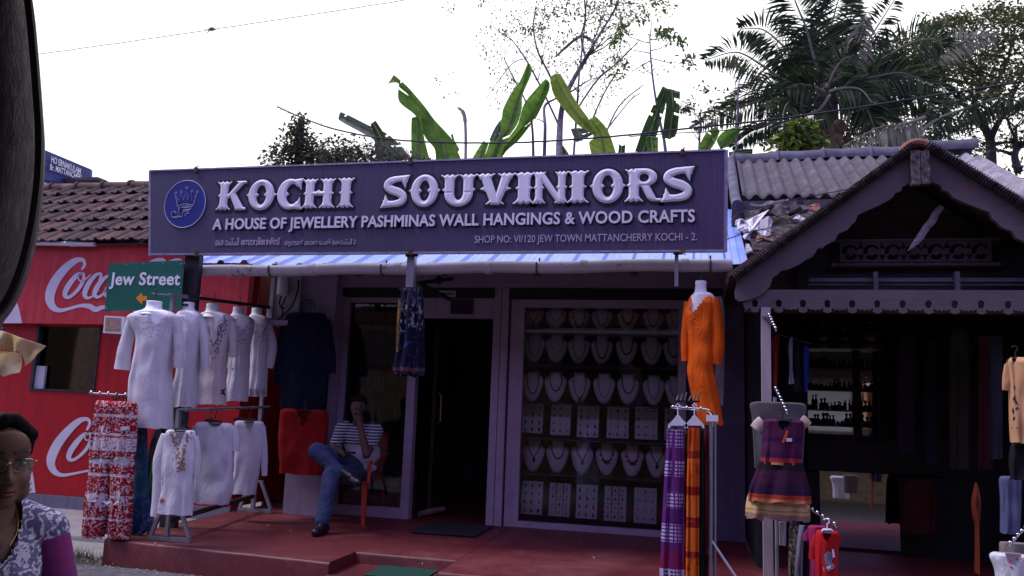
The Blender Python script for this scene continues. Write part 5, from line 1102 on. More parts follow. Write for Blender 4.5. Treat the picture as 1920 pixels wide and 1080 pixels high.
while k < 310:
    x = rng.uniform(1610, 2040); y = rng.uniform(0, 345)**1.0
    if not incrown(x, y) or rng.random() < np.interp(y, [120, 180, 330], [0, .62, .80]): continue
    k += 1; r = rng.uniform(.25, .55); leafcloud(mb, at(x, y, RY+rng.gauss(0, 1.2)), (r*1.5, r*1.2, r*.42), 62, .115, .062, rng)
for p, d in tips: leafcloud(mb, p, (.3, .3, .12), 10, .10, .05, rng)
put(mb, 'crown', [leaf_mat('rain_tree_leaf', (.065, .085, .028), (.11, .125, .042), sc=1), leaf_mat('rain_tree_leaf_deep', (.030, .040, .018), (.06, .068, .03), sc=1)], rt_, recalc=False)
# dense greenery low behind the ridge
dg = thing('dense_hedge', 'dense dark undergrowth low behind the corrugated roof ridge', 'hedge', (at(1640, 285, 14).x, 14, -.6)); mb = MB(); p = at(1640, 290, 14); mb.tube([(p.x, 14, -.6), (p.x, 14, p.z)], .05, 6); put(mb, 'stem', m_bark2, dg); mb = MB()
for k in range(26): leafcloud(mb, at(rng.uniform(1400, 1760), rng.uniform(245, 300), 14), (.4, .3, .25), 75, .12, .06, rng)
put(mb, 'crown', m_dkl, dg, recalc=False)

# ================================================================== cables
def cable(pts, Y, r, name, lab, m, tang=0):
    P = smooth_path(pts, 8); mb = MB(); mb.tube([at(x, y, lerp(Y[0], Y[1], i/(len(P)-1)))+Vector((0, 0, .006*noise.noise(Vector((i*.7, 1, 3))))) for i, (x, y) in enumerate(P)], r, 6)
    if tang:
        rg = random.Random(2)
        for k in range(tang):
            i = rg.randrange(len(P)*2//3, len(P)) if rg.random() < .8 else rg.randrange(len(P)); x, y = P[i]; q = at(x, y, lerp(Y[0], Y[1], i/(len(P)-1))); mb.tube([q, q+Vector((rg.gauss(0, .03), 0, rg.gauss(0, .03)))], .003, 3)
    return put(mb, name, m, label=lab, cat='cable', smooth=True)
m_cab = mat('black_cable', (.012, .011, .014), .6)
cable([(2050, 122), (1920, 152), (1760, 178), (1600, 203), (1450, 224), (1290, 241), (1180, 253), (1080, 261), (980, 267), (880, 268), (780, 265), (700, 257), (620, 240), (560, 218), (520, 200)], (8.2, 10), .0105, 'power_cable', 'thick black power cable sagging across the plants behind the sign', m_cab, 60)
cable([(1520, 214), (1430, 236), (1340, 246), (1260, 250), (1180, 256)], (8.9, 9.3), .006, 'power_cable', 'thin black wire running just below the thick cable near the palm', m_cab)
cable([(40, 106), (200, 84), (400, 55), (580, 28), (760, 0), (1000, -40)], (7.0, 7.6), .004, 'wire', 'thin straight wire crossing the white sky at top left', m_cab)
cable([(1376, 402), (1440, 385), (1520, 368), (1600, 352), (1660, 330)], (6.5, 6.9), .004, 'wire', 'thin black wire running up from the blue roof end to the gable', m_cab); cable([(1360, 450), (1400, 436), (1450, 425), (1500, 400)], (6.45, 6.8), .004, 'wire', 'short black wire crossing the blue roof corner and white plastic', m_cab)
mb = MB(); kq = at(397, 54.5, 7.15); mb.ball(kq, (.035, .02, .022), 8, 6); mb.tube([kq, kq+Vector((-.04, 0, -.025)), kq+Vector((-.055, 0, -.05))], [.008, .006, .002], 5); mb.tube([kq, kq+Vector((.045, 0, -.012)), kq+Vector((.07, 0, -.02))], [.010, .006, .002], 5); mb.tube([kq, kq+Vector((-.06, 0, .006)), kq+Vector((-.09, 0, -.0))], [.007, .004, .002], 5)
put(mb, 'rag_knot', mat('rag', (.30, .14, .12), .9), label='small reddish rag knotted on the thin wire', cat='rag', smooth=True)
# ================================================================== goods on show
w_kur = cotton('white_cotton', (.74, .725, .78), .6, .45); w_kur2 = cotton('white_lawn', (.72, .71, .77), .3, .6); w_cream = cotton('cream_cotton', (.74, .68, .68), .2, .4)
m_form = mat('mannequin_white', (.84, .84, .88), .55, var=.04); m_lace = mat('grey_lace', (.36, .34, .42), .9, var=.5, scale=45, bump=.4); m_navy_em = mat('navy_thread', (.035, .028, .085), .8); m_tan_em = mat('tan_thread', (.34, .15, .07), .85, var=.5, scale=40)
m_hang = mat('black_hanger', (.012, .012, .014), .4); m_hangw = mat('white_hanger', (.7, .7, .78), .4)
def hanger(px, py, w, Y, rail_py, m, lab, group=None, name='hanger'):
    """hook over the rail, two sloping arms"""
    a, t, l, r = at(px, py, Y), at(px, rail_py, Y), at(px-w/2, py+w*.16, Y), at(px+w/2, py+w*.16, Y); mb = MB(); h = (t.z-a.z)
    mb.tube([a, a+Vector((0, 0, h*.55)), a+Vector((.012, 0, h*.75)), a+Vector((.012, 0, h*.98)), a+Vector((-.003, 0, h*1.08)), a+Vector((-.02, 0, h*.95))], .0045, 6)
    mb.tube([l, l.lerp(a, .5)+Vector((0, 0, .008)), a, r.lerp(a, .5)+Vector((0, 0, .008)), r], [.006, .009, .010, .009, .006], 8); mb.tube([l, r], .005, 6)
    return put(mb, name, m, label=lab, cat='hanger', group=group, smooth=True)
def neckform(parent, px, y0, y1, w, Y, vee, depth, rail=None, rows=None):
    """neck of a torso form and the skin of the chest that the neckline leaves free"""
    a, b = at(px, y0, Y), at(px, y1, Y); r = (at(px+w/2, y0, Y).x-at(px-w/2, y0, Y).x)/2; h = a.z-b.z; mb = MB()
    mb.lathe([(r*1.9, -.04), (r*1.35, 0), (r*1.02, h*.25), (r*.93, h*.6), (r*.98, h*.92), (r*.9, h), (r*.3, h+.004)], (a.x, Y, b.z), 18, sy=.9)
    if vee:
        k = max(y for x, y in vee)+14; R2 = [r for r in smooth_path(rows, 4) if r[0] < k]
        loft(mb, [(y, lerp(l, (l+q)/2, .06), lerp(q, (l+q)/2, .06)) for y, l, q in R2], Y, depth*.86, m=20, amp=0, crumple=0)
    put(mb, 'torso_form', m_form, parent, smooth=True)
    if rail is not None:
        mb = MB(); mb.tube([a, Vector((a.x, Y, a.z+.03)), Vector((a.x+.01, Y, a.z+rail)), Vector((a.x-.01, Y, a.z+rail+.012))], .005, 6); put(mb, 'hook', M['dark_metal'], parent, smooth=True)
def decal(parent, name, bv, shapes, m, lift=.004):
    """small marks laid on a cloth: shapes of (x, y) pixels, each a filled polygon"""
    mb = MB()
    for s in shapes:
        q = [on(bv, x, y, lift)[0] for x, y in s]
        if all(v is not None for v in q) and len(q) > 2:
            n = len(q); nn = Vector((0, -.0015, 0)); mb.add(q+[p-nn for p in q], [tuple(range(n)), tuple(range(2*n-1, n-1, -1))]+[(i, i+n, (i+1) % n+n, (i+1) % n) for i in range(n)])
    if mb.v: put(mb, name, m, parent)
def petal(x, y, L, W, a):
    c, s = math.cos(a), math.sin(a); return [(x+u*c-v*s, y+u*s+v*c) for u, v in ((0, 0), (L*.4, W/2), (L, 0), (L*.4, -W/2))]
GM = 'white kurtis on torso forms along the stand'
kspec = [
 ('white embossed long sleeved kurti on a torso form, nearest and tallest on the stand', 6.0, (290, 565, 582, 26), [(268, 570), (273, 585), (283, 598), (292, 609), (303, 599), (314, 590), (317, 570)], [(581, 270, 311), (587, 254, 326), (596, 241, 334), (614, 249, 331), (634, 257, 329), (665, 254, 324), (690, 250, 320), (718, 243, 321), (760, 242, 322), (802, 241, 323)], .24, w_kur, [[(250, 596, 22), (241, 628, 24), (233, 660, 27), (229, 693, 30)], [(327, 597, 22), (334, 630, 20), (336, 660, 20), (334, 690, 18)]]),
 ('white embossed kurti half hidden behind the nearest torso form', 6.42, (355, 567, 584, 20), [(340, 570), (344, 586), (350, 596), (358, 605), (368, 594), (376, 584), (374, 570)], [(583, 341, 370), (591, 331, 379), (610, 327, 381), (650, 333, 377), (700, 333, 372), (730, 326, 370), (763, 321, 367)], .22, w_kur, [[(376, 600, 20), (383, 640, 18), (384, 690, 16)]]),
 ('cream kurti with dark navy floral embroidery round its deep neckline', 6.82, (400, 570, 588, 23), [(382, 570), (380, 584), (384, 598), (396, 603), (398, 621), (406, 621), (409, 602), (419, 595), (421, 584), (416, 570)], [(585, 385, 416), (590, 376, 431), (603, 370, 440), (647, 379, 429), (691, 372, 423), (720, 368, 423), (758, 365, 423)], .2, w_cream, [[(434, 604, 18), (437, 640, 16), (437, 670, 14)]]),
 ('white kurti with pale grey yoke and a dark band on its left cuff', 7.16, (448, 576, 592, 20), [(436, 576), (438, 590), (441, 604), (448, 611), (454, 620), (460, 611), (466, 602), (465, 590), (462, 576)], [(590, 437, 461), (596, 431, 472), (608, 427, 476), (650, 434, 468), (690, 431, 466), (725, 425, 465), (752, 422, 463)], .2, w_kur2, [[(432, 610, 17), (428, 650, 16), (429, 693, 15)]]),
 ('white kurti with lace hem farthest along the stand, right sleeve puffed', 7.5, (482, 578, 593, 18), [(470, 578), (472, 592), (478, 600), (482, 607), (492, 607), (496, 599), (494, 588), (494, 576)], [(591, 472, 494), (596, 468, 503), (608, 465, 508), (650, 470, 503), (690, 470, 501), (720, 466, 499), (743, 464, 498)], .2, w_kur2, [[(503, 608, 15), (511, 645, 17), (508, 672, 18), (505, 690, 14)]]),
]
for i, (lab, Y, nk, vee, rows, dp, m, slv) in enumerate(kspec):
    t_ = thing('mannequin', lab, 'mannequin', (at(nk[0], rows[-1][0], Y).x, Y, at(nk[0], rows[-1][0], Y).z), GM)
    neckform(t_, *nk, Y, vee, dp, .10, rows)
    mb = MB(); loft(mb, rows, Y, dp, n=76, m=64, amp=.007, freq=7, seed=i+1, crumple=.005); cutout(mb, vee, Y)
    for s in slv: sleeve(mb, s, Y, seed=i)
    bv = mb.bvh(); k_ = put(mb, 'kurti', m, t_, smooth='all'); rng = random.Random(i+50); sh = []
    if i == 2:
        for (x, y) in [(u, v) for u in np.arange(376, 428, 2.6) for v in np.arange(598, 676, 2.6)]:
            lim = np.interp(y, [595, 620, 650, 676], [40, 24, 14, 3]); inn = np.interp(y, [595, 606, 624, 640, 700], [19, 17, 11, 4, 0])
            x += rng.gauss(0, .8); y += rng.gauss(0, .8)
            if inn < abs(x-399) < lim and rng.random() < .62: sh.append(petal(x, y, rng.uniform(2.5, 5), 1.8, rng.uniform(0, 6.3)))
        decal(k_, 'embroidery', bv, sh, m_navy_em)
        out = [(379, 590), (379, 604), (390, 611), (393, 630), (400, 645), (407, 630), (409, 611), (420, 604), (419, 590)]; P = [p for p in (on(bv, x, y, .006)[0] for x, y, *_ in smooth_path(out, 4)) if p]
        mb = MB(); mb.tube(P, .009, 5); put(mb, 'neck_band', m_lace, k_)
        decal(k_, 'cuff_motif', bv, [petal(419, 735, 8, 4, a) for a in (0, 1.3, 2.5, 3.8, 5.0)], m_navy_em)
    elif i in (0, 1):
        cx = nk[0]+(0 if i == 0 else 2)
        for k in range(150 if i == 0 else 70):
            y = rng.uniform(592, 632); x = cx+rng.gauss(0, 22 if i == 0 else 14)
            if abs(x-cx) > (np.interp(y, [590, 608], [14, 2])): sh.append(petal(x, y, rng.uniform(3, 5.5), 2.4, rng.uniform(0, 6.3)))
        decal(k_, 'embossing', bv, sh, w_kur, .003)
    elif i == 3:
        for k in range(90): y = rng.uniform(598, 645); x = 452+rng.gauss(0, 9); sh.append(petal(x, y, rng.uniform(2, 4.5), 2, rng.uniform(0, 6.3)))
        decal(k_, 'yoke_lace', bv, sh, m_lace); decal(k_, 'cuff_band', bv, [[(421, 690), (437, 690), (437, 693), (421, 693)]], m_navy_em)
    else:
        for k in range(90): y = rng.uniform(600, 640); x = 492+rng.gauss(0, 8); sh.append(petal(x, y, rng.uniform(2, 4.5), 2, rng.uniform(0, 6.3)))
        for k in range(120): sh.append(petal(rng.uniform(465, 498), rng.uniform(729, 742), 3, 2, rng.uniform(0, 6.3)))
        decal(k_, 'yoke_lace', bv, sh, m_lace)
# stand that carries the forms
stn = thing('display_stand', 'grey tubular stand whose top rail carries the torso forms', 'display stand', (-4.55, 6.8, 0)); mb = MB()
ra, rb_ = at(290, 551, 5.95), at(505, 578, 7.62); ra.z = rb_.z = 2.06
mb.bar(at(286, 550, 6.02), at(318, 553, 6.02), .022, .012); put(mb, 'front_bar', M['rail_metal'], stn)
mb = MB(); mb.bar(at(318, 553, 6.03), at(350, 556, 6.25), .03, .03); put(mb, 'joint', M['rail_metal'], stn); mb = MB(); mb.bar(at(350, 556, 6.25), at(508, 577, 7.66), .032, .032); put(mb, 'rail', M['dark_metal'], stn)
for px, py, Y in ((325, 556, 6.08), (505, 578, 7.66)): p = at(px, py, Y); mb = MB(); mb.bar((p.x, p.y, .002), p, .035); put(mb, 'upright', M['rail_metal'], stn)
mb = MB()
for k in range(14): p = at(450, lerp(520, 574, k/13), 7.1); mb.ball(p, .007, 6, 4)
mb.tube([at(450, 516, 7.1), at(450, 576, 7.1)], .0025, 4); put(mb, 'chain', M['rail_metal'], stn)

# low rail with white shirts
rk = thing('garment_rail', 'low pale metal garment rail with triangular feet at the left edge of the platform', 'clothes rail', (-4.3, 6.7, 0))
n0, n1 = Vector((-4.13, 5.86, 0)), Vector((-4.44, 7.66, 0)); zt0 = 1.04
mb = MB(); mb.tube([n0+Vector((.0, -.06, zt0)), n1+Vector((0, .12, zt0+.03))], .014, 8); put(mb, 'rail', M['rail_metal'], rk, smooth=True)
for p in (n0, n1):
    mb = MB(); mb.bar(p+Vector((-.19, 0, .02)), p+Vector((.19, 0, .02)), .034, .034); mb.bar(p+Vector((-.03, 0, .04)), p+Vector((-.03, 0, zt0)), .03, .03); mb.bar(p+Vector((.05, 0, .30)), p+Vector((.175, 0, .04)), .028, .028); mb.bar(p+Vector((-.08, 0, .30)), p+Vector((-.175, 0, .04)), .028, .028); mb.bar(p+Vector((-.095, 0.002, .31)), p+Vector((.065, 0.002, .31)), .024, .024); put(mb, 'foot', M['rail_metal'], rk)
mb = MB(); mb.bar(n0+Vector((-.03, .02, .16)), n1+Vector((-.03, -.02, .16)), .025, .04); put(mb, 'lower_bar', M['dark_metal'], rk)
def shirt(name, lab, cat, rows, Y, dp, m, slv=(), seed=0, neck=None, neckm=None, group=None, amp=.006, vee=None):
    t_ = thing(name, lab, cat, (at(rows[0][1], rows[-1][0], Y).x, Y, at(rows[0][1], rows[-1][0], Y).z), group); mb = MB(); loft(mb, rows, Y, dp, m=46 if neck else 26, n=68 if neck else 40, amp=amp, freq=6, seed=seed, crumple=.006)
    if neck: cutout(mb, [(neck[0][0], neck[0][1]-8)]+list(neck)+[(neck[-1][0], neck[-1][1]-8)], Y)
    for s in slv: sleeve(mb, s, Y, seed=seed, flat_=.5)
    bv = mb.bvh(); b = put(mb, 'body', m, t_, smooth='all')
    return t_, b, bv
GS = 'white shirts on the low rail'
t_, b_, bv = shirt('kurta', 'white long sleeved kurta with tan embroidered neckline at the front of the low rail', 'kurta', [(806, 318, 360), (812, 312, 366), (850, 307, 367), (900, 304, 363), (940, 300, 361), (964, 297, 360)], 5.70, .12, w_kur2, [[(314, 816, 24), (300, 862, 26), (297, 915, 22), (291, 968, 18)], [(364, 818, 16), (369, 850, 16), (368, 890, 14)]], 21, [(326, 806), (332, 822), (337, 838), (341, 822), (350, 806)], M['dim'], GS)
rng = random.Random(77); decal(b_, 'embroidery', bv, [petal(x, y, rng.uniform(3, 5), 2.4, rng.uniform(0, 6.3)) for x, y in [(338+rng.choice((-1, 1))*(abs(rng.gauss(0, 3.0))+np.interp(y, [806, 842, 890], [15, 4, 0])), y) for y in np.linspace(808, 884, 150)]], m_tan_em); decal(b_, 'cuff_mark', bv, [petal(303, 938, 6, 4, a) for a in (0, 1.2, 2.4, 3.6, 4.8)], mat('rust_mark', (.35, .10, .05), .9))
shirt('shirt', 'plain white short sleeved shirt in the middle of the low rail', 'shirt', [(792, 378, 428), (798, 368, 437), (830, 366, 439), (880, 363, 437), (915, 362, 436), (944, 362, 428)], 6.5, .12, w_kur2, [[(371, 802, 20), (364, 825, 20), (363, 852, 18)], [(434, 800, 20), (441, 822, 18), (442, 846, 16)]], 22, [(390, 792), (398, 800), (408, 801), (418, 792)], M['dim'], GS)
shirt('shirt', 'white loose V necked shirt at the far right of the low rail', 'shirt', [(789, 450, 486), (795, 441, 495), (830, 441, 494), (880, 440, 487), (905, 434, 482), (926, 430, 478)], 7.05, .12, w_kur2, [[(489, 800, 18), (495, 840, 14), (496, 892, 11)]], 23, [(458, 789), (467, 815), (478, 789)], M['dim'], GS)
GD = 'dark tops behind the front kurta'
shirt('top', 'green top hanging half hidden behind the front white kurta', 'top', [(802, 302, 330), (820, 296, 332), (870, 284, 330), (927, 276, 328)], 6.1, .05, cloth('green_cotton', (.006, .11, .025)), (), 24, group=GD)
shirt('top', 'maroon top showing its edge left of the green top', 'top', [(800, 300, 325), (830, 291, 322), (868, 284, 315)], 6.2, .05, cloth('maroon_cotton', (.09, .008, .014)), (), 25, group=GD); shirt('top', 'black top hanging leftmost behind the front kurta', 'top', [(799, 294, 318), (840, 281, 310), (900, 272, 300), (960, 270, 300)], 6.3, .05, cloth('black_cotton', (.012, .011, .014)), (), 26, group=GD)
HB = 'black hangers on the low rail'
for px, py, w, Y, r, lab in ((339, 803, 34, 5.70, 772, 'black hanger of the tan embroidered kurta'), (331, 800, 20, 6.1, 771, 'black hanger holding the green top'), (346, 800, 18, 6.2, 772, 'black hanger with the maroon top'), (403, 789, 40, 6.5, 768, 'black hanger of the plain short sleeved white shirt'), (393, 786, 20, 6.35, 768, 'spare black hanger left of the short sleeved white shirt'), (468, 786, 34, 7.05, 766, 'black hanger of the V necked white shirt'), (448, 784, 22, 6.85, 767, 'spare black hanger left of the V necked white shirt')): hanger(px, py, w, Y, r, m_hang, lab, HB)

# elephant print trousers and the blue pair
Rd, Wh, Pk = (.30, .006, .012), (.60, .56, .60), (.36, .10, .12)
ba = [(0, Rd), (.14, Wh), (.155, Rd), (.30, Wh), (.32, Rd), (.45, Wh), (.47, Rd), (.54, Wh), (.56, Rd), (.635, Wh), (.65, Wh), (.73, Rd), (.75, Wh), (.765, Rd), (.88, Wh), (.90, Rd)]
bb_ = [(0, Wh), (.14, Rd), (.155, Wh), (.30, Rd), (.32, Wh), (.45, Rd), (.47, Wh), (.54, Rd), (.56, Wh), (.635, Rd), (.65, Rd), (.73, Wh), (.75, Rd), (.765, Wh), (.88, Rd), (.90, Wh)]
m_ele = banded('printed_red_white', ba, bb_, 62, (.545, .585), stretch=(1, .3, 1))
def trousers(name, lab, Y, top, legs, m, seed, group=None, dp=.12):
    t_ = thing(name, lab, 'trousers', (at(top[0][1], legs[0][-1][0], Y).x, Y, at(top[0][1], legs[0][-1][0], Y).z), group); mb = MB(); loft(mb, top, Y, dp, m=14, n=56, amp=.010, freq=13, seed=seed, grow=.3)
    for l in legs: loft(mb, l, Y, dp*.9, m=22, n=44, amp=.014, freq=8, seed=seed+3, dprof=lambda t: 1)
    return t_, put(mb, 'cloth', m, t_, smooth='all')
PT = 'printed loose trousers on the chrome rail'
t_, c_ = trousers('printed_trousers', 'wide red and white elephant print trousers hanging from the chrome rail', 5.78, [(752, 182, 254), (760, 178, 257), (780, 177, 257), (820, 172, 256), (858, 169, 253)], [[(845, 170, 213), (907, 165, 209), (947, 160, 204), (985, 157, 198), (1007, 156, 193)], [(845, 208, 253), (907, 207, 250), (947, 206, 248), (985, 205, 245), (1009, 204, 243)]], m_ele, 31, PT)
# elephants on two of the bands, drawn as flat prints
mb0 = MB()
for q in c_.data.polygons: mb0.f.append(tuple(q.vertices))
mb0.v = [tuple(v.co+WL[c_]) for v in c_.data.vertices]; bv = mb0.bvh(); sh = []
def eleph(x, y, s, f=1): 
    return [[(x+f*a*s, y+b*s) for a, b in P] for P in ([(-5, -3), (-3, -5), (1, -5.4), (4, -4.5), (5, -2), (5, 5), (3.2, 5), (3, 1.5), (-2, 1.5), (-2.2, 5), (-4, 5), (-4.4, 1)], [(4.2, -5), (6, -5.6), (7.6, -4.4), (8, -2), (8.2, 2.5), (7.3, 2.6), (7, -.5), (5.2, -.4)])]
for x, y, s, f in ((176, 938, 2.6, 1), (197, 948, 2.2, -1), (216, 944, 2.2, 1), (238, 934, 2.6, -1), (180, 868, 1.6, 1), (200, 868, 1.6, -1), (222, 866, 1.8, 1), (242, 866, 1.8, -1), (232, 806, 1.3, 1), (195, 806, 1.3, -1)): sh += eleph(x, y, s, f)
decal(c_, 'elephant_print', bv, sh, mat('print_white', (.56, .52, .56), .9), .003)
trousers('printed_trousers', 'blue printed trousers hanging behind the red elephant pair', 6.0, [(750, 232, 268), (765, 230, 273), (800, 235, 275), (850, 225, 276)], [[(840, 222, 277), (900, 225, 278), (960, 208, 282), (985, 200, 284), (1003, 190, 262)]], banded('printed_blue', [(0, (.02, .05, .15)), (.3, (.018, .075, .15)), (.7, (.02, .06, .16))], [(0, (.10, .12, .2)), (.25, (.05, .12, .16)), (.5, (.13, .09, .12)), (.75, (.06, .13, .18))], 20, (.52, .60)), 33, PT, .06)
cr_ = thing('chrome_rail', 'short chrome hanging rail with ball stops in front of the red wall', 'rail', tuple(at(205, 741, 5.86))); mb = MB(); a, b = at(168, 737, 5.84), at(262, 743, 5.98); mb.tube([a, b], .008, 8); mb.tube([b, Vector((b.x, b.y+.02, .0)), ], .012, 8)
for k in range(5): mb.ball(a.lerp(b, .03+k*.17)+Vector((0, 0, .012)), .011, 8, 6)
put(mb, 'rail', M['chrome'], cr_, smooth=True)
for px, w, lab in ((216, 50, 'black hanger holding the red elephant print trousers'), (230, 40, 'second black hanger holding the blue printed trousers')): hanger(px, 756, w, 5.84 if w == 50 else 6.0, 736, m_hang, lab, 'black hangers on the chrome rail')
mb = MB()
for k in range(5): mb.tube([at(212+k*6, 742, 5.95), at(214+k*6, 756, 5.95), at(224+k*5, 766, 5.95)], .006, 5)
put(mb, 'clip_hangers', m_hang, label='bunch of empty black clip hangers on the chrome rail', cat='hangers', kind='stuff')

# wall display left of the small window
shirt('dress', 'long navy dress with faint gold thread hanging on the lilac wall', 'dress', [(586, 552, 598), (594, 536, 612), (640, 530, 617), (700, 528, 616), (760, 524, 612), (786, 530, 602)], 7.55, .12, banded('navy_silk', [(0, (.006, .007, .022)), (.5, (.007, .008, .028))], [(0, (.02, .02, .05)), (.5, (.05, .045, .04))], 30, (.62, .68)), [[(540, 600, 22), (530, 660, 26), (526, 720, 26)], [(608, 600, 22), (618, 660, 22), (620, 700, 20)]], 41)
hanger(574, 588, 50, 7.55, 562, m_hang, 'black hanger of the navy dress on the lilac wall')
hk = thing('wall_hook', 'black curly wall hook above the navy dress', 'hook', tuple(at(580, 570, 7.66))); mb = MB(); mb.tube([at(562, 570, 7.66), at(572, 571, 7.62), at(578, 563, 7.6), at(588, 562, 7.6), at(588, 580, 7.6)], .010, 6); mb.tube([at(582, 563, 7.6), at(582, 584, 7.6)], .006, 5); put(mb, 'hook', M['dark_metal'], hk, smooth=True)
t_, b_, bv = shirt('vest', 'sleeveless red V necked vest with white shoulder trim hanging beside the seated man', 'vest', [(767, 536, 608), (772, 527, 615), (790, 524, 616), (830, 522, 612), (870, 524, 608), (889, 523, 606)], 7.42, .12, cloth('red_vest', (.26, .010, .010)), (), 42, [(554, 767), (560, 778), (569, 800), (580, 778), (588, 767)], M['dim'])
decal(b_, 'shoulder_trim', bv, [[(525, 773), (532, 767), (553, 767), (553, 770), (533, 771), (526, 777)], [(590, 767), (606, 767), (615, 772), (615, 778), (608, 772), (590, 770)]], w_kur2); hanger(571, 768, 56, 7.42, 752, m_hang, 'black hanger of the red vest')
# floral trousers hanging from the middle post
flr = banded('dark_floral', [(0, (.008, .008, .022)), (.06, (.13, .03, .025)), (.10, (.006, .006, .018))], [(0, (.05, .06, .14)), (.12, (.02, .025, .09)), (.3, (.03, .035, .12)), (.5, (.24, .23, .30)), (.8, (.06, .06, .10))], 26, (.56, .61), stretch=(1, 1, .6))
t_ = thing('printed_trousers', 'dark blue floral trousers hanging in a bunch from the middle sign post', 'trousers', tuple(at(768, 703, 6.42))); mb = MB(); loft(mb, [(541, 752, 792), (580, 749, 794), (640, 744, 795), (690, 736, 796), (704, 744, 793)], 6.42, .16, m=30, n=64, amp=.018, freq=9, seed=43, grow=.2); b_ = put(mb, 'cloth', flr, t_, smooth='all')
mb = MB(); loft(mb, [(560, 747, 754), (620, 744, 752), (660, 743, 750)], 6.36, .05, m=8, n=16, amp=.004, seed=44); put(mb, 'yellow_panel', mat('yellow_floral', (.25, .15, .03), .9, col2=(.04, .03, .03), scale=22), t_, smooth='all')
mb = MB(); mb.bar(at(748, 541, 6.42), at(792, 541, 6.42), .03, .02); put(mb, 'clip_hanger', m_hang, label='black clip hanger of the floral trousers', cat='hanger')
# plate, lamp, mats, roll, bale
ap = thing('name_plate', 'tiny cream name plate on the dark shutter housing above the door', 'sign', tuple(at(840, 556, 7.85))); mb = MB(); mb.prism(pp([(824, 545), (855, 545), (855, 556.5), (824, 556.5)], 7.855), 7.845, 7.858); put(mb, 'plate', mat('cream_plate', (.36, .32, .33), .6, var=.15, scale=20), ap); mb = MB(); text(mb, 'Asian', plane_map(827.5, 553, 852, 553, 6, 7.844), .012, .002); put(mb, 'lettering', M['black'], ap)
sl = thing('spot_lamp', 'small black lamp hanging below the gutter pipe above the door', 'lamp', tuple(at(823, 535, 6.9))); mb = MB(); p = at(823, 520, 6.9); mb.tube([p, p+Vector((0, 0, .05))], .006, 6); mb.lathe([(.02, -.06), (.028, -.045), (.032, -.01), (.03, 0), (.012, .01)], tuple(p), 12); put(mb, 'shade', M['black'], sl, smooth=True)
def mat_rug(x0, x1, y0, y1, z, m, lab, seed):
    mb = MB(); rows = [[(x+.006*noise.noise(Vector((y*6, seed, 0))), y+.006*noise.noise(Vector((x*6, 0, seed))), z+.010+.004*noise.noise(Vector((x*5, y*5, seed)))) for x in np.linspace(x0, x1, 22)] for y in np.linspace(y0, y1, 14)]; mb.grid(rows); mb.solid(.008); return put(mb, 'door_mat', m, label=lab, cat='mat')
a, b = atz(768, 1000, 0), atz(905, 1003, 0); c = atz(800, 980, 0); mat_rug(a.x, b.x-.02, a.y+.0, c.y, 0, mat('dark_coir', (.018, .018, .022), .95, var=.5, scale=60, bump=.8, bscale=200), 'dark worn door mat in front of the open doorway', 3)
a, b = atz(716, 1063, -.085), atz(832, 1066, -.085); mat_rug(a.x, b.x, 5.66, a.y+.02, -.085, mat('green_turf_mat', (.006, .055, .035), .95, var=.4, scale=80, bump=.8, bscale=250), 'green plastic turf mat lying on the recessed step', 5)
mb = MB(); a, b = at(787, 962, 8.1), at(832, 940, 8.5); a.z, b.z = .035, .045; mb.tube([a, a.lerp(b, .5)+Vector((0, 0, .004)), b], [.03, .034, .03], 12); put(mb, 'cloth_roll', mat('pinkish_roll', (.2, .13, .13), .9, var=.3), label='pinkish rolled cloth lying just inside the doorway', cat='cloth roll', smooth=True)
fb = MB(); a = at(692, 960, 8.15); fb.box((a.x, 8.12, .02), (wx0-.02, 8.4, .42)); put(fb, 'cushion_bale', mat('paisley_bale', (.16, .12, .11), .9, col2=(.03, .022, .03), scale=16, lo=.45, hi=.52), label='paisley covered bale low behind the small window', cat='bale')
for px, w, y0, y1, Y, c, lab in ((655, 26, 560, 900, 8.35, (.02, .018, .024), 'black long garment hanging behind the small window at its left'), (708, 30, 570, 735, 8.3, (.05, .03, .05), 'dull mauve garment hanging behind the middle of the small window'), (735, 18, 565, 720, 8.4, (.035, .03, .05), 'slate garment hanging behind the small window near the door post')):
    shirt('garment', lab, 'garment', [(y0, px-w*.3, px+w*.3), (y0+12, px-w*.5, px+w*.5), (y1, px-w*.55, px+w*.5)], Y, .1, cloth('dim_cloth', c), (), px, amp=.012, group='garments behind the small window')

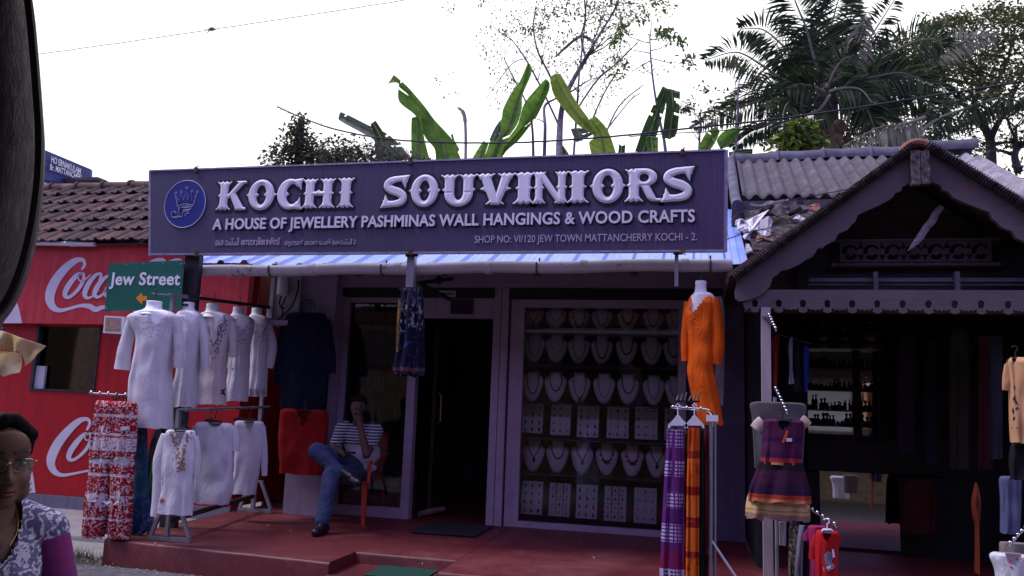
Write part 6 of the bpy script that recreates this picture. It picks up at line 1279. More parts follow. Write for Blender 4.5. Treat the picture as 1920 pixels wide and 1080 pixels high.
# ================================================================== display window: busts, necklaces, earring cards
m_bust = mat('bust_linen', (.80, .77, .80), .9, var=.1, scale=30, bump=.2); m_card = mat('ivory_card', (.80, .78, .80), .8, var=.08); m_shelf = mat('shelf_glass', (.10, .10, .14), .3, var=.1)
def bust(px, y0, y1, Y, wpx, lab):
    a, b = at(px, y0, Y), at(px, y1, Y); H = a.z-b.z; W = (at(px+wpx/2, y0, Y).x-at(px-wpx/2, y0, Y).x)/2; mb = MB(); rows = []; n = 20
    for t, w, d in ((0, .55, .02), (.015, .60, .035), (.06, .50, .045), (.13, .56, .05), (.20, .84, .055), (.27, .98, .06), (.36, 1.0, .066), (.5, .93, .066), (.65, .82, .06), (.8, .66, .05), (.92, .46, .038), (.985, .28, .025), (1, .16, .012)):
        rows.append([(a.x+W*w*math.cos(q), Y-d*1.1*math.sin(q)*(1 if math.sin(q) > 0 else .25)-t*.05+.03, a.z-H*t) for q in np.linspace(0, 2*math.pi, n+1)[:-1]])
    mb.grid(rows, wrap=True); mb.add(rows[0], [tuple(range(n))]); mb.add(rows[-1], [tuple(range(n-1, -1, -1))]); bv = mb.bvh()
    t_ = thing('necklace_bust', lab, 'bust', (a.x, Y, b.z-.004), 'linen necklace busts in the display window'); put(mb, 'bust', m_bust, t_, smooth='all'); mb = MB(); mb.box((a.x-W*.6, Y-.06, b.z-.012), (a.x+W*.6, Y+.03, b.z-.003)); put(mb, 'stand', m_shelf, t_); return a, H, W, bv
def necklace(px, y0, y1, wpx, drop, bv, c, lab, style, r=.007):
    P = []; h = y1-y0
    for s in np.linspace(-1, 1, 31):
        x = px+s*wpx*.34*(1-.25*(abs(s)**6)); y = y0+h*(.14+drop*(1-abs(s)**(2.2 if style != 'v' else 1.15))); q = on(bv, x, y, .005)[0]
        if q is not None: P.append(q)
    if len(P) < 5: return
    mb = MB(); mb.tube(P, r*.5, 5)
    for i, q in enumerate(P[::(1 if style == 'bead' else 2)]): mb.ball(q, r*(1 if style != 'thin' else .6), 7, 5)
    if style in ('v', 'pendant'):
        q = min(P, key=lambda v: v.z); mb.ball(q+Vector((0, -.006, -.025)), (.016, .008, .026), 8, 6)
    t_ = put(mb, 'necklace', c, label=lab, cat='necklace', group='bead necklaces in the display window', smooth=True)
    if style == 'charm':
        mb = MB()
        for i in range(3, len(P)-3, 4): mb.ball(P[i]+Vector((0, -.006, -.018)), (.013, .009, .014), 7, 5)
        put(mb, 'charms', m_nk['red'], t_, smooth=True)
m_nk = {'black': mat('black_bead', (.01, .009, .012), .3), 'red': mat('red_bead', (.26, .012, .02), .35), 'brown': mat('brown_bead', (.06, .035, .03), .4), 'silver': mat('silver_bead', (.35, .34, .36), .3, .7), 'pale': mat('pale_bead', (.30, .25, .27), .4)}
brow = [
 ('top', 8.3, 572, 617, 40, [1000, 1043, 1086, 1129, 1177, 1225, 1268], [('red', 'v'), ('pale', 'thin'), ('red', 'charm'), ('pale', 'bead'), ('brown', 'charm'), ('black', 'bead'), ('red', 'thin')]),
 ('second', 8.3, 626, 680, 42, [1002, 1044, 1086, 1129, 1175, 1222, 1264], [('brown', 'thin'), ('pale', 'thin'), ('black', 'thin'), ('black', 'bead'), ('black', 'bead'), ('pale', 'thin'), ('black', 'bead')]),
 ('third', 8.3, 695, 752, 42, [999, 1042, 1087, 1133, 1178, 1226, 1267], [('black', 'bead'), ('black', 'bead'), ('brown', 'pendant'), ('red', 'thin'), ('black', 'bead'), ('brown', 'thin'), ('black', 'thin')]),
 ('lowest', 8.3, 824, 884, 43, [1001, 1046, 1092, 1138, 1186, 1232], [('black', 'v'), ('black', 'bead'), ('black', 'v'), ('black', 'charm'), ('brown', 'charm'), ('black', 'v')])]
for rn, Y, y0, y1, w, xs, st_ in brow:
    for i, px in enumerate(xs):
        dy = (px-1000)*.024*(1 if y1 < 700 else 1.5 if y1 < 800 else 2.2)-(0 if y1 > 630 else 0); a, H, W, bv = bust(px, y0+dy, y1+dy, Y, w, f'linen necklace bust, {ORD[i]} from the left in the {rn} row of busts')
        c, sty = st_[i]; necklace(px, y0+dy, y1+dy, w, (.62, .5, .7, .66, .5, .64, .55)[i] if rn != 'lowest' else .42, bv, m_nk[c], f'{c} bead necklace on the {ORD[i]} bust from the left in the {rn} row', sty)
for yp in (620, 684, 757, 822, 889):
    z = ZZ(1100, yp+4, 8.2); mb = MB(); mb.box((gx0-.07, 8.10, z-.006), (.27, 8.6, z)); put(mb, 'shelf', m_shelf, dwo)
    if yp == 620: mb = MB(); mb.box((gx0-.07, 8.02, z-.012), (-.21, 8.036, z+.004)); put(mb, 'shelf_edge', m_nk['silver'], dwo)
ear0 = {}
def earcard(x0, x1, y0, y1, Y, lab, cols, seed, grid_=False):
    a, b = at(x0, y1, Y), at(x1, y0, Y); t_ = thing('earring_card', lab, 'earring card', ((a.x+b.x)/2, Y, a.z), 'earring cards in the display window'); mb = MB(); tl_ = .05
    mb.add([(a.x, Y, a.z), (b.x, Y, a.z), (b.x, Y+tl_, b.z), (a.x, Y+tl_, b.z), (a.x, Y+.008, a.z), (b.x, Y+.008, a.z), (b.x, Y+tl_+.008, b.z), (a.x, Y+tl_+.008, b.z)], [(0, 1, 2, 3), (7, 6, 5, 4), (0, 4, 5, 1), (1, 5, 6, 2), (2, 6, 7, 3), (3, 7, 4, 0)])
    put(mb, 'card', m_card, t_); rng = random.Random(seed); W, H = b.x-a.x, b.z-a.z
    if grid_:
        mb = MB()
        for i in (1, 2): mb.box((a.x+W*i/3-.0015, Y-.003+tl_*0, a.z+.002), (a.x+W*i/3+.0015, Y+tl_, b.z-.002))
        for j in (1, 2, 3): mb.box((a.x+.002, Y+tl_*j/4-.004, a.z+H*j/4-.0015), (b.x-.002, Y+tl_*j/4, a.z+H*j/4+.0015))
        put(mb, 'dividers', m_shelf, t_)
    for i in range(3):
        for j in range(4):
            c = m_nk[rng.choice(cols)]; k = (seed % 3, c.name)
            if k not in ear0:
                mb = MB(); mb.tube([(0, 0, .012), (.003, -.004, .018), (0, -.006, .02)], .0015, 4)
                if k[0] == 0: mb.ball((0, -.005, 0), (.010, .004, .013), 8, 6); mb.ball((0, -.005, -.016), (.006, .004, .008), 6, 5)
                elif k[0] == 1: mb.ball((0, -.004, 0), (.009, .004, .009), 8, 6)
                else: mb.ball((0, -.005, .004), (.006, .004, .007), 6, 5); mb.ball((0, -.005, -.012), (.009, .004, .014), 8, 6)
                ear0[k] = mb.mesh('earring'); ear0[k].materials.append(c)
            o = bpy.data.objects.new('earring', ear0[k]); COL.objects.link(o); o.parent = t_; v = (j+.5)/4
            o.location = (a.x+W*(i+.5)/3-WL[t_].x+rng.gauss(0, .002), Y+tl_*v-.003-WL[t_].y, H*v+rng.gauss(0, .002)); s = rng.uniform(.75, 1.25); o.scale = (s, 1, s); WL[o] = WL[t_]
for i, (x0, x1, y0, y1) in enumerate([(978, 1018, 757, 811), (1031, 1070, 759, 815), (1081, 1123, 761, 819), (1137, 1179, 763, 821), (1190, 1233, 764, 823), (1246, 1286, 766, 825)]): earcard(x0, x1, y0, y1, 8.3, f'white card of small earrings, {ORD[i]} from the left in the upper row of cards', (('black', 'brown'), ('red', 'brown', 'black'), ('brown', 'silver', 'black'), ('pale', 'brown', 'silver'), ('black',), ('brown',))[i], 60+i)
for i, (x0, x1, y0, y1) in enumerate([(976, 1017, 904, 963), (1028, 1069, 908, 967), (1079, 1120, 911, 971), (1132, 1174, 914, 976), (1188, 1231, 917, 980)]): earcard(x0, x1, y0, y1, 8.16, f'white card of drop earrings, {ORD[i]} from the left in the bottom row of cards', (('black', 'brown'), ('silver', 'brown'), ('black',), ('black',), ('black', 'silver'))[i], 72+i+(1 if i in (1, 3) else 0), i in (1, 3))

# ================================================================== orange kurti and the scarf rack
t_ = thing('mannequin', 'bright orange long kurti on a white torso form hanging from the gutter end', 'mannequin', tuple(at(1320, 796, 6.5))); OR = [(549, 1302, 1332), (556, 1294, 1340), (570, 1288, 1344), (592, 1284, 1346), (635, 1290, 1342), (690, 1288, 1338), (715, 1291, 1343), (745, 1297, 1349), (784, 1308, 1355), (796, 1314, 1357)]; VO = [(1299, 540), (1297, 560), (1294, 580), (1300, 586), (1309, 575), (1320, 560), (1331, 550), (1330, 540)]
neckform(t_, 1314, 527, 552, 22, 6.5, VO, .2, .06, OR)
m_or = mat('orange_cotton', (.74, .105, .010), .85, var=.08, scale=10, bump=.35, bscale=45, spec=.15); m_or = cotton('orange_cotton', (.86, .14, .014), .4, .5); mb = MB(); loft(mb, OR, 6.5, .22, n=76, m=70, amp=.008, freq=6, seed=51, crumple=.010); cutout(mb, VO, 6.5)
sleeve(mb, [(1293, 566, 20), (1286, 620, 17), (1284, 650, 15), (1285, 677, 14)], 6.5, dy=-.02); sleeve(mb, [(1337, 562, 26), (1344, 605, 26), (1346, 650, 26), (1343, 683, 20)], 6.5, dy=-.06); bv = mb.bvh(); b_ = put(mb, 'kurti', m_or, t_, smooth='all'); rng = random.Random(9)
decal(b_, 'embroidery', bv, [petal(x, y, 4, 2.4, rng.uniform(0, 6.3)) for x, y in [(1300+(y-585)*-.0+rng.choice((-1, 1))*abs(rng.gauss(0, 5))+(9 if y < 575 else 0), y) for y in np.linspace(560, 608, 60)]], mat('orange_thread', (.78, .14, .02), .7), .003)
shirt('top', 'pale grey top hanging behind the orange kurti', 'top', [(556, 1340, 1352), (580, 1342, 1358), (650, 1343, 1359), (760, 1338, 1356)], 6.75, .06, cloth('pale_grey_cotton', (.3, .29, .33)), (), 52)
sr = thing('scarf_rack', 'chrome and grey garment rack with curved arm holding patterned scarves on white hangers', 'clothes rack', (XX(1333, 1000, 5.4), 5.4, -.2)); mb = MB(); mb.tube([at(x, y, 5.4) for x, y, *_ in smooth_path([(1258, 764), (1290, 766), (1318, 768), (1330, 771), (1336, 780), (1337, 800)], 5)], .009, 8)
for k in range(5): mb.ball(at(1262+k*13, 762.5+k*.6, 5.4), .010, 8, 6)
put(mb, 'arm', M['chrome'], sr, smooth=True); px_ = XX(1333, 900, 5.4); mb = MB(); mb.tube([(px_, 5.4, -.19), (px_, 5.4, ZZ(1336, 780, 5.4))], .010, 8); mb.tube([(px_+.025, 5.42, .12), (px_+.025, 5.42, ZZ(1336, 785, 5.4))], .009, 8); put(mb, 'upright', M['rail_metal'], sr, smooth=True)
mb = MB(); q = at(1335, 1015, 5.4); mb.tube([q, at(1385, 1090, 5.35), at(1400, 1112, 5.35)], .009, 6); put(mb, 'leg', M['rail_metal'], sr); mb = MB(); mb.tube([q, Vector((q.x-.12, 5.75, -.02))], .009, 6); put(mb, 'leg', M['rail_metal'], sr); mb = MB(); mb.box((px_-.03, 5.385, ZZ(1330, 790, 5.4)), (px_+.045, 5.43, ZZ(1330, 778, 5.4))); put(mb, 'clamp', M['white'], sr)
mb = MB(); mb.bar(at(1266, 752, 5.62), at(1312, 753, 5.62), .012)
for k in range(6): mb.bar(at(1268+k*8, 752, 5.62), at(1272+k*8, 742-(k % 3)*3, 5.64), .008)
put(mb, 'back_rail', m_hang, sr)
for px, lab in ((1271, 'white hanger of the purple scarf'), (1302, 'white hanger of the orange scarf')):
    Y = 5.38; mb = MB(); P = lambda pts: pp(pts, Y); mb.prism(P([(px-19, 803), (px-18, 796), (px-7, 785), (px-3, 779), (px+3, 779), (px+7, 785), (px+18, 796), (px+19, 803), (px+15, 803), (px+13, 798), (px-13, 798), (px-15, 803)]), Y-.006, Y+.006); mb.tube([at(px, 780, Y), at(px, 766, Y), at(px-4, 760, Y), at(px, 757, Y), at(px+4, 761, Y)], .004, 6); put(mb, 'hanger', m_hangw, label=lab, cat='hanger', group='white hangers on the scarf rack')
SCF = 'patterned scarves on the chrome rack'
def scarf(lab, rows, Y, m, seed, dp=.05, f=7): t_ = MB(); loft(t_, rows, Y, dp, m=34, n=44, amp=.008, freq=f, seed=seed, dprof=lambda t: 1, grow=.3); put(t_, 'scarf', m, label=lab, cat='scarf', group=SCF, smooth='all')
Pu, Pw, Dk, Cr = (.10, .016, .13), (.42, .32, .55), (.025, .012, .06), (.20, .010, .04)
scarf('purple and white block patterned scarf hanging leftmost on the chrome rack', [(806, 1250, 1284), (850, 1248, 1284), (900, 1245, 1284), (1000, 1240, 1285), (1090, 1236, 1286), (1180, 1234, 1287)], 5.40, banded('purple_blocks', [(0, Pw), (.12, Dk), (.26, Pw), (.30, Cr), (.40, Pu), (.52, Pu), (.60, Pu), (.68, Pu), (.76, Pu), (.84, Pu), (.91, Pu)], [(0, Pu), (.12, Pw), (.20, Dk), (.26, Dk), (.30, Pu), (.43, Pw), (.52, Pu), (.60, Pw), (.68, Pu), (.76, Pw), (.84, Pu), (.91, Pw)], 44, (.4, .6), 'check'), 61)
scarf('narrow brown and gold printed scarf just right of the purple one', [(808, 1279, 1296), (900, 1278, 1296), (1000, 1278, 1297), (1180, 1277, 1298)], 5.47, mat('gold_paisley', (.30, .12, .02), .9, col2=(.03, .012, .012), scale=22, lo=.44, hi=.54), 62)
scarf('orange scarf with dark red check bands between brown and black scarves', [(802, 1291, 1312), (850, 1289, 1312), (950, 1287, 1311), (1180, 1284, 1311)], 5.38, banded('orange_blocks', [(0, (.55, .10, .010)), (.07, (.20, .012, .01)), (.11, (.55, .11, .012)), (.19, (.22, .02, .01)), (.23, (.6, .12, .012)), (.35, (.24, .012, .01)), (.38, (.55, .10, .010)), (.50, (.2, .012, .01)), (.55, (.6, .12, .015)), (.66, (.24, .012, .01)), (.70, (.58, .10, .01)), (.84, (.22, .02, .01)), (.88, (.45, .06, .008))], [(0, (.35, .04, .006)), (.5, (.4, .04, .006))], 9, (.56, .6)), 63)
scarf('narrow black green scarf between the orange and the crimson ones', [(806, 1309, 1320), (900, 1308, 1320), (1180, 1306, 1321)], 5.44, cloth('black_green', (.012, .022, .022)), 64); scarf('crimson scarf hanging rightmost on the chrome rack', [(806, 1318, 1329), (900, 1317, 1329), (1180, 1316, 1328)], 5.5, banded('crimson_bands', [(0, (.13, .008, .02)), (.3, (.05, .006, .012)), (.36, (.14, .008, .03)), (.6, (.05, .006, .012)), (.66, (.15, .01, .03))], [(0, (.09, .006, .02)), (.5, (.10, .008, .02))], 20), 65)

# ================================================================== goods of the gabled shop
m_rust = cloth('rust_cloth', (.13, .022, .012)); GC = 'childrens clothes of the gabled shop'
t_ = thing('girls_dress', 'girls purple festive dress with gold borders over a white gold hemmed skirt', 'dress', tuple(at(1460, 973, 5.75)))
m_sil = lambda n, s: banded(n, s, [(h, tuple(min(1, x*1.35+.004) for x in c)) for h, c in s], 30, (.45, .6), stretch=(.2, 1, 6))
mb = MB(); loft(mb, [(786, 1438, 1500), (792, 1430, 1507), (815, 1430, 1506), (845, 1428, 1503), (871, 1425, 1504)], 5.75, .16, m=44, n=72, amp=.006, seed=71); cutout(mb, [(1455, 776), (1457, 786), (1462, 800), (1468, 806), (1477, 800), (1486, 786), (1486, 776)], 5.75); bv = mb.bvh(); b_ = put(mb, 'bodice', m_sil('purple_silk', [(0, (.42, .20, .09)), (.07, (.28, .02, .025)), (.16, (.045, .008, .045)), (.3, (.065, .010, .045)), (.5, (.030, .007, .045)), (.62, (.06, .010, .042))]), t_, smooth='all')
decal(b_, 'orange_tag', bv, [[(1475, 806), (1479, 809), (1470, 831), (1466, 829)]], mat('orange_tag', (.6, .09, .03), .7), .008); decal(b_, 'price_tag', bv, [[(1474, 821), (1485, 822), (1485, 828), (1474, 828)]], M['white'], .006)
for s in ([(1432, 790, 26), (1424, 798, 28), (1417, 806, 26)], [(1500, 788, 24), (1508, 794, 24), (1514, 800, 20)]): mb = MB(); sleeve(mb, s, 5.75, flat_=.5); put(mb, 'sleeve', mat('white_gold_silk', (.55, .5, .54), .7, col2=(.40, .24, .12), scale=14), t_, smooth='all')
mb = MB(); loft(mb, [(866, 1424, 1506), (890, 1415, 1512), (918, 1405, 1519), (940, 1402, 1521)], 5.75, .22, m=20, n=64, amp=.014, freq=9, seed=72, dprof=lambda t: .75+.25*t); put(mb, 'overskirt', m_sil('plum_silk', [(0, (.34, .11, .05)), (.12, (.26, .03, .02)), (.22, (.022, .006, .03)), (.45, (.036, .008, .028)), (.8, (.012, .006, .014))]), t_, smooth='all')
mb = MB(); loft(mb, [(912, 1408, 1515), (945, 1399, 1518), (973, 1397, 1519)], 5.78, .2, m=18, n=64, amp=.016, freq=9, seed=73, dprof=lambda t: 1); put(mb, 'underskirt', m_sil('white_gold_hem', [(0, (.28, .16, .13)), (.22, (.5, .33, .14)), (.30, (.35, .2, .1)), (.34, (.55, .38, .18)), (.58, (.58, .54, .6))]), t_, smooth='all')
hanger(1467, 788, 52, 5.75, 768, m_hang, 'black hanger of the purple girls dress')
shirt('top', 'grey top showing its shoulders behind the purple girls dress', 'top', [(754, 1420, 1500), (760, 1406, 1512), (790, 1410, 1510), (880, 1415, 1505)], 5.95, .08, cloth('dull_grey', (.10, .095, .10)), (), 74, group=GC)
def hookrail(a, b, n, lab):
    mb = MB(); mb.tube([a, b], .006, 6)
    for k in range(n): mb.ball(a.lerp(b, (k+.5)/n)+Vector((0, 0, .010)), .011, 8, 6)
    put(mb, 'hook_rail', M['chrome'], label=lab, cat='hook', group='chrome hooks with ball stops', smooth=True)
hookrail(at(1441, 590, 6.05), at(1455, 620, 5.7), 6, 'short ball stop chrome hook high on the pale post'); hookrail(at(1453, 727, 6.05), at(1476, 776, 5.62), 8, 'ball stop chrome hook holding the purple girls dress'); hookrail(at(1518, 954, 5.8), at(1570, 988, 5.25), 5, 'ball stop chrome hook above the red and pink tees'); hookrail(at(1890, 1025, 5.0), at(1926, 988, 5.4), 5, 'ball stop chrome hook over white tops at the right edge')
mb = MB(); p = at(1456, 1000, 5.95); mb.tube([(p.x, 5.95, .002), (p.x, 5.95, 1.3)], .012, 8); put(mb, 'thin_post', M['rail_metal'], label='thin grey tube standing right of the pale post', cat='post', smooth=True)
shirt('tee', 'small red tee with a blue and white printed patch on its front', 'tee', [(994, 1536, 1566), (1000, 1530, 1573), (1030, 1527, 1572), (1070, 1529, 1570), (1120, 1528, 1572)], 5.35, .10, cloth('scarlet_cotton', (.42, .012, .018)), [[(1534, 1004, 18), (1527, 1025, 18), (1524, 1048, 16)], [(1569, 1004, 14), (1574, 1018, 12)]], 75, [(1540, 994), (1545, 1012), (1553, 1014), (1561, 994)], M['dim'], GC)
bvx = MB(); o_ = [o for o in bpy.data.objects if o.get('label', '').startswith('small red tee')][0].children[0]; bvx.v = [tuple(v.co+WL[o_]) for v in o_.data.vertices]; bvx.f = [tuple(p.vertices) for p in o_.data.polygons]; bvv = bvx.bvh()
decal(o_, 'printed_patch', bvv, [[(1546, 1041), (1551, 1034), (1558, 1036), (1562, 1044), (1558, 1058), (1548, 1060)], [(1543, 1064), (1562, 1056), (1566, 1064), (1554, 1070), (1544, 1071)]], mat('blue_print', (.10, .14, .26), .8, col2=(.3, .3, .34), scale=30)); decal(o_, 'printed_spots', bvv, [[(1560, 1030), (1563, 1030), (1566, 1044), (1561, 1046)], [(1550, 1062), (1558, 1060), (1557, 1066), (1550, 1067)]], M['white_paint'], .006)
hanger(1551, 994, 26, 5.35, 974, m_hangw, 'white hanger of the small red tee')
shirt('tee', 'magenta pink tee hanging behind the red one', 'tee', [(986, 1524, 1546), (992, 1515, 1550), (1040, 1518, 1548), (1120, 1518, 1545)], 5.5, .08, cloth('magenta_cotton', (.28, .02, .09)), [[(1519, 996, 16), (1513, 1006, 14), (1511, 1014, 12)]], 76, group=GC)
for rows, Y, m, lab, sd_ in (([(978, 1460, 1474), (1000, 1461, 1474), (1022, 1461, 1474)], 5.9, w_kur2, 'short white garment hanging below the girls skirt beside the post', 81), ([(975, 1480, 1500), (1030, 1479, 1496), (1120, 1476, 1494)], 5.7, mat('animal_print', (.26, .2, .13), .9, col2=(.03, .025, .02), scale=40, lo=.44, hi=.54), 'animal print leggings below the girls skirt', 82), ([(985, 1498, 1509), (1040, 1492, 1506), (1120, 1488, 1505)], 5.6, cloth('grey_denim', (.16, .16, .21)), 'grey denim leggings right of the animal print leggings', 83), ([(985, 1506, 1522), (1040, 1505, 1520), (1120, 1504, 1520)], 5.62, cloth('black_denim', (.015, .014, .018)), 'black trousers between grey leggings and pink tee', 84)): shirt('garment', lab, 'garment', rows, Y, .06, m, (), sd_, group=GC)
GI = 'shirts hanging sideways inside the gabled shop'
for rows, m, lab, sd_ in (([(628, 1455, 1461), (640, 1446, 1462), (665, 1450, 1460), (725, 1450, 1457)], cloth('dark_red_cotton', (.16, .010, .014)), 'dark red shirt seen edge on beside the pale post', 85), ([(632, 1482, 1486), (650, 1478, 1487), (690, 1480, 1486), (720, 1478, 1490)], cloth('pale_grey_knit', (.24, .23, .28)), 'pale grey shirt seen edge on inside the shop', 86), ([(640, 1487, 1500), (735, 1488, 1504)], cloth('black_knit', (.01, .01, .012)), 'black shirt between the grey and the blue ones', 87), ([(648, 1511, 1514), (662, 1505, 1516), (735, 1507, 1514)], cloth('royal_blue', (.014, .035, .26)), 'royal blue shirt seen edge on at the bottle shelves', 88)): shirt('shirt', lab, 'shirt', rows, 6.6, .10, m, (), sd_, group=GI, amp=.004)
mb = MB(); mb.tube([at(1440, 622, 6.6), at(1522, 645, 6.6)], .008, 6); put(mb, 'hanging_rod', M['dark_metal'], label='dark rod from which the inside shirts hang', cat='rod')
t_, b_, bv = shirt('tee', 'peach orange tee with a black printed motif at the right edge', 'tee', [(670, 1896, 1925), (678, 1888, 1940), (700, 1890, 1944), (733, 1892, 1942), (790, 1893, 1943), (830, 1895, 1944)], 5.6, .14, mat('peach_cotton', (.55, .30, .15), .9, var=.06, bump=.2, bscale=120, spec=.1), [[(1894, 684, 22), (1890, 708, 22), (1887, 732, 16)], [(1918, 688, 26), (1921, 712, 26), (1922, 734, 24)]], 91, [(1897, 671), (1901, 684), (1907, 671)], M['dim'])
decal(b_, 'printed_motif', bv, [petal(1901, 722, 8, 3, 1.3), petal(1900, 752, 12, 5, -1.3), petal(1903, 748, 14, 4, 1.2), petal(1899, 764, 14, 4, 1.5), petal(1902, 780, 10, 4, 1.8), petal(1904, 768, 8, 4, -.8)], M['black']); decal(b_, 'printed_line', bv, [[(1896, 801), (1907, 801), (1907, 803), (1896, 803)]], m_rust)
hanger(1904, 672, 34, 5.6, 650, m_hang, 'black hanger of the peach tee'); shirt('top', 'black top hanging directly below the peach tee', 'top', [(826, 1898, 1930), (860, 1892, 1940), (900, 1895, 1940)], 5.7, .1, cloth('black_top', (.014, .013, .016)), (), 92)
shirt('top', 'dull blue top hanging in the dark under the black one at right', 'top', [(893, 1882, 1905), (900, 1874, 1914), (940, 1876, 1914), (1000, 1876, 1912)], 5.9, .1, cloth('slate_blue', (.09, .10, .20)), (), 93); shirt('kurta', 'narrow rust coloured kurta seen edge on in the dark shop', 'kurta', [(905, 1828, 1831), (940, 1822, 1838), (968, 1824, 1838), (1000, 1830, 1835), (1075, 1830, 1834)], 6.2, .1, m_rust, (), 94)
t_, b_, bv = shirt('top', 'white sleeveless top with pink printed marks in the lower right corner', 'top', [(1036, 1864, 1915), (1046, 1856, 1935), (1075, 1866, 1940), (1130, 1870, 1940)], 5.1, .12, w_kur2, (), 95, [(1884, 1036), (1890, 1056), (1905, 1060), (1918, 1036)], M['dim']); decal(b_, 'printed_marks', bv, [petal(1889, 1052, 9, 7, .2), petal(1905, 1046, 9, 7, .3), petal(1893, 1062, 8, 4, .4)], mat('pink_print', (.5, .05, .15), .8))
shirt('top', 'beige top peeping behind the white sleeveless top in the corner', 'top', [(1018, 1878, 1925), (1026, 1874, 1940), (1090, 1878, 1940)], 5.3, .08, cloth('beige_top', (.2, .17, .16)), (), 96)
# mirror backed cabinet with small bottles
CYY = 7.9; cab = thing('mirror_cabinet', 'dark wall cabinet with mirror back and narrow shelves of little bottles', 'cabinet', (1.5, CYY, .0)); q = lambda x, y: at(x, y, CYY)
m_mir = NT('mirror'); m_mir.base((.62, .6, .66)); m_mir.b.inputs['Metallic'].default_value = 1; m_mir.b.inputs['Roughness'].default_value = .03; m_mir = m_mir.m
zt1, zb1 = q(1580, 652).z, q(1580, 815).z; x0, x1 = q(1514, 720).x, q(1650, 720).x; mb = MB(); mb.box((x0, CYY, zb1), (x1, CYY+.006, zt1)); put(mb, 'mirror', m_mir, cab); mb = MB(); xa, xb = q(1537, 930).x, q(1688, 930).x; mb.box((xa, CYY+.01, .03), (xb, CYY+.016, q(1600, 886).z)); put(mb, 'mirror', m_mir, cab)
mb = MB(); mb.box((x0-.5, CYY+.02, .002), (2.9, CYY+.06, 2.06)); mb.box((x0-.02, CYY-.06, q(1600, 884).z), (xb+.4, CYY-.002, zb1-.012)); mb.box((x0-.02, CYY-.16, zt1+.01), (xb+.4, CYY-.002, 2.06)); mb.box((q(1600, 720).x, CYY-.05, zb1), (q(1612, 720).x, CYY-.002, zt1)); mb.box((x1+.002, CYY-.12, zb1), (x1+.03, CYY-.002, zt1)); mb.box((xa-.10, CYY-.05, .002), (xa-.004, CYY-.002, q(1600, 888).z)); mb.box((xb+.004, CYY-.05, .002), (xb+.7, CYY-.002, q(1600, 888).z)); put(mb, 'carcass', M['black'], cab)
sy = [691, 731, 769, 798, 815]
for y in [655]+sy: z = q(1580, y).z; mb = MB(); mb.box((x0, CYY-.13, z-.012), (x1, CYY-.063, z)); mb.box((x0, CYY-.06, z-.010), (q(1599, 720).x, CYY-.001, z-.001)); put(mb, 'shelf', M['black'] if y > 655 else m_nk['silver'], cab)
btl = {}; rng = random.Random(14); m_bt = mat('black_glass', (.010, .009, .012), .15); nb = 0
for si, y in enumerate(sy[:4]):
    z = q(1580, y).z+.001; x = x0+.02
    while x < x1-.02:
        k = rng.choice((0, 0, 1, 2, 3))
        if k not in btl:
            mb = MB(); pr_ = [[(.016, 0), (.017, .005), (.017, .04), (.006, .05), (.006, .062), (.009, .064), (.009, .074), (.003, .078)], [(.022, 0), (.024, .008), (.02, .03), (.007, .04), (.006, .05), (.012, .058), (.012, .068), (.004, .074)], [(.012, 0), (.012, .07), (.005, .08), (.005, .095), (.008, .098), (.002, .115)], [(.02, 0), (.021, .03), (.012, .034), (.012, .045), (.004, .05)]][k]; mb.lathe(pr_, (0, 0, 0), 12); me = mb.mesh('bottle'); me.materials.append(m_bt); btl[k] = me
            me.polygons.foreach_set('use_smooth', [True]*len(me.polygons))
        o = bpy.data.objects.new('bottle', btl[k]); COL.objects.link(o); o.location = (x, CYY-.10+rng.uniform(-.008, .008), z); s = rng.uniform(.8, 1.35); o.scale = (s, s, s*rng.uniform(.9, 1.15)); WL[o] = o.location.copy()
        kn = ('stubby', 'squat round', 'tall slim', 'low wide')[k]; props(o, f'{kn} black glass bottle on the {ORD[si]} mirror shelf from the top', 'bottle', 'little black bottles on the mirror shelves'); nb += 1; x += .036*s+rng.choice((.006, .01, .03))

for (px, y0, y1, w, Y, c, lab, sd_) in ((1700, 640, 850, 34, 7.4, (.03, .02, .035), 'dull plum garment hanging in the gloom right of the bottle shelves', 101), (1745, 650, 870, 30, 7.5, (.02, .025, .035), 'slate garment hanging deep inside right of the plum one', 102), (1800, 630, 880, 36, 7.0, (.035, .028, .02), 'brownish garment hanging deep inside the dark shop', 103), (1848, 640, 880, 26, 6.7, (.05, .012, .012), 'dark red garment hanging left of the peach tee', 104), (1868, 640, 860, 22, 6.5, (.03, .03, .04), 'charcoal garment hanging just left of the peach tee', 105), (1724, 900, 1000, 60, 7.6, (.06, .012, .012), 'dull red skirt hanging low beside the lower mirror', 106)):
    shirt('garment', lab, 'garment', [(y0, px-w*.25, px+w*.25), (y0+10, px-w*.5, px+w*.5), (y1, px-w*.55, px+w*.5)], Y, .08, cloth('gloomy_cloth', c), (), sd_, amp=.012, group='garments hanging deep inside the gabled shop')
for px, py, r, lab in ((1540, 652, 22, 'round dark pot on the top shelf left'), (1583, 652, 18, 'small dark pot on the top shelf between two larger ones'), (1632, 652, 24, 'large dark pot on the top shelf right')):
    p = at(px, py, CYY-.24); k = r/205; mb = MB(); mb.lathe([(k*.5, 0), (k*.9, k*.5), (k, k), (k*.8, k*1.5), (k*.45, k*1.75), (k*.55, k*1.95), (k*.3, k*1.9)], tuple(p), 18); put(mb, 'pot', mat('dark_brass', (.05, .045, .05), .35, .6), label=lab, cat='pot', group='pots on the top shelf', smooth=True)
mb = MB(); mb.box((x0, CYY-.36, zt1+.0), (x1+.5, CYY-.162, zt1+.012)); put(mb, 'shelf', M['black'], cab)
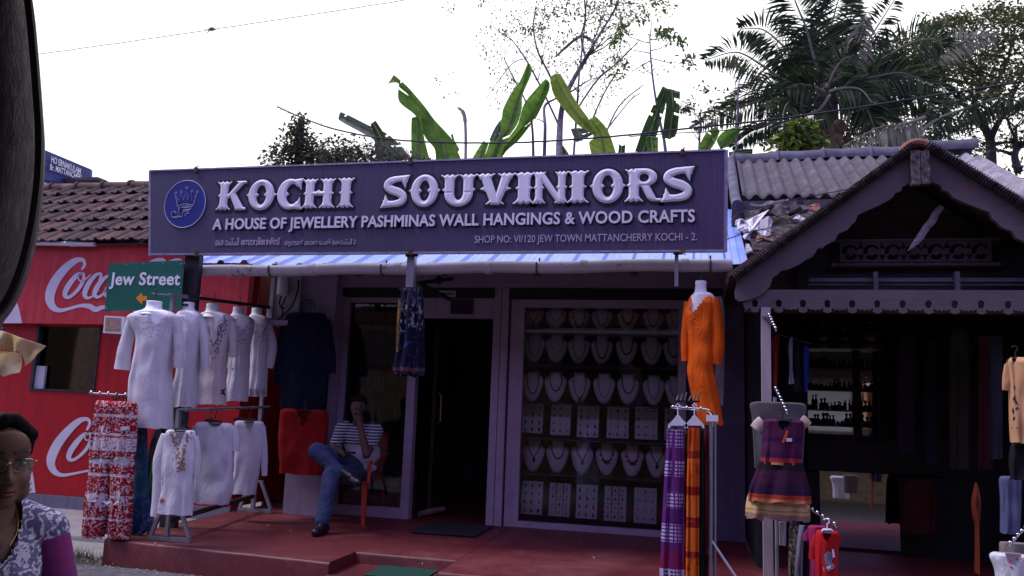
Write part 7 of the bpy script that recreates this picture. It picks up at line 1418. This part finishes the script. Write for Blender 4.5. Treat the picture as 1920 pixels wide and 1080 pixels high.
for si, y in enumerate((700, 735, 770)):
    z = at(1680, y, CYY-.2).z; xA, xB = at(1660, y, CYY-.2).x, at(1768, y, CYY-.2).x; mb = MB(); mb.box((xA, CYY-.26, z-.01), (xB, CYY-.162, z)); put(mb, 'shelf', M['dark_metal'], cab); x = xA+.03
    while x < xB-.03:
        k = rng.choice((0, 1, 2, 3)); o = bpy.data.objects.new('bottle', btl[k]); COL.objects.link(o); o.location = (x, CYY-.21, z+.001); s_ = rng.uniform(.8, 1.2); o.scale = (s_, s_, s_); WL[o] = o.location.copy(); props(o, f'{("stubby", "squat round", "tall slim", "low wide")[k]} dark bottle on the {ORD[si]} unlit shelf right of the mirror', 'bottle', 'little bottles on the unlit shelves'); x += .06*s_+rng.choice((0, .02, .05))
mb = MB(); rng = random.Random(3)
for k in range(9):
    p = Vector((rng.uniform(-4.4, -.8), rng.uniform(5.7, 7.6), .002)); a = rng.uniform(0, 6.28); w, h = rng.uniform(.004, .012), rng.uniform(.003, .007); e, f = Vector((math.cos(a), math.sin(a), 0)), Vector((-math.sin(a), math.cos(a), 0)); mb.add([p-e*w-f*h, p+e*w-f*h+Vector((0, 0, .006)), p+e*w+f*h+Vector((0, 0, .002)), p-e*w+f*h+Vector((0, 0, .008))], [(0, 1, 2, 3)])
put(mb, 'paper_scraps', M['white_paint'], kind='stuff', label='tiny paper scraps scattered on the red platform', cat='litter', recalc=False)

# ================================================================== things close to the camera at the left
wc = thing('wooden_carving', 'large dark polished wooden carving hanging very close at the left edge', 'carving', tuple(at(-120, 640, .95))); mb = MB()
loft(mb, [(-260, -330, -30), (-120, -330, 32), (0, -320, 61), (100, -310, 72), (200, -300, 80), (270, -290, 84), (350, -280, 81), (430, -260, 70), (510, -230, 50), (570, -200, 22), (610, -170, -16), (635, -130, -76)], .95, .16, n=56, m=60, amp=.0, crumple=.0012, power=.9, dprof=lambda t: 1)
t = NT('polished_old_wood'); v = t.coord('Object', (10, 10, 3)); v2 = t.coord('Object'); c = t.ramp(t.noise(v, 6, 8, .7, 1.2), [(.3, (.045, .032, .043)), (.55, (.14, .098, .125)), (.8, (.30, .23, .28))]); t.base(c); t.l(t.ramp(t.noise(v2, 18, 6, .7), [(.3, .22), (.7, .6)]), t.b.inputs['Roughness']); t.bump(t.noise(v, 9, 8, .75, 1), .5, .01); put(mb, 'board', t.m, wc, smooth='all')
mb = MB(); P = [(55, -120), (73, 0), (84, 100), (92, 200), (96, 270), (93, 350), (82, 430), (62, 510), (34, 572), (-4, 612)]; mb.tube([at(x-2, y, .95)+Vector((0, -.02, 0)) for x, y, *_ in smooth_path(P, 6)], .006, 8); put(mb, 'raised_rim', mat('dark_rim', (.012, .009, .011), .5), wc, smooth=True)
yc = thing('cloth_pennant', 'faded yellow cloth edge with pointed tails hanging at the left edge', 'cloth', tuple(at(30, 700, 3.0))); m_yel = mat('faded_yellow', (.66, .46, .16), .9, col2=(.80, .68, .46), scale=9, bump=.2, trans=.2)
def sheet(pts, Y, m, parent, name, amp=.02, seed=0):
    from mathutils.geometry import tessellate_polygon
    P = [at(x, y, Y) for x, y in pts]; bm = bmesh.new(); vs = [bm.verts.new(p) for p in P]; bm.faces.new(vs); bmesh.ops.triangulate(bm, faces=bm.faces[:])
    for k in range(4): bmesh.ops.subdivide_edges(bm, edges=bm.edges[:], cuts=1, use_grid_fill=True)
    for v in bm.verts: v.co.y += amp*noise.noise(Vector((v.co.x*14, v.co.z*9, seed)))*2
    bm.verts.index_update(); mb = MB(); n = len(bm.verts); V = [v.co.copy() for v in bm.verts]; F = [tuple(v.index for v in f.verts) for f in bm.faces]
    mb.add(V+[p+Vector((0, .004, 0)) for p in V], F+[tuple(i+n for i in f[::-1]) for f in F]+[(e.verts[0].index, e.verts[1].index, e.verts[1].index+n, e.verts[0].index+n) for e in bm.edges if e.is_boundary]); bm.free(); return put(mb, name, m, parent, smooth=True)
sheet([(-120, 600), (8, 621), (45, 634), (82, 648), (66, 672), (49, 686), (44, 662), (38, 658), (20, 668), (-120, 680)], 3.0, m_yel, yc, 'upper_edge', .02, 1); sheet([(-40, 655), (20, 660), (37, 662), (34, 698), (8, 706), (12, 678), (-40, 690)], 2.96, m_yel, yc, 'tail', .012, 4)
mb = MB(); text(mb, '1973', plane_map(-6, 664, 20, 660, 9, 2.93), .01, .002, shear=.2); put(mb, 'red_writing', mat('red_ink', (.45, .10, .08), .8), yc)
mb = MB(); mb.tube([at(-140, 590, 3.02), at(6, 619, 3.02)], .012, 8); put(mb, 'pole', M['dark_wood'], yc)

# ================================================================== the shop behind the camera, seen only in mirrors; its porch roof, out of view, is added and sized to shade the foreground
op = thing('opposite_shop', 'tan brick shop with an added shade porch across the road, seen in the mirror', 'shop', (0, -2.4, -.5)); mb = MB(); mb.box((-20, -2.6, -.6), (20, -2.3, 5.5)); put(mb, 'wall', mat('tan_brick', (.16, .11, .08), .9, var=.35, scale=9), op)
mb = MB(); mb.add([(-3.25, -2.2, 3.0), (14, -2.2, 3.0), (14, 1.75, 2.5), (-3.25, 1.75, 2.5)], [(0, 1, 2, 3)]); mb.solid(.05); put(mb, 'added_porch_roof', M['dim'], op); mb = MB(); mb.box((-14, -2.295, 3.06), (14, -2.2, 5.4)); put(mb, 'signboard', mat('dark_red_board', (.05, .008, .010), .6), op); mb = MB(); mb.box((-9, -2.295, 2.0), (9, -2.2, 2.9)); put(mb, 'fascia', M['dark_wood'], op)
for k, (x, z, w, h) in enumerate(((2.2, .9, .9, .9), (3.6, .5, .7, .6))): mb = MB(); mb.box((x, -2.29, z), (x+w, -2.27, z+h)); put(mb, 'notice_board', M['white_paint'], label=('large white notice board on the opposite wall', 'smaller white notice board on the opposite wall')[k], cat='notice board')
# ================================================================== people
def skinm(name, col): return mat(name, col, .55, var=.12, scale=14, bump=.08, bscale=120, spec=.35)
# ---- woman with glasses, close at the lower left
WY = 1.82; hc = at(0, 864, WY); vd = Vector((hc.x, hc.y, 0)).normalized(); rgt = Vector((vd.y, -vd.x, 0)); a_ = R(14)
fwd = (-vd*math.cos(a_)+rgt*math.sin(a_)); rx = Vector((-fwd.y, fwd.x, 0)); rx = rx if rx.dot(rgt) > 0 else -rx
HW = lambda x, y, z: hc+rx*x+fwd*y+Vector((0, 0, z))
def tr(mb, f=HW): mb.v = [tuple(f(*p)) for p in mb.v]; return mb
gz = -.42
wom = thing('person', 'woman with glasses and tied back hair in a paisley kurta close by', 'person', (hc.x, hc.y, gz)); skin1 = skinm('brown_skin', (.14, .066, .047))
b = MB(); b.ball((0, -.018, .036), (.074, .094, .088), 20, 14); b.ball((0, .018, -.034), (.063, .068, .086), 20, 14); b.ball((0, .044, -.093), (.037, .036, .030), 14, 10)
for s in (-1, 1):
    b.ball((s*.036, .042, -.044), (.031, .034, .034), 12, 8); b.ball((s*.031, .064, -.001), (.019, .013, .012), 12, 8); b.cap((s*.012, .078, .020), (s*.048, .064, .021), .010, .008, 8); b.ball((s*.013, .090, -.046), .0105, 8, 6); b.ball((s*.073, -.012, -.022), (.010, .020, .032), 10, 8); b.ball((s*.05, .01, -.075), (.026, .04, .034), 12, 8)
b.cap((0, .080, .004), (0, .101, -.040), .0095, .0135, 10); b.cap((0, .104, -.041), (0, .098, -.046), .012, .011, 8); b.ball((0, .072, -.070), (.030, .018, .022), 12, 8); b.ball((0, .070, .045), (.05, .022, .04), 14, 10)
b.cap((0, -.03, -.06), (0, -.045, -.19), .056, .062, 14)
for s in (-1, 1): b.cap((s*.045, -.05, -.165), (s*.145, -.05, -.205), .048, .050, 12); b.cap((s*.150, -.05, -.21), (s*.205, -.03, -.47), .050, .040, 12); b.cap((s*.205, -.03, -.47), (s*.17, .10, -.70), .038, .028, 12); b.ball((s*.165, .125, -.74), (.035, .03, .05), 10, 8)
b.ball((0, -.05, -.29), (.145, .085, .16), 18, 12); b.ball((0, -.05, -.5), (.13, .09, .18), 16, 10); b.ball((0, -.05, -.72), (.16, .11, .16), 16, 10)
for s in (-1, 1): b.cap((s*.08, -.05, -.78), (s*.08, -.05, -1.2), .075, .05, 10); b.cap((s*.08, -.05, -1.2), (s*.08, -.05, gz-hc.z+.05), .05, .035, 10); b.ball((s*.08, .0, gz-hc.z+.035), (.04, .10, .035), 10, 8)
for s in (-1, 1):
    for k in range(4): b.cap((s*.165+(k-1.5)*.014, .135, -.775), (s*.160+(k-1.5)*.014, .125, -.83+.006*abs(k-1.5)), .008, .006, 6)
    b.cap((s*.145, .14, -.74), (s*.135, .155, -.785), .009, .007, 6)
body = voxel(b, .0055, 3); put(tr(body), 'body', skin1, wom, smooth='all')
lips = MB(); 
for pts, r in (([(-.025, .083, -.0735), (-.010, .0935, -.070), (0, .0945, -.0715), (.010, .0935, -.070), (.025, .083, -.0735)], [.002, .0058, .0055, .0058, .002]), ([(-.024, .083, -.0755), (-.010, .0925, -.0805), (0, .094, -.082), (.010, .0925, -.0805), (.024, .083, -.0755)], [.002, .0065, .0075, .0065, .002])): lips.tube(pts, r, 8)
put(tr(lips), 'lips', skinm('lip_skin', (.10, .026, .026)), wom, smooth='all')
for s in (-1, 1):
    e = MB(); e.ball((s*.031, .0715, -.001), (.0135, .0075, .0068), 12, 8); eo = put(tr(e), 'eye', mat('eye_white', (.42, .38, .38), .25, var=.03), wom, smooth='all'); e = MB(); e.ball((s*.030, .0785, -.001), (.0055, .002, .0058), 10, 6); put(tr(e), 'iris', M['black'], eo, smooth='all')
    e = MB(); e.tube([(s*.016, .0775, .002), (s*.031, .0805, .0075), (s*.046, .071, .002)], .0020, 6); e.tube([(s*.012, .089, .026), (s*.030, .084, .031), (s*.052, .066, .024)], [.003, .0042, .0018], 6); put(tr(e), 'brow', m_hang, wom)
h = MB(); h.ball((0, -.035, .042), (.072, .096, .086), 20, 14); h.ball((0, -.14, -.03), (.055, .05, .06), 14, 10)
for s in (-1, 1): h.cap((s*.010, .045, .108), (s*.058, .030, .070), .022, .020, 10); h.cap((s*.055, .030, .070), (s*.063, .005, .022), .017, .012, 10); h.cap((s*.062, -.02, .02), (s*.058, -.07, -.07), .016, .02, 10)
put(tr(voxel(h, .006, 2)), 'hair', mat('black_hair', (.008, .006, .007), .6, spec=.08, var=.5, scale=6, stretch=(30, 30, 3), bump=.5, bscale=8), wom, smooth='all')
gl = MB(); gw_ = MB()
for s in (-1, 1):
    c = [(s*.034+.026*math.copysign(abs(math.cos(q))**.7, math.cos(q)), .094-.10*max(0, abs(s*.034+.026*math.cos(q))-.03), -.006+.017*math.copysign(abs(math.sin(q))**.7, math.sin(q))) for q in np.linspace(0, 6.283, 25)[:-1]]; n = len(c)
    gl.add(c+[(x, y+.0018, z) for x, y, z in c], [tuple(range(n)), tuple(range(2*n-1, n-1, -1))]+[(i, i+n, (i+1) % n+n, (i+1) % n) for i in range(n)]); gw_.tube([(s*.059, .090, .003), (s*.067, .078, .004), (s*.074, -.01, 0), (s*.074, -.03, -.014)], .0014, 6); gw_.tube(c+[c[0]], .0006, 4)
gw_.tube([(-.009, .096, -.002), (-.004, .101, .001), (.004, .101, .001), (.009, .096, -.002)], .0013, 6); fr_ = put(tr(gw_), 'glasses_frame', M['chrome'], wom); put(tr(gl), 'lenses', glass('lens', (.92, .92, .96), .03), fr_)
e = MB(); e.ball((.076, -.005, -.062), .008, 8, 6); e.ball((.076, -.005, -.078), (.010, .008, .008), 8, 6); e.ball((-.076, -.005, -.062), .008, 8, 6); put(tr(e), 'earrings', m_nk['silver'], wom, smooth='all')
k = MB()
for s in (-1, 1): k.cap((s*.05, -.05, -.155), (s*.150, -.05, -.200), .060, .060, 12)
k.ball((0, -.05, -.29), (.158, .098, .165), 20, 14); k.ball((0, -.05, -.5), (.145, .105, .2), 18, 12); k.cap((0, -.05, -.60), (0, -.05, -1.15), .17, .21, 20)
for s in (-1, 1): k.ball((s*.065, .015, -.33), (.06, .05, .06), 12, 8)
kv = voxel(k, .008, 4)
def lim(x): return -.125-.135*max(0, 1-(x/.064)**2)**.5 if abs(x) < .064 else 1
keep = [i for i, f in enumerate(kv.f) if not any(kv.v[j][1] > -.06 and kv.v[j][2] > lim(kv.v[j][0]) for j in f) and not all(abs(kv.v[j][0]) < .062 and kv.v[j][2] > -.20 for j in f)]
kv.f = [kv.f[i] for i in keep]; kv.mi = [0]*len(kv.f); bvk = kv.bvh(); pipe = []
for x in np.linspace(-.064, .064, 31):
    z = -.125-.137*max(0, 1-(x/.064)**2)**.5; hit = bvk.ray_cast(Vector((float(x), .3, z-.004)), Vector((0, -1, 0)))
    if hit[0] is not None: pipe.append(hit[0]+Vector((0, .002, 0)))
t = NT('paisley_print'); o = t.coord('Object', (1, 1, 1)); n1 = t.noise(o, 22, 3, .6, 2.5); w_ = t.n('TexWave'); w_.inputs['Scale'].default_value = 11; w_.inputs['Distortion'].default_value = 7; w_.inputs['Detail'].default_value = 3; w_.inputs['Detail Scale'].default_value = 2.5; t.l(o, w_.inputs['Vector'])
c = t.ramp(w_.outputs['Fac'], [(.18, (.08, .08, .18)), (.30, (.48, .43, .60)), (.72, (.66, .60, .74)), (.88, (.14, .13, .28))]); c = t.mix(t.ramp(n1, [(.56, (0, 0, 0)), (.62, (.8,)*3)]), c, (.09, .08, .18)); t.base(c); t.b.inputs['Roughness'].default_value = .85; t.bump(t.noise(o, 250, 2), .2)
ku = put(tr(kv), 'kurta', t.m, wom, smooth='all')
p_ = MB(); p_.tube(pipe, .0035, 6); put(tr(p_), 'neck_piping', mat('cream_piping', (.45, .38, .34), .8), ku, smooth='all')
s_ = MB()
for s in (-1, 1): s_.cap((s*.152, -.05, -.222), (s*.212, -.028, -.44), .060, .052, 14)
put(tr(voxel(s_, .008, 3)), 'sleeves', mat('magenta_sleeve', (.22, .012, .13), .85, col2=(.13, .02, .16), scale=26), ku, smooth='all')
s_ = MB(); s_.tube([(.21+.056*math.cos(q), -.03+.056*math.sin(q), -.41+.02*math.cos(q)) for q in np.linspace(0, 6.283, 21)[:-1]], .003, 5, closed=True); put(tr(s_), 'cuff_piping', mat('cream_piping', (.45, .38, .34), .8), ku)
s_ = MB(); P = [HW(x, y, z) for x, y, z in [(.058, -.01, -.135), (.058, .012, -.16), (.05, .036, -.19), (.035, .046, -.215)]]; s_.tube(P, .0018, 5); put(s_, 'neck_chain', mat('gold', (.5, .3, .08), .3, .9), wom)

# ---- seated man
J = lambda x, y, Y: at(x, y, Y)
man = thing('person', 'man in a striped tee and jeans sitting cross legged with hand to his chin', 'person', (at(650, 960, 7.1).x, 7.1, 0)); skin2 = skinm('dark_skin', (.085, .042, .03))
hd = J(671, 763, 7.26); sL, sR, eL, eR = J(640, 804, 7.36), J(707, 808, 7.36), J(626, 842, 7.2), J(687, 852, 7.08); hL, hR = J(648, 853, 7.0), J(673, 789, 7.10)
b = MB(); Rz = Matrix.Rotation(R(14), 3, 'Z')
b.ball(hd+Vector((0, .02, .02)), (.072, .088, .085), 18, 12, Rz); b.ball(hd+Vector((.008, -.03, -.035)), (.058, .058, .075), 16, 10, Rz); b.ball(hd+Vector((.014, -.055, -.09)), (.032, .03, .026), 12, 8)
b.cap(hd+Vector((.018, -.085, .005)), hd+Vector((.024, -.105, -.03)), .010, .014, 8); b.cap(hd+Vector((-.03, -.075, .02)), hd+Vector((.055, -.068, .02)), .011, .011, 8); b.ball(hd+Vector((.018, -.082, -.06)), (.026, .014, .016), 10, 8)
for s in (-1, 1): b.ball(hd+Vector((s*.072+.002, .005, -.01)), (.010, .018, .030), 10, 8)
b.cap(hd+Vector((0, .015, -.07)), J(673, 798, 7.38), .052, .058, 12); ch = J(675, 825, 7.40)
b.ball(ch, (.15, .10, .16), 16, 10); b.ball(J(688, 868, 7.44), (.14, .11, .15), 16, 10)
b.cap(sL, eL, .052, .040, 12); b.cap(eL, hL, .038, .028, 12); b.cap(sR, eR, .052, .042, 12); b.cap(eR, hR, .040, .029, 12)
# hand at the chin: palm, four curled fingers, thumb along the jaw
b.ball(hR+Vector((.0, -.01, .03)), (.036, .022, .045), 12, 8)
for k in range(4): p = hR+Vector((-.028+.017*k, -.022, .060-.004*abs(k-1.5))); q = p+Vector((-.006, -.020, .030-.004*k)); b.cap(p, q, .0095, .0085, 8); b.cap(q, q+Vector((-.004, .022, .014)), .0085, .007, 8)
b.cap(hR+Vector((-.03, -.005, .02)), hR+Vector((-.052, -.004, .062)), .011, .009, 8); b.cap(hR+Vector((-.052, -.004, .062)), hR+Vector((-.055, .004, .094)), .009, .007, 8)
b.ball(hL+Vector((.02, -.02, -.005)), (.045, .035, .022), 12, 8)
for k in range(4): p = hL+Vector((.045, -.045+.018*k, -.005)); q = p+Vector((.035-.003*abs(k-1), .0, -.008)); b.cap(p, q, .0095, .0085, 8); b.cap(q, q+Vector((.022, 0, -.016)), .0085, .007, 8)
b.cap(hL+Vector((.02, -.05, .004)), hL+Vector((.055, -.068, .0)), .011, .009, 8)
hipA, hipB = J(684, 884, 7.44), J(666, 888, 7.44); kA, kB = J(594, 846, 6.95), J(621, 892, 6.88); aA, aB = J(640, 890, 6.92), J(605, 975, 6.72)
b.cap(hipA, kA, .08, .06, 12); b.cap(kA, aA, .05, .035, 12); b.cap(hipB, kB, .08, .06, 12); b.cap(kB, aB, .05, .035, 12)
put(voxel(b, .0075, 3), 'body', skin2, man, smooth='all')
e = MB()
for s in (-1, 1): e.ball(hd+Vector((s*.028+.014, -.083+.006*(s < 0), .002)), (.011, .005, .005), 10, 6)
put(e, 'eyes', mat('dim_eye', (.25, .22, .22), .3), man, smooth='all'); e = MB(); e.tube([hd+Vector((-.006, -.094, -.062)), hd+Vector((.02, -.099, -.060)), hd+Vector((.042, -.090, -.062))], [.003, .005, .003], 6); put(e, 'lips', skinm('lip_dark', (.07, .025, .022)), man, smooth='all')
h = MB(); h.ball(hd+Vector((-.004, .035, .042)), (.079, .088, .080), 18, 12, Rz); h.cap(hd+Vector((-.05, -.045, .075)), hd+Vector((.05, -.05, .078)), .026, .024, 10); h.ball(hd+Vector((0, .06, -.01)), (.07, .05, .06), 12, 8); put(voxel(h, .008, 2), 'hair', mat('short_black_hair', (.010, .008, .009), .7, spec=.08, bump=.6, bscale=90), man, smooth='all')
k = MB(); k.ball(ch, (.168, .118, .17), 18, 12); k.ball(J(684, 850, 7.41), (.155, .13, .15), 18, 12); k.ball(J(686, 874, 7.43), (.135, .12, .08), 18, 12); k.cap(sL+Vector((.05, 0, .01)), sL, .07, .066, 12); k.cap(sR+Vector((-.05, 0, .01)), sR, .07, .066, 12); k.cap(sL, sL.lerp(eL, .72), .066, .060, 12); k.cap(sR, sR.lerp(eR, .62), .066, .062, 12); k.cap(J(673, 799, 7.39), J(674, 806, 7.39), .066, .09, 12)
t = NT('striped_tee'); g = t.coord('Generated'); sp = t.n('SeparateXYZ'); t.l(g, sp.inputs[0]); z = sp.outputs[2]; st_ = t.math('GREATER_THAN', t.math('FRACT', t.math('MULTIPLY', z, 19)), .45); up_ = t.math('GREATER_THAN', z, .52); lo_ = t.math('MULTIPLY', t.math('LESS_THAN', z, .50), t.math('GREATER_THAN', t.math('FRACT', t.math('MULTIPLY', z, 26)), .86))
c = t.mix(t.math('MULTIPLY', st_, up_), (.44, .42, .48), (.03, .03, .06)); c = t.mix(lo_, c, (.30, .29, .36)); t.base(c); t.b.inputs['Roughness'].default_value = .9; t.bump(t.noise(t.coord('Object'), 22, 4), .35); put(voxel(k, .010, 4), 'tee', t.m, man, smooth='all')
k = MB(); k.cap(hipA, kA, .105, .082, 14); k.cap(kA, kA.lerp(aA, .93), .080, .060, 14); k.cap(hipB, kB, .105, .082, 14); k.cap(kB, kB.lerp(aB, .5), .080, .070, 14); k.cap(kB.lerp(aB, .5), kB.lerp(aB, 1.0), .070, .066, 14); k.cap(hipA, hipB, .12, .12, 12); k.ball(J(680, 880, 7.46), (.15, .13, .11), 14, 10)
for q in range(3): c_ = kB.lerp(aB, .82+.08*q); k.ball(c_, (.072, .072, .018), 12, 6)
t = NT('washed_denim'); o = t.coord('Object'); c = t.ramp(t.noise(o, 7, 5, .6), [(.35, (.018, .030, .085)), (.65, (.055, .085, .19))]); c = t.mix(t.ramp(t.noise(t.coord('Object', (60, 60, 5)), 2, 3), [(.4, (0, 0, 0)), (.7, (.35,)*3)]), c, (.03, .05, .14)); t.base(c); t.b.inputs['Roughness'].default_value = .9; t.bump(t.noise(t.coord('Object', (1, 1, 2.5)), 13, 5, .6, 1.5), .9, .02); put(voxel(k, .011, 3), 'jeans', t.m, man, smooth='all')
m_sho = mat('black_leather', (.012, .012, .018), .35); sh = MB(); tB = J(591, 998, 6.56); tB.z = .035; hB_ = Vector((aB.x+.012, aB.y+.03, .045)); sh.cap(hB_, tB, .044, .038, 12); sh.cap(hB_+Vector((0, -.03, .05)), hB_.lerp(tB, .5)+Vector((0, 0, .018)), .042, .036, 12); sv = voxel(sh, .008, 3); sv.v = [(x, y, max(z, .003)) for x, y, z in sv.v]; put(sv, 'shoe', m_sho, man, smooth='all')
sh = MB(); hA = aA+Vector((.03, 0, -.005)); tA = J(672, 905, 6.80); sh.cap(hA, tA, .044, .036, 12); sh.cap(hA+Vector((-.01, 0, .03)), hA.lerp(tA, .5)+Vector((0, -.01, .02)), .04, .036, 12); put(voxel(sh, .008, 3), 'shoe', m_sho, man, smooth='all')
sk = MB(); sk.cap(kB.lerp(aB, 1.02), aB+Vector((0, 0, -.02)), .042, .04, 10); put(sk, 'sock', mat('grey_sock', (.4, .38, .4), .9), man, smooth='all'); wl = MB(); q = hL+Vector((.06, -.05, .015)); wl.box((q.x-.05, q.y-.035, q.z), (q.x+.05, q.y+.03, q.z+.02)); put(wl, 'wallet', m_sho, label='black wallet held in the lap of the seated man', cat='wallet')

# ---- plastic chair
fl, fr, br = atz(607, 976, 0), atz(681, 987, 0), atz(718, 966, 0); bl = fl+br-fr
ch_ = thing('plastic_chair', 'orange red plastic chair with the man sitting on it', 'chair', tuple((fl+br)/2)); m_pl = mat('orange_plastic', (.42, .030, .008), .4, var=.08, spec=.5); zs = .40; cc = (fl+br)/2
def taper(p, zt, w0, w1, lean): 
    mb = MB(); q = p+(cc-p)*lean; q = Vector((q.x, q.y, zt)); rows = []
    for t_ in np.linspace(0, 1, 6): c = p.lerp(q, float(t_)); w = lerp(w0, w1, t_); rows.append([(c.x+w*.5*math.cos(a), c.y+w*.5*math.sin(a), c.z+.001) for a in np.linspace(0, 6.283, 13)[:-1]])
    mb.grid(rows, wrap=True); mb.add(rows[0], [tuple(range(12))]); mb.add(rows[-1], [tuple(range(12))]); return mb
for p, h_ in ((fl, zs), (fr, zs), (bl, zs), (br, zs)): put(taper(p, h_, .038, .06, .10), 'leg', m_pl, ch_, smooth=True)
ux, uy = (fr-fl).normalized(), (bl-fl).normalized(); Wd, Dp = (fr-fl).length, (bl-fl).length; mb = MB(); rows = []
for i in range(9):
    v = i/8; rows.append([fl+ux*(Wd*lerp(.0, 1.0, j/8))+uy*(Dp*lerp(-.02, .98, v))+Vector((0, 0, zs+.012-.018*math.sin(math.pi*j/8)*math.sin(math.pi*min(1, v+.2)))) for j in range(9)])
mb.grid(rows); mb.solid(.02); put(mb, 'seat', m_pl, ch_, smooth=True)
mb = MB(); rows = []
for i in range(9):
    v = i/8; rows.append([fl+ux*(Wd*lerp(.03, .97, j/8))+uy*(Dp*(.97+.22*v)+.05*math.sin(math.pi*j/8))+Vector((0, 0, zs+.03+.42*v-.02*abs(j/4-1)**2*(v > .9))) for j in range(9)])
mb.grid(rows); mb.solid(.014); put(mb, 'backrest', m_pl, ch_, smooth=True)
for a_, b_2 in ((fl, bl), (fr, br)):
    s = ux*(-.03 if a_ is fl else .03); mb = MB(); mb.tube([a_+s+Vector((0, 0, zs)), a_+s+uy*.02+Vector((0, 0, zs+.17)), a_+s+uy*.10+Vector((0, 0, zs+.21)), b_2+s+Vector((0, 0, zs+.23))], [.018, .017, .02, .018], 10); put(mb, 'armrest', m_pl, ch_, smooth=True)
